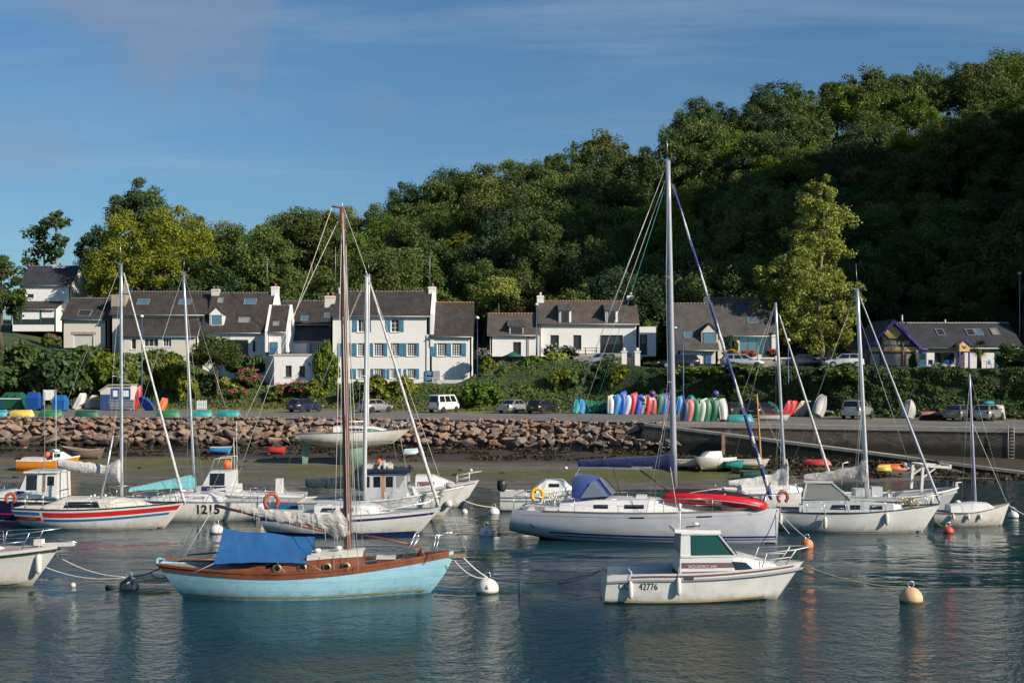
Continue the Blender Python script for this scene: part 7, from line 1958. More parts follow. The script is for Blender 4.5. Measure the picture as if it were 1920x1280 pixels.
sail_bundle(t, X_.p(1624, 884), X_.p(1508, 896), [(0, 0.62), (0.08, 0.62), (0.16, 0.36), (0.5, 0.24), (1, 0.14)], CANVG, 'sail_cover', 36, 15, 0.14, 0.03, 0.5)
furled(t, X_.p(1756, 940), X_.p(1612, 556), 0.085, 0.03, plain((0.45, 0.45, 0.52), 0.8, 0.15, 3.0, name='grey_lilac_cloth'))
line('inner_stay', [X_.p(1613, 600), X_.p(1725, 940)], 0.008, WIRE, t); line('backstay', [m1, hl.pt(0, 0, 1)], 0.008, WIRE, t)
rails(t, hl, [X_.x(p_) for p_ in (1515, 1547, 1586, 1658, 1710)], 0.55); pulpit(t, hl, X_.x(1705), 0.5)
MB().box(X_.x(1500), X_.x(1516), -0.8, -0.2, 0.96, 1.3).build('stern_locker', GEL, t)
mb = MB(); q = random.Random(3)
for k in range(16):
    c_ = Vector((X_.x(1678 + q.random()*36), q.uniform(-0.4, 0.4), 1.35 + q.random()*0.3)); mb.tube([c_ + Vector((0.18*math.cos(a), 0.18*math.sin(a), 0.06*math.sin(a*3+k))) for a in [i*0.7 for i in range(10)]], 0.035, 5)
mb.build('coiled_rope', plain((0.42, 0.34, 0.20), 0.9, 0.3, 6.0, name='tan_rope'), t)
horseshoe('horseshoe_lifebuoy', 'faded orange horseshoe lifebuoy on the stern of the pilothouse sloop', on(t, X_.x(1470), -0.5, X_.z(932)), 0.1, LIFERED, 0.25)
for px_, pz_, lab in ((1545, 0.52, 'white fender amidships on the pilothouse sloop'), (1656, 0.72, 'white fender near the bow of the pilothouse sloop'), (1465, 0.62, 'white fender at the stern of the pilothouse sloop')):
    fender('boat_fender', lab, on(t, X_.x(px_), hl.surf(X_.x(px_), 0.6).y - 0.14, pz_), 0.6, 0.10, 0.3)

# ================= grey workboat with a gantry behind it
t, s_, Yb_ = boat('gantry_workboat', 'long grey workboat with a white steel gantry behind the pilothouse sloop', 1690, 962, cat='workboat')
X_ = Px(1690, Yb_); L = (1798-1582)/s_
hl = Hull(L, 2.8, 1.05, 1.0, 1.45, 0.5, 0.9, 0.1, 0.85, 0.42, 0.7, 0.45, low=0.35); hl.body(t, HULLGREY); hl.deck(t, DECK, 0.25); hl.rail(t, 'gunwale_rail', GEL, 0.08, 0.1)
fr = MB(); zt_ = X_.z(870)
for y_ in (-0.9, 0.9):
    fr.bar(X_.p(1718, 918, y_), Vector((X_.x(1721), y_, zt_)), 0.14, 0.14); fr.bar(Vector((X_.x(1719), y_, zt_)), Vector((X_.x(1773), y_, zt_-0.12)), 0.14, 0.14); fr.bar(X_.p(1720, 893, y_), Vector((X_.x(1750), y_, zt_)), 0.08, 0.08)
for x in (1721, 1772): fr.bar(Vector((X_.x(x), -0.9, zt_)), Vector((X_.x(x), 0.9, zt_)), 0.1, 0.1)
fr.build('gantry', FENDW, t); MB().box(X_.x(1632), X_.x(1652), -0.3, 0.3, 0.9, 1.5).build('winch_box', GREYGEL, t)
pulpit(t, hl, 3.0, 0.3, FENDW, 0.025); mb = MB(); mb.box(X_.x(1600), X_.x(1628), -0.5, 0.4, 0.9, 1.4); mb.tube([X_.p(1577, 908), X_.p(1580, 868), X_.p(1590, 866)], 0.05, 6); mb.build('engine_box', GREYGEL, t)
for px_, lab in ((1752, 'white fender on the bow of the gantry workboat'), (1664, 'white fender amidships on the gantry workboat')): fender('boat_fender', lab, (WX(px_, Yb_-1.4), Yb_ + hl.surf(X_.x(px_), 0.9).y - 0.16, 0.95), 0.6, 0.10, 0.2)

# ================= small white sailing dinghy at the far right
t, s_, Yb_ = boat('day_sailer', 'small white day sailer with bare mast at the right', 1819, 984)
X_ = Px(1819, Yb_); L = (1893-1745)/s_
hl = Hull(L, 1.8, 0.72, 0.66, 1.15, 0.4, 0.4, 0.0, 0.7, 0.42, 0.75, 0.5, low=0.25); hl.body(t, HULLD); hl.deck(t, DECK, 0.03); hl.rail(t, 'rubbing_strake', OLDWOOD, 0.05, 0.05); hl.band(t, 'antifouling', ANTIB, 0.05, -0.6, 0, 0.98)
st = [(X_.x(1777), 0.55, 0.45, 0.7, 1.02), (X_.x(1822), 0.55, 0.45, 0.72, 1.18), (X_.x(1850), 0.5, 0.4, 0.8, 1.12), (X_.x(1862), 0.42, 0.32, 0.85, 0.9)]
cabin(t, st, GEL)
m0, m1 = X_.p(1829, 940), X_.p(1818, 702)
mast(t, m0, m1, 0.065, 0.05, plain((0.42, 0.40, 0.55), 0.4, 0.1, 2.0, metal=0.4, name='lilac_alloy'), (), chain=(X_.x(1812), 0.8, 0.75))
line('forestay', [X_.p(1822, 790), X_.p(1888, 942)], 0.012, ROPEW, t); line('forestay', [m1, X_.p(1885, 940)], 0.007, WIRE, t)
for px_, lab in ((1776, 'first small white fender on the day sailer'), (1803, 'middle small white fender on the day sailer'), (1826, 'small white fender nearest the bow of the day sailer')): fender('boat_fender', lab, (WX(px_, Yb_), Yb_ + hl.surf(X_.x(px_), 0.5).y - 0.1, 0.52), 0.35, 0.07, 0.15)

# ================= sloop behind the big yacht's bow, white boom cover
t, s_, Yb_ = boat('white_sloop', 'white sloop half hidden behind the bow of the large yacht', 1452, 955)
X_ = Px(1452, Yb_)
hl = Hull(7.4, 2.6, 0.95, 0.95, 1.3, 0.5, 0.9, 0.3, 0.7, 0.42, 0.8, 0.5, low=0.3); hl.body(t, HULLW); hl.deck(t, DECK, 0.04); hl.rail(t, 'toe_rail', ALU, 0.05, 0.04)
st = [(-2.0, 0.8, 0.7, 0.95, 1.4), (0.8, 0.75, 0.6, 1.0, 1.4), (2.2, 0.4, 0.3, 1.05, 1.1)]; cabin(t, st, GEL)
m0, m1 = X_.p(1473, 925), X_.p(1454, 567); mast(t, m0, m1, 0.10, 0.08, ALU, (0.42,), sw=0.9, chain=(X_.x(1466), 1.1, 1.0))
sail_bundle(t, X_.p(1476, 890), X_.p(1364, 905), [(0, 0.85), (0.06, 0.75), (0.14, 0.45), (0.3, 0.3), (0.7, 0.28), (1, 0.14)], CANVW, 'sail_cover', 36, 19, 0.14, 0.18, 0.5)
furled(t, X_.p(1560, 905), X_.p(1461, 590), 0.10, 0.04, CANVW); line('backstay', [m1, hl.pt(0, 0, 1)], 0.008, WIRE, t)
rails(t, hl, (-3.2, -1.6, 0.2, 1.8, 2.8), 0.5); line('topping_lift', [m1, X_.p(1366, 903)], 0.008, WIRE, t)
t, s_, Yb_ = boat('gaff_dinghy', 'small dinghy with an orange wooden mast behind the large yacht', 1425, 935)
X_ = Px(1425, Yb_); hl = Hull(4.6, 1.7, 0.7, 0.6, 0.9, 0.3, 0.4, 0.0, 0.7, 0.42, 0.75, 0.5); hl.body(t, HULLW); hl.deck(t, OLDWOOD, 0.15)
mast(t, X_.p(1430, 922), X_.p(1419, 738), 0.075, 0.05, PINEWOOD, ry=1.0); line('forestay', [X_.p(1420, 750), hl.pt(1, 0, 1)], 0.008, ROPEW, t)

# ================= small white motorboat with black outboard behind the yacht's stern
t, s_, Yb_ = boat('outboard_boat', 'small white cuddy boat with a black outboard left of the large yacht', 1020, 955, cat='motorboat')
X_ = Px(1020, Yb_); hl = Hull((1112-948)/s_, 2.2, 1.05, 1.05, 1.35, 0.35, 0.8, 0.0, 0.92, 0.35, 0.62, 0.4, chine=True); hl.body(t, HULLW); hl.deck(t, DECK, 0.05); hl.rail(t, 'rubbing_strake', GREYP, 0.06, 0.06, drop=0.25)
hl.band(t, 'green_line', plain((0.05, 0.16, 0.12), 0.5, 0.1, 2.0, name='dull_green'), lambda u: 0.62, lambda u: 0.56, 0, 0.96, 0.008)
st = [(X_.x(1005), 0.8, 0.75, 1.0, 1.35), (X_.x(1022), 0.8, 0.62, 1.05, 1.72), (X_.x(1056), 0.75, 0.55, 1.08, 1.70), (X_.x(1075), 0.6, 0.4, 1.1, 1.2)]; cb_ = cabin(t, st, GELW); side_panel(cb_, st, X_.x(1028), X_.x(1048), 0.45, 0.75, DARKGLASS)
mb = MB(); mb.loft([[Vector((X_.x(940), y_*0.22, z_)) + Vector((k*0.3, 0, 0)) for y_, k in ((-1, -.8*f_), (-.7, f_), (.7, f_), (1, -.8*f_))] for z_, f_ in ((1.1, .7), (1.2, .95), (1.5, 1.05), (1.66, .85), (1.72, .4))], True, True, True); mb.box(X_.x(938), X_.x(946), -0.12, 0.12, -0.2, 1.15); mb.build('outboard_motor', BLACK, t)

# ---------------------------------------------------------------- gardens: shrubs, flowers, small trees
def gb(kind, label, px_, py_, w, h, Y=None, name='shrub', d=None):
    """bush whose foot shows at picture row py_ (on the ground found there)"""
    return bush(kind, label, px_, Y or 150, py_, w, h, name, d)
gb('mid', 'large dark laurel mass above the green recycling bank', 40, 742, 7.5, 6.6, 152)
gb('dark', 'dark rounded laurel right of the recycling banks', 105, 745, 6.5, 6.2, 151)
gb('dark', 'dark laurel cut by the left edge above the blue container', -8, 738, 5.5, 5.0, 151)
gb('mid', 'mid-green shrub behind the white notice board', 150, 742, 5.0, 5.6, 152)
gb('bright', 'leafy shrub rising behind the boat shed', 195, 735, 5.5, 5.4, 153)
gb('mid', 'loose green hedge shrub right of the boat shed', 240, 740, 5.0, 5.2, 153)
gb('mid', 'dark shrub under the blue gutter of the cream house', 285, 735, 5.0, 5.0, 154)
gb('yellow', 'green shrub left of the small round pine', 325, 738, 4.2, 4.6, 154)
gb('mid', 'green shrub covering the retaining wall below the cream house', 300, 700, 5.0, 3.6, 160)
gb('mid', 'leafy shrub left of the terrace block below the gabled dormer', 448, 700, 4.0, 2.6, 158)
gb('dark', 'dark shrub filling the corner beside the terrace block', 476, 700, 3.0, 2.6, 157)
gb('mid', 'rounded shrub below the cream garage door', 165, 680, 5.0, 2.6, 160)
gb('yellow', 'yellow-green bamboo clump below the small round pine', 352, 752, 3.0, 4.0, 150)
gb('dark', 'dark hedge shrub above the white picket panel', 378, 742, 3.6, 3.0, 152)
gb('pale', 'low shrub right of the round pine trunk', 432, 740, 3.0, 2.4, 151)
gb('mid', 'dark green shrub on the wall left of the parked blue car', 515, 752, 2.6, 2.0, 149)
gb('yellow', 'olive shrub spilling over the wall above the blue car', 590, 760, 3.4, 3.2, 149)
gb('bright', 'bright yellow-green bamboo beside the white terrace block', 612, 725, 3.6, 5.2, 151)
gb('bright', 'slender bamboo tuft above the terrace block', 612, 672, 1.3, 2.6, 152)
gb('dark', 'dark shrub left of the silver hatchback', 662, 765, 3.4, 3.4, 148)
gb('yellow', 'olive-brown hedge shrub behind the silver hatchback', 705, 762, 4.2, 3.8, 148)
gb('yellow', 'broad olive hedge below the lower windows of the white house', 752, 764, 5.0, 3.8, 148)
gb('yellow', 'dry olive hedge end by the white house steps', 788, 764, 3.4, 2.6, 148)
gb('bright', 'round bright green bush right of the white van', 902, 769, 5.0, 3.4, 142)
gb('mid', 'ivy-dark shrub on the wall above the round bush', 948, 735, 4.2, 3.2, 149)
gb('yellow', 'bronze shrub above the round bright bush', 915, 706, 2.8, 2.4, 150)
gb('bright', 'green shrub behind the two parked saloons', 985, 765, 4.0, 3.0, 145)
gb('bright', 'tall feathery green shrub behind the dark parked car', 1052, 764, 3.6, 5.0, 144)
gb('bright', 'bright shrub below the white hydrangea terrace', 1002, 705, 3.4, 2.8, 150)
gb('mid', 'dark hedge shrub under the parked silver van on the terrace', 1090, 745, 4.6, 3.6, 144)
gb('dark', 'dark ivy clump beside the stone terrace steps', 1130, 730, 4.0, 3.2, 143)
gb('yellow', 'green shrub above the standing dinghies', 1165, 745, 3.4, 3.6, 140)
gb('pale', 'garden shrub in front of the dormer house steps', 1045, 690, 3.0, 2.2, 151)
gb('bright', 'sunlit shrub behind the annex of the dormer house', 1218, 665, 2.6, 4.6, 160)
gb('mid', 'low shrub beside the creperie terrace at the right edge', 1905, 700, 4.4, 2.6, 132)
gb('dark', 'dark hedge corner right of the creperie blue door', 1900, 690, 3.5, 2.8, 136)
gb('dark', 'dark conical shrub at the corner of the creperie gable', 1711, 692, 0.9, 2.0, 137)
gb('dark', 'dark column cypress left of the big glazed front', 1368, 662, 0.9, 2.4, 149.5, 'cypress')
gb('dark', 'dark column cypress nearest the glazed panes', 1378, 662, 0.9, 2.0, 149.5, 'cypress')
gb('mid', 'lumpy green hedge on the bank under the parked silver estate', 1390, 712, 5.0, 1.9, 131)
gb('mid', 'lumpy green hedge on the bank under the parked white hatchback', 1575, 715, 5.4, 1.9, 126)
gb('mid', 'hedge clump on the bank below the dark roadside car', 1290, 712, 5.0, 1.8, 134)
for lab, px_, py_, w, h, m_, n, Y in (
    ('pink hydrangea on the bank left of the terrace block', 465, 722, 3.4, 2.2, PINK, 30, 151), ('low pink hydrangea above the rubble wall', 445, 746, 2.4, 1.4, PINK, 24, 149.6),
    ('crimson-pink hydrangea below the terrace block windows', 560, 742, 3.6, 2.0, PINK, 46, 149.6), ('deep pink hydrangea beside the terrace block', 528, 744, 2.6, 1.7, PINK, 30, 149.4),
    ('pink oleander in front of the cream garage', 95, 648, 2.6, 1.6, PINK, 16, 160), ('lilac hydrangea between the two white houses', 905, 680, 1.9, 1.9, LILAC, 34, 153),
    ('white hydrangea in front of the dormer house', 1035, 668, 2.6, 1.6, WHITEFL, 40, 153), ('lilac-white hydrangea left of the picnic bench', 1066, 668, 2.2, 1.4, LILAC, 22, 153),
    ('red flowering shrub right of the round bright bush', 958, 755, 1.2, 2.0, REDFL, 14, 146), ('red flowering shrub behind the dark parked car', 1003, 752, 2.4, 1.9, REDFL, 26, 146),
    ('yellow flowering plant by the terrace railing', 1010, 694, 1.2, 0.9, YELFL, 14, 150), ('orange flower bed left of the glazed front', 1370, 668, 2.0, 0.9, YELFL, 30, 142.2),
    ('red geranium bed in front of the glazed panes', 1403, 669, 2.0, 0.8, REDFL, 34, 142.2), ('red flower bed right of the glazed front', 1448, 668, 1.5, 0.9, REDFL, 24, 142.2),
    ('pink flowers in the garden left of the parasol', 943, 690, 1.2, 1.2, LILAC, 12, 151)):
    o = gb('mid', lab, px_, py_, w, h, Y, 'hydrangea' if 'hydrangea' in lab else 'flowering_shrub')
    blossoms(o, m_, int(px_), n, 0.10, 0.1, 18, 0.15)
P = tree_proto(91, 3.2, 2.4, 2.2, 2.0, 3.9, 95, 190, 0.10, NEEDLE, r=0.16, crad=(0.3, 0.5), flat=0.6, lowest=-0.3)
place_tree(P, 'small_pine', 'small rounded pine with a bare trunk above the quay road', 'tree', (WX(408, 150), 150, WZ(745, 150)), 0.5, 1.22)
P = tree_proto(92, 3.4, 2.6, 2.4, 2.2, 3.2, 46, 110, 0.17, LEAFP, r=0.12, crad=(0.25, 0.42))
place_tree(P, 'pale_tree', 'small pale-leaved tree on the dark meadow behind the white houses', 'tree', (WX(935, 170), 170, WZ(590, 170)), 0.5, 0.95)
place_tree(HP[1], 'dark_tree', 'dark rounded tree at the left of the meadow', 'tree', (WX(845, 176), 176, ground(WX(845, 176), 176) - 1.5), 0.5, 0.6)
# palm beside the creperie porch
rg = np.random.default_rng(55); t = thing('palm_tree', 'small shaggy palm in front of the creperie', 'tree', (WX(1836, 134), 134, 8.2))
mb = MB(); mb.tube([(0, 0, -0.2), (0, 0, 1.4), (0.05, 0, 2.0)], [0.26, 0.22, 0.2], 9); mb.build('trunk', BARK, t)
q = []
for k in range(46):
    a, e = rg.uniform(0, 6.28), rg.uniform(-0.9, 1.3); d = Vector((math.cos(a)*math.cos(e), math.sin(a)*math.cos(e), math.sin(e))); sd = d.cross(Vector((0, 0, 1))).normalized()
    for j in range(9):
        f_ = (j - 4) / 4; dd = (d + sd*f_*0.75).normalized(); b0 = Vector((0, 0, 2.1)) + d*0.45; tip = b0 + dd*0.85 - Vector((0, 0, 0.18)); wv_ = dd.cross(Vector((0.2, 0.1, 1))).normalized()*0.03
        q.append([b0 - wv_, b0 + wv_, tip])
link_mesh('crown', np_mesh('crown', np.array([[tuple(p_) for p_ in tr] for tr in q]), 3, LEAF), t)

# ---------------------------------------------------------------- cars
TYRE = plain((0.02, 0.02, 0.02), 0.85, 0.2, 5.0, name='tyre_rubber'); RIM = plain((0.5, 0.5, 0.52), 0.35, 0.1, 3.0, metal=0.8, name='alloy_rim')
TAILR = plain((0.45, 0.01, 0.01), 0.25, 0.1, 3.0, name='tail_lamp'); HEADL = plain((0.7, 0.72, 0.75), 0.12, 0.1, 3.0, name='head_lamp'); PLATEY = plain((0.75, 0.55, 0.08), 0.5, 0.05, 3.0, name='yellow_plate'); PLATEW = plain((0.75, 0.75, 0.72), 0.5, 0.05, 3.0, name='white_plate')
def car_paint(col, metal=0.0): return plain(col, 0.32, 0.06, 1.0, metal, 0.8, name='car_paint')
CARS = {   # style: length, width, height, body stations (x fraction, half-width fraction, z low, z high), glasshouse (rear base, rear roof, front roof, front base) as fractions
 'hatch': (4.0, 1.70, 1.46, [(-1, .86, .40, .80), (-.97, .96, .28, .92), (-.55, 1, .22, .95), (.15, 1, .22, .92), (.5, .99, .22, .90), (.85, .94, .25, .76), (.98, .84, .30, .64), (1, .76, .36, .56)], (-.95, -.72, .12, .52)),
 'saloon': (4.5, 1.75, 1.44, [(-1, .86, .42, .84), (-.97, .96, .28, .94), (-.6, 1, .22, .95), (.15, 1, .22, .91), (.5, .99, .22, .89), (.85, .94, .25, .76), (.98, .84, .30, .62), (1, .76, .36, .55)], (-.70, -.40, .10, .45)),
 'estate': (4.5, 1.72, 1.48, [(-1, .88, .42, .84), (-.98, .96, .28, .93), (-.6, 1, .22, .94), (.15, 1, .22, .91), (.5, .99, .22, .89), (.85, .94, .25, .76), (.98, .84, .30, .62), (1, .76, .36, .55)], (-.97, -.82, .10, .45)),
 'suv': (4.5, 1.85, 1.78, [(-1, .88, .48, 1.02), (-.98, .97, .38, 1.12), (-.6, 1, .34, 1.14), (.15, 1, .34, 1.10), (.5, .99, .34, 1.08), (.88, .95, .36, .96), (.98, .88, .42, .84), (1, .8, .46, .72)], (-.97, -.86, .08, .40)),
 'van': (3.9, 1.60, 1.92, [(-1, .92, .42, 1.02), (-.98, .98, .34, 1.06), (-.5, 1, .32, 1.06), (.2, 1, .32, 1.05), (.7, 1, .32, 1.04), (.9, .97, .34, 1.0), (.98, .92, .36, .9), (1, .86, .42, .78)], (-.99, -.92, .62, .93))}
def car(label, px_, py_, heading, style, col, z=ZQ, metal=0.0, plate=PLATEW, name='parked_car', Y=None, group='cars parked along the quay', cat='car'):
    L, W, H, stn, gh = CARS[style]; Yc = Y or YG(py_, z)
    t = thing(name, label, cat, (WX(px_, Yc), Yc, z), R(heading), group)
    pm = car_paint(col, metal); rows = []
    for x, w, z0_, z1_ in stn:
        hw = W/2*w; rows.append([Vector((x*L/2, sy*hw*k, z_)) for sy, k, z_ in ((-1, .90, z0_), (-1, 1, z0_+.18), (-1, 1, lerp(z0_, z1_, .72)), (-1, .93, z1_), (1, .93, z1_), (1, 1, lerp(z0_, z1_, .72)), (1, 1, z0_+.18), (1, .90, z0_))])
    MB().loft(rows, True, True, True).build('body', pm, t)
    zb_ = stn[2][3] - 0.01; a, b_, c_, d = [k*L/2 for k in gh]; wb, wt = W/2*.92, W/2*.76; zr = H
    base = [Vector((a, -wb*.94, zb_)), Vector((d, -wb*.92, zb_-.02)), Vector((d, wb*.92, zb_-.02)), Vector((a, wb*.94, zb_))]
    roof = [Vector((b_, -wt*.95, zr-.05)), Vector((c_, -wt*.95, zr-.03)), Vector((c_, wt*.95, zr-.03)), Vector((b_, wt*.95, zr-.05))]
    mb = MB(); mb.loft([base, roof], True, False, False, smooth=False)
    crown_ = [p_*1.0 for p_ in roof]; mid_ = [Vector((lerp(b_, c_, f_), y_*wt*.8, zr)) for f_, y_ in ((.1, -1), (.88, -1), (.88, 1), (.1, 1))]
    mb.loft([crown_, mid_], True, False, True, smooth=True)
    mb.build('cabin', pm, t)
    def glass(nm, p00, p10, p11, p01, u0, u1, v0, v1):
        f_ = lambda u, v: (p00.lerp(p10, u)).lerp(p01.lerp(p11, u), v); q_ = [f_(u, v) for u, v in ((u0, v0), (u1, v0), (u1, v1), (u0, v1))]
        n_ = (q_[1]-q_[0]).cross(q_[3]-q_[0]).normalized(); ctr = Vector((0, 0, zb_+.2)); n_ = n_ if n_.dot(q_[0]-ctr) > 0 else -n_
        MB().quad(*[p_ + n_*.012 for p_ in q_]).build(nm, DARKGLASS, t, fix=False)
    glass('rear_window', base[0], base[3], roof[3], roof[0], .06, .94, .10, .90); glass('windscreen', base[1], base[2], roof[2], roof[1], .05, .95, .06, .94)
    for sd, (i, j) in ((-1, (0, 1)), (1, (3, 2))):
        for u0, u1 in (((.07, .34), (.38, .64), (.68, .93)) if style in ('estate', 'suv', 'van') else ((.10, .48), (.52, .92))): glass('side_window', base[i], base[j], roof[j], roof[i], u0, u1, .12, .88)
    wr = 0.31 if style != 'suv' else 0.36
    for x in (-.60*L/2, .62*L/2):
        for sd in (-1, 1):
            y_ = sd*W/2*.93
            MB().lathe([(wr+.06, -.004), (wr+.06, .004)], 18, (x, y_ + sd*.058, wr), 'y').build('wheel_arch', BLACK, t)
            w_ = MB().lathe([(wr*.6, -.09), (wr*.93, -.09), (wr, -.06), (wr, .06), (wr*.93, .09), (wr*.6, .09)], 18, (x, y_ + sd*.03, wr), 'y').build('wheel', TYRE, t)
            MB().lathe([(.001, .0), (wr*.3, .0), (wr*.62, .01)], 12, (x, y_ + sd*.115, wr), 'y').build('rim', RIM, w_)
    zl = lerp(stn[1][2], stn[1][3], .78)
    for sd in (-1, 1):
        MB().box(-L/2-.012, -L/2+.14, sd*W/2*.78-.11, sd*W/2*.78+.11, zl-.12, zl+.12 + (.1 if style in ('van', 'suv', 'estate') else 0)).build('tail_lamp', TAILR, t)
        MB().box(L/2-.14, L/2-.02, sd*W/2*.68-.14, sd*W/2*.68+.14, .56 if style != 'van' else .7, .68 if style != 'van' else .84).build('head_lamp', HEADL, t)
        MB().box(d-.25, d-.10, sd*(W/2+.02)-.08, sd*(W/2+.02)+.08, zb_+.0, zb_+.13).build('mirror', pm if style != 'van' else BLACK, t)
    MB().box(-L/2-.022, -L/2+.02, -.25, .25, zl-.18, zl-.06).build('number_plate', plate, t)
    MB().box(-L/2-.05, -L/2+.1, -W/2*.86, W/2*.86, stn[0][2]-.06, stn[0][2]+.10).build('rear_bumper', pm if style != 'van' else GREYP, t)
    return t
car('dark blue small hatchback parked left of the wooden mast on the quay', 572, 772, 52, 'hatch', (0.012, 0.018, 0.05))
car('silver hatchback parked behind the white furled jib on the quay', 703, 773, 50, 'hatch', (0.45, 0.45, 0.44), metal=0.6)
car('white minivan parked on the quay by the house steps', 832, 773, 58, 'van', (0.74, 0.73, 0.71), name='parked_van', cat='van')
car('silver saloon parked right of the round bright bush', 966, 774, 55, 'saloon', (0.45, 0.46, 0.47), metal=0.6, plate=PLATEY)
car('black hatchback parked right of the silver saloon', 1018, 775, 55, 'hatch', (0.014, 0.014, 0.018), plate=PLATEY)
car('dark green estate car behind the blue and white furled sail', 1376, 782, 55, 'estate', (0.02, 0.045, 0.04), plate=PLATEY)
car('dark hatchback among the dinghies right of the orange mast', 1428, 782, 50, 'hatch', (0.02, 0.02, 0.028))
car('silver sport utility car right of the grey upturned tender', 1608, 785, 58, 'suv', (0.50, 0.50, 0.49), metal=0.5)
car('grey hatchback in the shade left of the last silver car', 1797, 788, 55, 'hatch', (0.20, 0.21, 0.22), metal=0.5, plate=PLATEY)
co = car('silver hatchback with a teal load on its roof at the right', 1853, 788, 50, 'hatch', (0.42, 0.44, 0.45), metal=0.6)
MB().loft([[Vector((x, y_*w, 1.50 + z_*h_)) for y_, z_ in ((-1, 0), (-.6, 1), (.6, 1), (1, 0))] for x, w, h_ in ((-.8, .2, .05), (-.4, .45, .22), (.3, .5, .25), (.8, .2, .08))], True, True, True).build('roof_load', plain((0.02, 0.25, 0.26), 0.7, 0.2, 3.0, name='teal_canvas'), co)
UG = 'cars on the upper road'
car('silver people carrier parked below the dormer house terrace', 1122, 686, 178, 'estate', (0.42, 0.43, 0.45), 8.5, 0.5, Y=147, group=UG)
car('black estate car in front of the garage of the glazed house', 1272, 688, 178, 'estate', (0.014, 0.015, 0.02), 8.25, Y=139, group=UG)
car('silver estate car in front of the glazed house', 1392, 688, 2, 'estate', (0.45, 0.46, 0.48), 8.25, 0.6, Y=136, group=UG)
car('dark saloon car behind the hedge under the tall sunlit tree', 1510, 690, 2, 'saloon', (0.02, 0.022, 0.028), 8.25, Y=135, group=UG)
car('white hatchback behind the hedge left of the creperie', 1580, 690, 182, 'hatch', (0.68, 0.68, 0.66), 8.25, Y=131, group=UG)

# ---------------------------------------------------------------- tenders, dinghies and kayaks
def glossy(col): return plain(col, 0.5, 0.14, 2.0, name='tender_gelcoat', stain=tuple(x*0.55 for x in col), smin=0.5)
TG = dict(green=(0.02, 0.16, 0.07), dgreen=(0.015, 0.09, 0.06), teal=(0.02, 0.24, 0.24), blue=(0.015, 0.09, 0.42), lblue=(0.03, 0.22, 0.50), navy=(0.02, 0.035, 0.10), red=(0.50, 0.035, 0.04), dred=(0.35, 0.05, 0.05), white=(0.52, 0.50, 0.46), grey=(0.36, 0.36, 0.35), pale=(0.42, 0.52, 0.58), tan=(0.45, 0.33, 0.24), yellow=(0.62, 0.46, 0.08), pink=(0.42, 0.13, 0.13), orange=(0.62, 0.13, 0.03))
STAND = Matrix(((0, 1, 0), (0, 0, 1), (1, 0, 0)))        # bow up, bottom turned to the quay's edge
def tender(label, px_, py_, colr, L=2.2, B=1.15, mode='stand', yaw=0.0, lean=12.0, roll=0.0, z=ZQ, Y=None, name='tender', group=None, cat='dinghy', inner=None, rim=None, fb=0.48, hgt=None):
    Yt = Y or YG(py_, z)
    t = thing(name, label, cat, (WX(px_, Yt), Yt, z), 0, group)
    hl = Hull(L, B, 0.42, 0.40, fb, 0.10, L*0.10, 0.03, 0.78, 0.4, 0.55, 0.45, low=0.35) if cat != 'kayak' else Hull(L, B, 0.26, 0.22, 0.28, 0.06, L*0.08, L*0.06, 0.10, 0.5, 0.8, 0.5)
    hm = glossy(TG[colr]); rm = glossy(TG[rim]) if rim else hm
    hl.body(t, hm, nt=12, nv=6); hl.rail(t, 'gunwale', rm, 0.05, 0.06)
    im = glossy(TG[inner]) if inner else hm
    if mode != 'up': MB().tube([hl.pt(k/8, 1, 1) + Vector((0, 0, -0.01)) for k in range(9)], 0.025, 5).build('keel_strip', rm if rim else plain(tuple(min(1, x*1.5+0.08) for x in TG[colr]), 0.6, 0.1, 2.0, name='worn_keel'), t)
    hl.deck(t, im, 0.30 if mode == 'up' else 0.12, 0.02, 0.9, 0.08, 'floor', 0.0)
    if mode == 'up':
        for x in (-L*0.22, L*0.12): MB().box(x-0.1, x+0.1, -B*0.42, B*0.42, 0.22, 0.26).build('thwart', OLDWOOD, t)
    if mode == 'stand':
        m_ = Matrix.Rotation(R(yaw), 3, 'Z') @ Matrix.Rotation(R(-lean), 3, 'X') @ Matrix.Rotation(R(roll), 3, 'Y') @ STAND
        off = Vector((0, 0, L/2 * math.cos(R(lean)) * math.cos(R(roll)) + 0.3*abs(math.sin(R(roll)))))
    elif mode == 'flat':
        m_ = Matrix.Rotation(R(yaw), 3, 'Z') @ Matrix.Rotation(R(lean if lean != 12 else 0), 3, 'Y') @ Matrix.Rotation(math.pi + R(roll), 3, 'X'); off = Vector((0, 0, 0.45 + (hgt or 0)))
    else:
        m_ = Matrix.Rotation(R(yaw), 3, 'Z') @ Matrix.Rotation(R(roll), 3, 'X'); off = Vector((0, 0, 0.08 + (hgt or 0)))
    t.rotation_euler = m_.to_euler(); t.location = Vector(t.location) + off
    return t
DG = 'tenders stood on end along the quay'
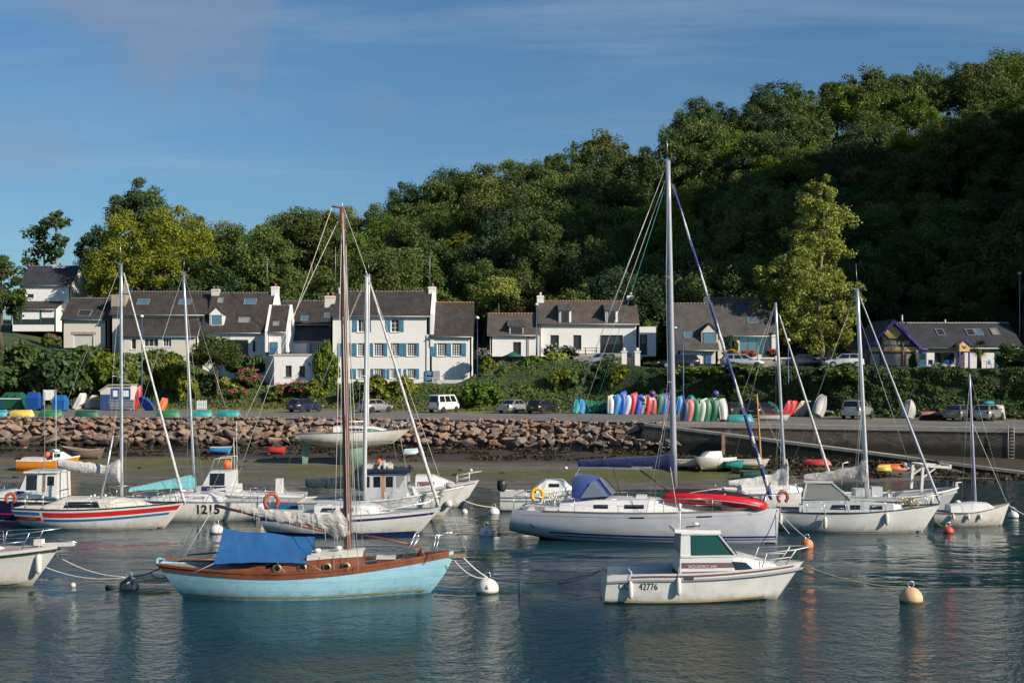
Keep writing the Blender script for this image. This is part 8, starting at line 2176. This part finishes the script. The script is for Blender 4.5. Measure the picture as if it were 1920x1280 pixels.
for i, (px_, c_, w, nm) in enumerate([(1142, 'white', 10, 'white'), (1153, 'lblue', 8, 'sky-blue'), (1165, 'blue', 12, 'tall royal blue'), (1174, 'pale', 8, 'pale blue'), (1184, 'red', 10, 'bright red'), (1194, 'blue', 10, 'royal blue'), (1203, 'grey', 7, 'grey'), (1212, 'red', 11, 'broad red'), (1222, 'dred', 8, 'faded red'), (1233, 'green', 9, 'green'), (1243, 'blue', 11, 'deep blue'), (1253, 'dred', 9, 'dull red'), (1271, 'lblue', 8, 'blue and white')]):
    nb_ = ['leftmost of the upright row', 'right of the white one', 'tallest in the left half of the row', 'between the royal blue and the red one', 'first red one of the upright row', 'right of the bright red one', 'narrow one between blue and red', 'left of the round blue sign', 'behind the round blue sign', 'right of the round blue sign', 'left of the tall yacht mast', 'touching the tall yacht mast', 'right of the tall yacht mast'][i]
    tender(f'{nm} tender stood on end, {nb_}', px_, 776, c_, (2.1, 2.3, 2.55, 2.2, 2.4, 2.25, 2.05, 2.3, 2.2, 2.25, 2.35, 2.2, 2.1)[i], 0.84, 'stand', (-52, -64, -46, -58)[i % 4], 8 + (i*5) % 9, ((i*7) % 11 - 5)*1.3, group=DG, rim='white' if i % 4 == 3 else None)
for i, (px_, c_, r_, lab) in enumerate([(1281, 'navy', 0, 'navy tender on end at the left of the nearer group'), (1290, 'pink', 3, 'dusty pink tender on end beside the navy one'), (1302, 'green', -2, 'grass-green tender on end in the nearer group'), (1314, 'white', 4, 'white tender on end between two green ones'), (1322, 'green', 2, 'green tender on end right of the white one'), (1335, 'dgreen', 5, 'dark green tender on end left of the leaning white one'), (1351, 'white', -16, 'white tender leaning at the right end of the nearer group'), (1296, 'teal', 0, 'grey-green tender showing above the nearer group')]):
    tender(lab, px_, 789 if i < 7 else 784, c_, 2.15 if i < 7 else 2.3, 0.84 if i < 7 else 1.4, 'stand', -56 if i < 7 else -5, 9, r_, group=DG)
for px_, c_, lab in ((1078, 'teal', 'teal tender leaning sideways by the bank, leftmost'), (1088, 'lblue', 'blue-green tender leaning beside the teal one'), (1102, 'green', 'bright green tender leaning on the bank'), (1112, 'green', 'second bright green tender leaning on the bank'), (1124, 'dgreen', 'dark green tender leaning near the upright row'), (1133, 'dgreen', 'dark green tender next to the white upright one')):
    tender(lab, px_, 775, c_, 1.9, 1.0, 'stand', -35, 30, -38 if px_ > 1095 else -8, group='tenders leaning by the bank')
for px_, c_, r_, lab in ((1447, 'dgreen', -35, 'green tender heaped right of the orange mast'), (1473, 'red', 22, 'red tender leaning right of the heap'), (1482, 'red', 24, 'second red tender leaning beside the first'), (1497, 'tan', 26, 'tan tender leaning right of the red ones'), (1507, 'tan', 26, 'pale tan tender leaning left of the green one'), (1518, 'dgreen', 25, 'ribbed green tender leaning at the bank'), (1528, 'green', 28, 'green tender leaning next to the grey one')):
    tender(lab, px_, 781, c_, 1.9, 0.95, 'stand', -30, 22, r_, group='tenders leaning below the hedge')
tender('large grey tender propped on its side below the hedge', 1543, 782, 'grey', 2.6, 1.3, 'stand', 30, 14, 34, rim='white')
tender('white tender lying upturned left of the silver sport utility car', 1572, 780, 'white', 2.6, 1.2, 'flat', 5)
tender('pale round tender stood against the hedge right of the mast', 1705, 784, 'grey', 1.9, 1.3, 'stand', -10, 14, 12, inner='white', rim='white')
tender('long faded pink tender upturned left of the grey hatchback', 1748, 787, 'pink', 2.3, 1.3, 'flat', 0, hgt=0.1, rim='dgreen', roll=-30)
tender('white plastic tender lying by the right hand silver car', 1880, 787, 'white', 1.5, 0.9, 'stand', 60, 12, 10)
tender('teal tender upturned on the quay edge under the blue furled sail', 1390, 790, 'teal', 2.4, 1.1, 'flat', 2)
tender('white open dinghy lying on the quay edge by the orange mast', 1452, 788, 'white', 2.9, 1.2, 'up', 2, inner='grey', rim='pink')
for px_, c_, lab in ((-4, 'teal', 'turquoise tender upturned on the boulders at the left edge'), (44, 'yellow', 'yellow tender upturned on the boulders'), (98, 'green', 'green tender upturned on the boulders below the notice board'), (166, 'dgreen', 'dark green tender upturned on the boulders below the shed'), (318, 'green', 'green tender upturned on the boulders left of the bare mast'), (379, 'teal', 'blue-green tender upturned right of the bare mast'), (431, 'teal', 'bright teal tender upturned on the boulders right of the masts')):
    Y = interp(YE, WX(px_, 122)) + 0.9
    tender(lab, px_, 0, c_, 2.3, 1.15, 'flat', (px_*7) % 9 - 4, z=3.62, Y=Y, group='tenders upturned on the boulders')
# by the boat shed
tender('off-white tender leaning on the bank left of the shed', 146, 767, 'white', 2.3, 1.35, 'stand', -25, 26, 14, inner='grey')
tender('grey tender leaning behind the grey bin', 168, 767, 'grey', 2.0, 1.1, 'stand', -25, 26, 16)
tender('bright red kayak stood on end right of the shed', 256, 769, 'red', 2.9, 0.72, 'stand', -30, 8, 6, cat='kayak', name='kayak')
tender('blue open dinghy propped up right of the red kayak', 276, 770, 'blue', 2.0, 1.2, 'stand', 165, 24, 30, inner='blue')
tender('faded orange tender propped right of the blue dinghy', 302, 770, 'orange', 1.8, 1.0, 'stand', -25, 28, 8)
# small craft on the foreshore
tender('small blue boat on the weed at the foot of the boulders', 415, 0, 'lblue', 1.9, 1.0, 'up', 8, z=0.75, Y=112.5, inner='pale', rim='white')
tender('small red boat on the weed at the foot of the boulders', 520, 0, 'red', 1.6, 0.9, 'up', 10, z=0.72, Y=112.5, inner='white')
tender('small lilac tender half hidden below the boulders', 772, 0, 'pale', 1.4, 0.8, 'flat', 4, z=0.55, Y=112)
tender('white dinghy with blue inside below the slipway wall', 1294, 0, 'white', 2.6, 1.2, 'up', -8, z=0.55, Y=99.5, inner='lblue')
tender('teal tender on the weed below the slipway wall', 1377, 0, 'teal', 1.5, 0.9, 'up', 5, z=0.50, Y=98.5, inner='teal')
tender('white and blue dinghy right of the teal tender', 1412, 0, 'white', 2.6, 1.1, 'up', 5, z=0.55, Y=99.5, inner='lblue')
tender('green rowing dinghy on the mud behind the furled sail', 1416, 0, 'dgreen', 2.1, 1.0, 'up', 10, z=0.18, Y=93, inner='dgreen')
tender('red kayak lying on the weed below the slipway', 1532, 0, 'red', 2.2, 0.7, 'flat', -12, z=0.6, Y=98, name='kayak', cat='kayak')
tender('orange kayak lying on the weed at the slipway', 1672, 0, 'orange', 2.2, 0.65, 'flat', -8, z=0.45, Y=95.3, name='kayak', cat='kayak')
tender('yellow kayak end lying by the orange kayak', 1658, 0, 'yellow', 1.2, 0.6, 'flat', 10, z=0.4, Y=94.8, name='kayak', cat='kayak')
mb = MB(); x = WX(1703, 95); z_ = 0.5
for p_ in ((x-0.25, 95, 1.0), (x, 95.2, 0.65), (x+0.35, 95, 0.62)): mb.lathe([(0.05, -0.05), (0.18, -0.05), (0.18, 0.05), (0.05, 0.05)], 12, p_, 'y')
mb.tube([(x-0.25, 95, 1.0), (x, 95.2, 0.65), (x+0.35, 95, 0.62)], 0.03, 5)
tag(mb.build('launching_trolley', GREYP), 'small wheeled launching trolley beside the orange kayak', 'trolley')
# white cuddy boat below the slipway
t = thing('cuddy_boat', 'small white cabin boat tilted on the weed below the slipway', 'motorboat', (WX(1338, 99), 99, 0.55), R(-150)); t.rotation_euler[0] = R(8)
hl = Hull(3.6, 1.6, 0.65, 0.62, 0.85, 0.25, 0.5, 0.0, 0.85, 0.4, 0.65, 0.45); hl.body(t, HULLD, nt=14, nv=7); hl.deck(t, DECK, 0.04); cabin(t, [(-0.5, 0.6, 0.5, 0.62, 1.15), (0.6, 0.6, 0.45, 0.65, 1.15), (1.2, 0.4, 0.3, 0.7, 0.75)], GEL); MB().quad((-0.51, -0.3, 0.75), (-0.51, 0.3, 0.75), (-0.51, 0.28, 1.1), (-0.51, -0.28, 1.1)).build('cabin_door', OLDWOOD, t, fix=False)
# orange boat and old rowing boat
t = thing('orange_cuddy_boat', 'orange and white cuddy boat sitting on the mud at left', 'motorboat', (WX(93, 101), 101, 0.12), R(6))
hl = Hull(4.7, 1.9, 0.82, 0.78, 1.1, 0.2, 0.5, 0.0, 0.85, 0.4, 0.65, 0.45); hl.body(t, HULLORANGE, nt=14, nv=7); hl.deck(t, DECK, 0.05); hl.rail(t, 'gunwale', FENDW, 0.1, 0.08); cb_ = cabin(t, [(0.4, 0.7, 0.6, 0.8, 1.45), (1.0, 0.65, 0.5, 0.85, 1.42), (1.7, 0.4, 0.3, 0.9, 1.0)], GEL); side_panel(cb_, [(0.4, 0.7, 0.6, 0.8, 1.45), (1.0, 0.65, 0.5, 0.85, 1.42), (1.7, 0.4, 0.3, 0.9, 1.0)], 0.5, 0.95, 0.4, 0.85, DARKGLASS)
hl.band(t, 'fouled_bottom', plain((0.08, 0.06, 0.04), 0.9, 0.3, 3.0, name='weedy_bottom'), 0.28, -0.4, 0, 0.98, 0.008); MB().box(-1.9, -0.2, -0.6, 0.6, 0.8, 1.05).build('engine_cover', plain((0.55, 0.45, 0.42), 0.8, 0.2, 3.0, name='faded_canvas'), t); MB().ball((-0.1, -0.3, 1.25), 0.24, 10, 7).build('orange_buoy', ORANGEP, t)
t = thing('rowing_boat', 'old brown wooden rowing boat drawn up below the boulders', 'rowing boat', (WX(153, 110.5), 110.5, 0.42), R(174))
hl = Hull(3.7, 1.6, 0.85, 0.7, 1.0, 0.15, 0.45, 0.25, 0.6, 0.42, 0.7, 0.5); hl.body(t, HULLBROWN, nt=14, nv=7); hl.deck(t, OLDWOOD, 0.42, 0.02, 0.94, 0.07, 'bottom_boards', 0.0); hl.rail(t, 'gunwale', GREYWOOD, 0.09, 0.08)
for x in (-0.9, 0.3): MB().box(x-0.12, x+0.12, -0.62, 0.62, 0.45, 0.49).build('thwart', OLDWOOD, t)

# ---------------------------------------------------------------- mooring buoys, floats and lines
def buoy(label, px_, py_, r, top, low=None, num=None, z=0.0, ring=True, sink=0.35, squash=1.0, cut=-0.25):
    Yb_ = YG(py_, z); t = thing('mooring_buoy', label, 'buoy', (WX(px_, Yb_), Yb_, z))
    zc = r*(1 - 2*sink)
    prof = [(max(1e-4, r*math.sin(math.pi*i/14)), zc - r*squash*math.cos(math.pi*i/14)) for i in range(15)]
    k = 6
    if low: MB().lathe(prof[:k+1], 18).build('weedy_base', low, t); MB().lathe(prof[k:], 18).build('float', top, t)
    else: MB().lathe(prof, 18).build('float', top, t)
    if ring: MB().tube([(0.11*math.cos(a), 0, zc + r*squash + 0.09 + 0.11*math.sin(a)) for a in [i*math.pi/5 for i in range(11)]], 0.018, 5).build('shackle_ring', STEEL, t)
    if num:
        me = text_mesh(num, r*0.62); me.materials.append(BLACK)
        for v_ in me.vertices:
            x, zz = v_.co.x - 0.02, v_.co.y + r*0.30
            v_.co = (x, -math.sqrt(max(0.001, r*r - x*x - zz*zz)) - 0.008, zc + zz)
        link_mesh('number', me, t)
    return Vector((WX(px_, Yb_), Yb_, z + zc + r))
BW_ = plain((0.70, 0.68, 0.64), 0.5, 0.12, 3.0, name='buoy_white', stain=(0.45, 0.40, 0.33)); BG_ = plain((0.045, 0.055, 0.018), 0.95, 0.4, 8.0, bmp=0.8, name='slimy_green'); BO_ = plain((0.68, 0.20, 0.05), 0.5, 0.2, 3.0, name='buoy_orange', stain=(0.62, 0.42, 0.26)); BR_ = plain((0.55, 0.07, 0.05), 0.5, 0.2, 3.0, name='buoy_red'); BOP = plain((0.66, 0.40, 0.22), 0.55, 0.2, 2.0, name='buoy_faded_orange', stain=(0.7, 0.55, 0.42))
b6 = buoy('white mooring buoy numbered 6 off the bow of the wooden boat', 914, 1110, 0.41, BW_, BG_, '6')
b9 = buoy('weed-hung mooring buoy numbered 9 left of the wooden boat', 242, 1102, 0.36, plain((0.42, 0.41, 0.37), 0.6, 0.3, 3.0, name='buoy_grimy'), BG_, '9', sink=0.42)
bo = buoy('pale orange mooring buoy in the right foreground', 1708, 1128, 0.40, BOP, BG_)
bd = buoy('orange mooring buoy off the bow of the large yacht', 1513, 1026, 0.29, BO_, None, sink=0.3)
br_ = buoy('red mooring buoy below the pilothouse sloop bow', 1778, 999, 0.27, BR_, BG_)
bs = buoy('white mooring buoy at the far right beside the day sailer', 1900, 970, 0.28, BW_, BG_)
bn = buoy('green-bottomed white buoy under the boom of the wooden boat', 406, 999, 0.34, BW_, BG_)
bm_ = buoy('white and black buoy left of the large yacht', 912, 1002, 0.36, BW_, ANTIB, '10', sink=0.45)
by = buoy('white buoy touching the stern of the large yacht', 982, 979, 0.36, BW_, BG_, sink=0.3)
bf = buoy('weedy buoy by the black outboard motor', 926, 962, 0.32, BW_, BG_, sink=0.45)
buoy('small white float off the grey fishing boat', 871, 961, 0.18, BW_, ring=False); buoy('tiny cream float left of the buoy numbered 9', 137, 1098, 0.10, CREAM, ring=False)
buoy('black and white float behind the day sailer', 1796, 945, 0.2, BW_, ANTIB, ring=False); buoy('orange ball float lying on the mud at left', 47, 849, 0.30, BO_, z=0.45, ring=False, sink=0.05)
buoy('white float on the mud left of the big sloop mast', 883, 884, 0.13, BW_, z=0.2, ring=False, sink=0.1); buoy('white float on the mud near the navy boom', 1061, 880, 0.14, BW_, z=0.2, ring=False, sink=0.1); buoy('white float on the mud near the stripe-hulled cruiser', 385, 862, 0.13, BW_, z=0.3, ring=False, sink=0.1)
YW_ = 45.8
def mline(label, pts, r, mat, sag=0.25):
    o = line('mooring_line', pts, r, mat, None, sag); tag(o, label, 'mooring line'); return o
PP = lambda px_, py_, Y: Vector((WX(px_, Y), Y, WZ(py_, Y)))
mline('thick pale mooring line from the wooden boat bow to buoy 6', [PP(866, 1042, YW_+0.28), b6], 0.028, ROPEW, 0.06); mline('second slack line from the wooden boat bow to buoy 6', [PP(852, 1050, YW_), b6], 0.018, ROPEW, 0.22)
mline('dark weedy line from buoy 6 to the fishing cruiser stern', [b6, PP(1139, 1063, YW_-0.5)], 0.026, ROPED, 0.34); mline('slack dark line trailing from the fishing cruiser stern', [PP(1045, 1093, YW_), PP(1139, 1062, YW_-0.5)], 0.02, ROPED, 0.12)
mb = MB(); mb.tube([PP(975, 1090, YW_), PP(974, 1118, YW_)], 0.05, 6); tag(mb.build('weed_strand', ROPED), 'strand of weed hanging from the line beside buoy 6', 'weed')
mline('line from the fishing cruiser bow to the pale orange buoy', [PP(1500, 1056, YG(1121)), bo], 0.024, plain((0.20, 0.22, 0.10), 0.9, 0.3, 8.0, name='green_rope'), 0.22)
mline('white line from the left cruiser bow to buoy 9', [PP(104, 1040, YG(1095)), b9], 0.022, ROPEW, 0.22); mline('lower white line from the left cruiser to buoy 9', [PP(48, 1045, YG(1095)), b9], 0.02, ROPEW, 0.35)
mline('dark line from buoy 9 to the stern of the wooden boat', [b9, PP(308, 1060, YW_)], 0.022, ROPED, 0.10); mline('slack dark loop at the stern of the wooden boat', [PP(280, 1072, YW_), PP(318, 1076, YW_)], 0.018, ROPED, 0.2)
mb = MB(); mb.tube([PP(200, 1102, YW_+0.3), PP(222, 1100, YW_+0.2), b9], [0.12, 0.06, 0.03], 6); mb.tube([b9, PP(252, 1102, YW_-0.4)], [0.03, 0.05], 6); tag(mb.build('weed_strand', ROPED), 'black weed draped over buoy 9', 'weed')
mline('pale line from the large yacht bow to the orange buoy', [PP(1452, 948, YD-1.2), bd], 0.02, ROPEW, 0.1); mline('second line from the large yacht bow down to the water', [PP(1440, 945, YD-1.2), PP(1480, 1000, YD-1.6)], 0.018, ROPEW, 0.05)
mline('pale line from the grey fishing boat bow to the weedy buoy', [PP(866, 936, YG(972)), bf], 0.022, ROPEW, 0.1); mline('pale line from the day sailer bow to the right edge', [PP(1891, 946, YG(984)), PP(1930, 968, YG(984))], 0.02, ROPEW, 0.05)
mline('yellow line looping from the pilothouse sloop bow to the red buoy', [PP(1742, 945, YG(996)), PP(1775, 985, YG(998))], 0.016, plain((0.4, 0.32, 0.14), 0.9, 0.2, 8.0, name='ochre_rope'), 0.4)
mline('dark line from the numbered sloop to the green-bottomed buoy', [bn, PP(480, 972, YG(985))], 0.016, ROPED, 0.1)

# ---------------------------------------------------------------- quay furniture
def lamp_post(label, px_, Y, py_top, py_base, col, arm=0.0, z=None):
    x = WX(px_, Y); zb_ = WZ(py_base, Y); h_ = WZ(py_top, Y) - zb_; t = thing('street_lamp', label, 'street lamp', (x, Y, zb_))
    MB().tube([(0, 0, -0.2), (0, 0, h_*0.25), (0, 0, h_)], [0.09, 0.07, 0.045], 8).build('pole', col, t)
    if arm: MB().tube([(0, 0, h_-0.02), (arm*0.6, -0.05, h_+0.22), (arm, -0.1, h_+0.25)], 0.03, 6).build('arm', col, t)
    MB().lathe([(0.05, h_+(0.24 if arm else 0)), (0.22, h_+(0.26 if arm else 0.05)), (0.2, h_+(0.36 if arm else 0.22)), (0.08, h_+(0.42 if arm else 0.32))], 10, (arm, -0.1 if arm else 0, 0)).build('lantern', FENDW, t)
BPOLE = plain((0.03, 0.10, 0.22), 0.5, 0.15, 3.0, name='blue_pole')
lamp_post('blue lamp post behind the boat shed', 266, 148, 595, 768, BPOLE); lamp_post('dark blue lamp post right of the big white house', 895, 147, 598, 722, plain((0.02, 0.025, 0.10), 0.5, 0.1, 3.0, name='navy_pole'))
lamp_post('lamp post at the left corner of the dormer house', 1006, 153, 573, 664, BPOLE); lamp_post('lamp post with an arm just right of the tall yacht mast', 1281, 131, 620, 774, BPOLE, -0.85); lamp_post('blue lamp post on the bank below the tall sunlit tree', 1478, 128, 640, 768, BPOLE)
lamp_post('thin lamp post above the creperie roof at the right edge', 1912, 152, 515, 640, ZINC)
def no_parking(label, px_, Y):
    x = WX(px_, Y); t = thing('road_sign', label, 'road sign', (x, Y, ZQ)); h_ = WZ(738, Y) - ZQ
    MB().tube([(0, 0.03, -0.1), (0, 0.03, h_)], 0.03, 6).build('post', ZINC, t)
    for r_, y_, m_, nm in ((0.34, 0.0, MAROON, 'rim'), (0.29, -0.012, plain((0.02, 0.05, 0.30), 0.4, 0.1, 3.0, name='sign_blue'), 'blue_disc')): MB().lathe([(1e-4, y_-0.008), (r_, y_-0.008), (r_, y_+0.008), (1e-4, y_+0.008)], 20, (0, 0, h_), 'y').build(nm, m_, t)
    MB().bar((-0.2, -0.026, h_+0.2), (0.2, -0.026, h_-0.2), 0.01, 0.035).build('slash', MAROON, t)
    MB().box(-0.26, 0.26, -0.02, 0.0, h_-0.62, h_-0.42).build('supplementary_plate', PLATEW, t)
no_parking('round blue no-parking sign among the upright red tenders', 1223, 131); no_parking('round blue no-parking sign above the nearer tender group', 1342, 128)
t = thing('notice_board', 'white notice board on wooden posts by the blue container', 'notice board', (WX(92, 144), 144, ZQ))
for dx in (-0.62, 0.62): MB().box(dx-0.06, dx+0.06, -0.05, 0.05, -0.1, 2.35).build('post', GREYWOOD, t)
MB().box(-0.56, 0.56, -0.06, 0.0, 1.15, 2.3).build('panel', PLATEW, t)
t = thing('letter_box', 'small yellow box on a post beside the notice board', 'box', (WX(101, 144), 143.4, ZQ)); MB().box(-0.03, 0.03, -0.03, 0.03, 0, 0.8).build('post', GREYWOOD, t); MB().lathe([(0.05, 0.78), (0.2, 0.82), (0.22, 1.2), (0.1, 1.3)], 10).build('box', YELLOWP, t)
def bank(label, px_, py_, w, h, colr, lid=None, rings=True):
    Y = YG(py_, ZQ); t = thing('recycling_container', label, 'container', (WX(px_, Y), Y, ZQ), R(-8)); d = w*0.75
    m_ = plain(colr, 0.55, 0.15, 2.0, name='container_plastic', stain=tuple(x*0.6 for x in colr))
    k = h*0.62
    MB().loft([[Vector((sx*w/2*f_, sy*d/2*f_, z_)) for sx, sy in ((-1, -1), (1, -1), (1, 1), (-1, 1))] for z_, f_ in ((0.12, .94), (k, 1.0))], True, True, True, smooth=False).build('body', m_, t)
    MB().loft([[Vector((sx*w/2*f_, sy*d/2*g_, z_)) for sx, sy in ((-1, -1), (1, -1), (1, 1), (-1, 1))] for z_, f_, g_ in ((k+0.01, 1.03, 1.03), (k+0.08, 1.03, 1.03), (h*0.9, .84, .55), (h, .72, .4))], True, True, True, smooth=False).build('lid', m_, t)
    for dx in ((-w*.2, w*.2) if rings else ()): 
        ap = MB().lathe([(0.10, 0), (0.15, 0), (0.15, 0.05), (0.10, 0.05)], 12, (0, 0, 0), 'y').build('opening', BLACK, t); ap.location = (dx, -d/2*0.80-0.05, h*0.80); ap.rotation_euler = (R(-35), 0, 0)
    if lid: MB().box(-w*.52, w*.52, -d/2*1.045-0.03, -d/2*1.04, k-0.02, k+0.1).build('label_strip', PLATEW, t)
    for sx in (-1, 1): MB().box(sx*w*.36-.1, sx*w*.36+.1, -d*.4, d*.4, 0, 0.12).build('foot', BLACK, t)
bank('dark green bottle bank with two round openings', 27, 768, 2.4, 2.0, (0.012, 0.10, 0.05), True); bank('tall royal blue recycling container left of the notice board', 64, 769, 1.55, 2.05, (0.01, 0.07, 0.30), rings=False); bank('bright blue recycling container right of the notice board', 113, 770, 1.5, 1.75, (0.01, 0.13, 0.38), rings=False); bank('blue container cut by the left edge', -4, 768, 1.7, 1.5, (0.01, 0.06, 0.30))
def wheelie(label, px_, py_, w, h, lid=None):
    Y = YG(py_, ZQ); t = thing('waste_bin', label, 'bin', (WX(px_, Y), Y, ZQ), R(-6)); m_ = plain((0.25, 0.26, 0.27), 0.55, 0.15, 3.0, name='grey_bin')
    MB().loft([[Vector((sx*w/2*f_, sy*0.4*f_, z_)) for sx, sy in ((-1, -1), (1, -1), (1, 1), (-1, 1))] for z_, f_ in ((0.15, .86), (h*.85, 1.0))], True, True, True, smooth=False).build('body', m_, t)
    MB().box(-w/2-.04, w/2+.04, -.46, .44, h*.86, h*.95).build('lid', lid or m_, t)
    for z_ in (h*.35, h*.6): MB().box(-w/2*.96, w/2*.96, -.415, -.37, z_, z_+.06).build('rib', m_, t)
    for sx in (-1, 1): MB().lathe([(.03, -.04), (.09, -.04), (.09, .04), (.03, .04)], 10, (sx*w*.38, -.3, .09), 'y').build('wheel', TYRE, t)
wheelie('grey bin with a yellow lid left of the shed doors', 183, 767, 1.25, 1.35, YELLOWP); wheelie('grey bin in front of the blue shed doors, left of the mast', 218, 769, 1.3, 1.25); wheelie('grey bin in front of the shed, right of the mast', 243, 769, 1.25, 1.25)
t = thing('boat_shed', 'small cream shed with blue doors behind the striped sloop mast', 'shed', (WX(188, 146), 146, ZQ)); W_ = 58/(F/146)
MB().prism([(0, 0), (W_, 0), (W_, 2.75), (W_*0.3, 2.75), (0, 2.1)], 0.02, 2.4, 'xz').build('wall', WALLC, t); MB().prism([(-0.1, 2.05), (W_*0.3, 2.78), (W_+.1, 2.78), (W_+.1, 2.9), (W_*0.28, 2.9), (-0.1, 2.2)], -0.2, 2.5, 'xz').build('roof', CONC, t)
for a, b_ in ((0.08, W_*0.32), (W_*0.35, W_*0.62), (W_*0.66, W_*0.97)): MB().box(a, b_, -0.03, 0.015, 0.05, 2.45 if a > 0.5 else 1.75).build('door', plain((0.02, 0.06, 0.20), 0.6, 0.15, 3.0, name='shed_blue', stain=(0.05, 0.10, 0.22)), t)
for a, b_ in ((W_*0.42, W_*0.56), (W_*0.70, W_*0.92)): MB().box(a, b_, -0.045, -0.032, 1.5, 2.2).build('poster', PLATEW, t)
t = thing('picket_panel', 'white picket panel standing at the back of the quay road', 'fence panel', (WX(378, 146), 146, ZQ))
for k in range(6): MB().box(-0.55+k*0.2, -0.43+k*0.2, -0.02, 0.02, 0.05, 1.05 + (0.06 if k % 2 else 0)).build('picket', FRAMEW, t)
for z_ in (0.3, 0.8): MB().box(-0.56, 0.58, 0.022, 0.06, z_, z_+0.1).build('rail', FRAMEW, t)
# terrace of the white houses
t = thing('picnic_table', 'reddish picnic table in front of the dormer house', 'table', (WX(1108, 153), 153, WZ(664, 153)))
MB().box(-0.95, 0.95, -0.4, 0.4, 0.72, 0.78).build('table_top', MAHOG, t)
for sd in (-1, 1): MB().box(-0.95, 0.95, sd*0.75-0.13, sd*0.75+0.13, 0.42, 0.47).build('bench', MAHOG, t)
for x in (-0.65, 0.65):
    for sd in (-1, 1): MB().bar((x, sd*0.7, 0), (x, sd*0.2, 0.72), 0.06, 0.09).build('leg', MAHOG, t)
t = thing('parasol', 'dark green garden parasol in front of the small white house', 'parasol', (WX(962, 151.5), 151.5, WZ(690, 151.5)))
MB().tube([(0, 0, 0), (0, 0, 2.0)], 0.025, 6).build('pole', FRAMEW, t); MB().lathe([(1.35, 1.35), (0.7, 1.62), (0.02, 1.98)], 8).build('canopy', plain((0.008, 0.10, 0.07), 0.8, 0.1, 2.0, name='green_canvas'), t)
t = thing('terrace_railing', 'thin rusty rail along the garden terrace', 'railing', (WX(960, 149.5), 149.5, WZ(700, 149.5)))
for k in range(7): MB().tube([(-2.2+k*1.6, 0, -0.3), (-2.2+k*1.6, 0, 0.9)], 0.025, 5).build('post', ZINC, t)
MB().tube([(-2.2, 0, 0.9), (7.4, 0, 0.9)], 0.03, 5).build('rail', ZINC, t)
# creperie terrace
for i, px_ in enumerate((1752, 1772, 1850)):
    lab = ('terrace table left of the creperie window', 'terrace table below the creperie window', 'terrace table right of the palm')[i]
    t = thing('terrace_table', lab, 'table', (WX(px_, 135), 135, 8.2)); MB().lathe([(0.38, 0.72), (0.4, 0.74), (0.4, 0.76), (0.01, 0.76)], 14).build('table_top', PLATEW, t); MB().lathe([(0.22, 0), (0.22, 0.03), (0.03, 0.06), (0.03, 0.72)], 10).build('pedestal', GREYP, t)
for i, (px_, a) in enumerate(((1779, 0.3), (1785, 2.2), (1744, 3.0), (1858, 0.6))):
    lab = ('blue plastic chair right of the creperie window table', 'blue plastic chair near the creperie porch', 'blue chair at the left terrace table', 'blue chair at the table by the palm')[i]
    t = thing('terrace_chair', lab, 'chair', (WX(px_, 134.6), 134.6, 8.2), a); cm_ = plain((0.02, 0.16, 0.42), 0.5, 0.1, 3.0, name='blue_chair')
    MB().box(-.22, .22, -.22, .22, .42, .46).build('seat', cm_, t); MB().box(-.22, .22, .19, .23, .46, .9).build('backrest', cm_, t)
    for sx in (-1, 1):
        for sy in (-1, 1): MB().tube([(sx*.19, sy*.19, 0), (sx*.19, sy*.19, .42)], .015, 5).build('leg', cm_, t)
# stones and weed tufts on the flat
rr = random.Random(21)
for k in range(26):
    px_ = rr.uniform(20, 1880); x_ = WX(px_, 100); yy = rr.uniform(interp(SH, x_)+2, min(112, interp(YE, x_)-5) if x_ < 12 else ramp_at(min(x_, 39))[0]-2)
    o = link_mesh('beach_stone', BOULDERS[k % 9]); s2 = rr.uniform(0.12, 0.3); o.location = (x_, yy, flat_z(x_, yy)+s2*0.2); o.scale = (s2*1.4, s2, s2*0.6); o.rotation_euler = (0, 0, rr.uniform(0, 6))
    tag(o, 'small loose stone lying on the tidal mud', 'stone', 'stones scattered on the mud')
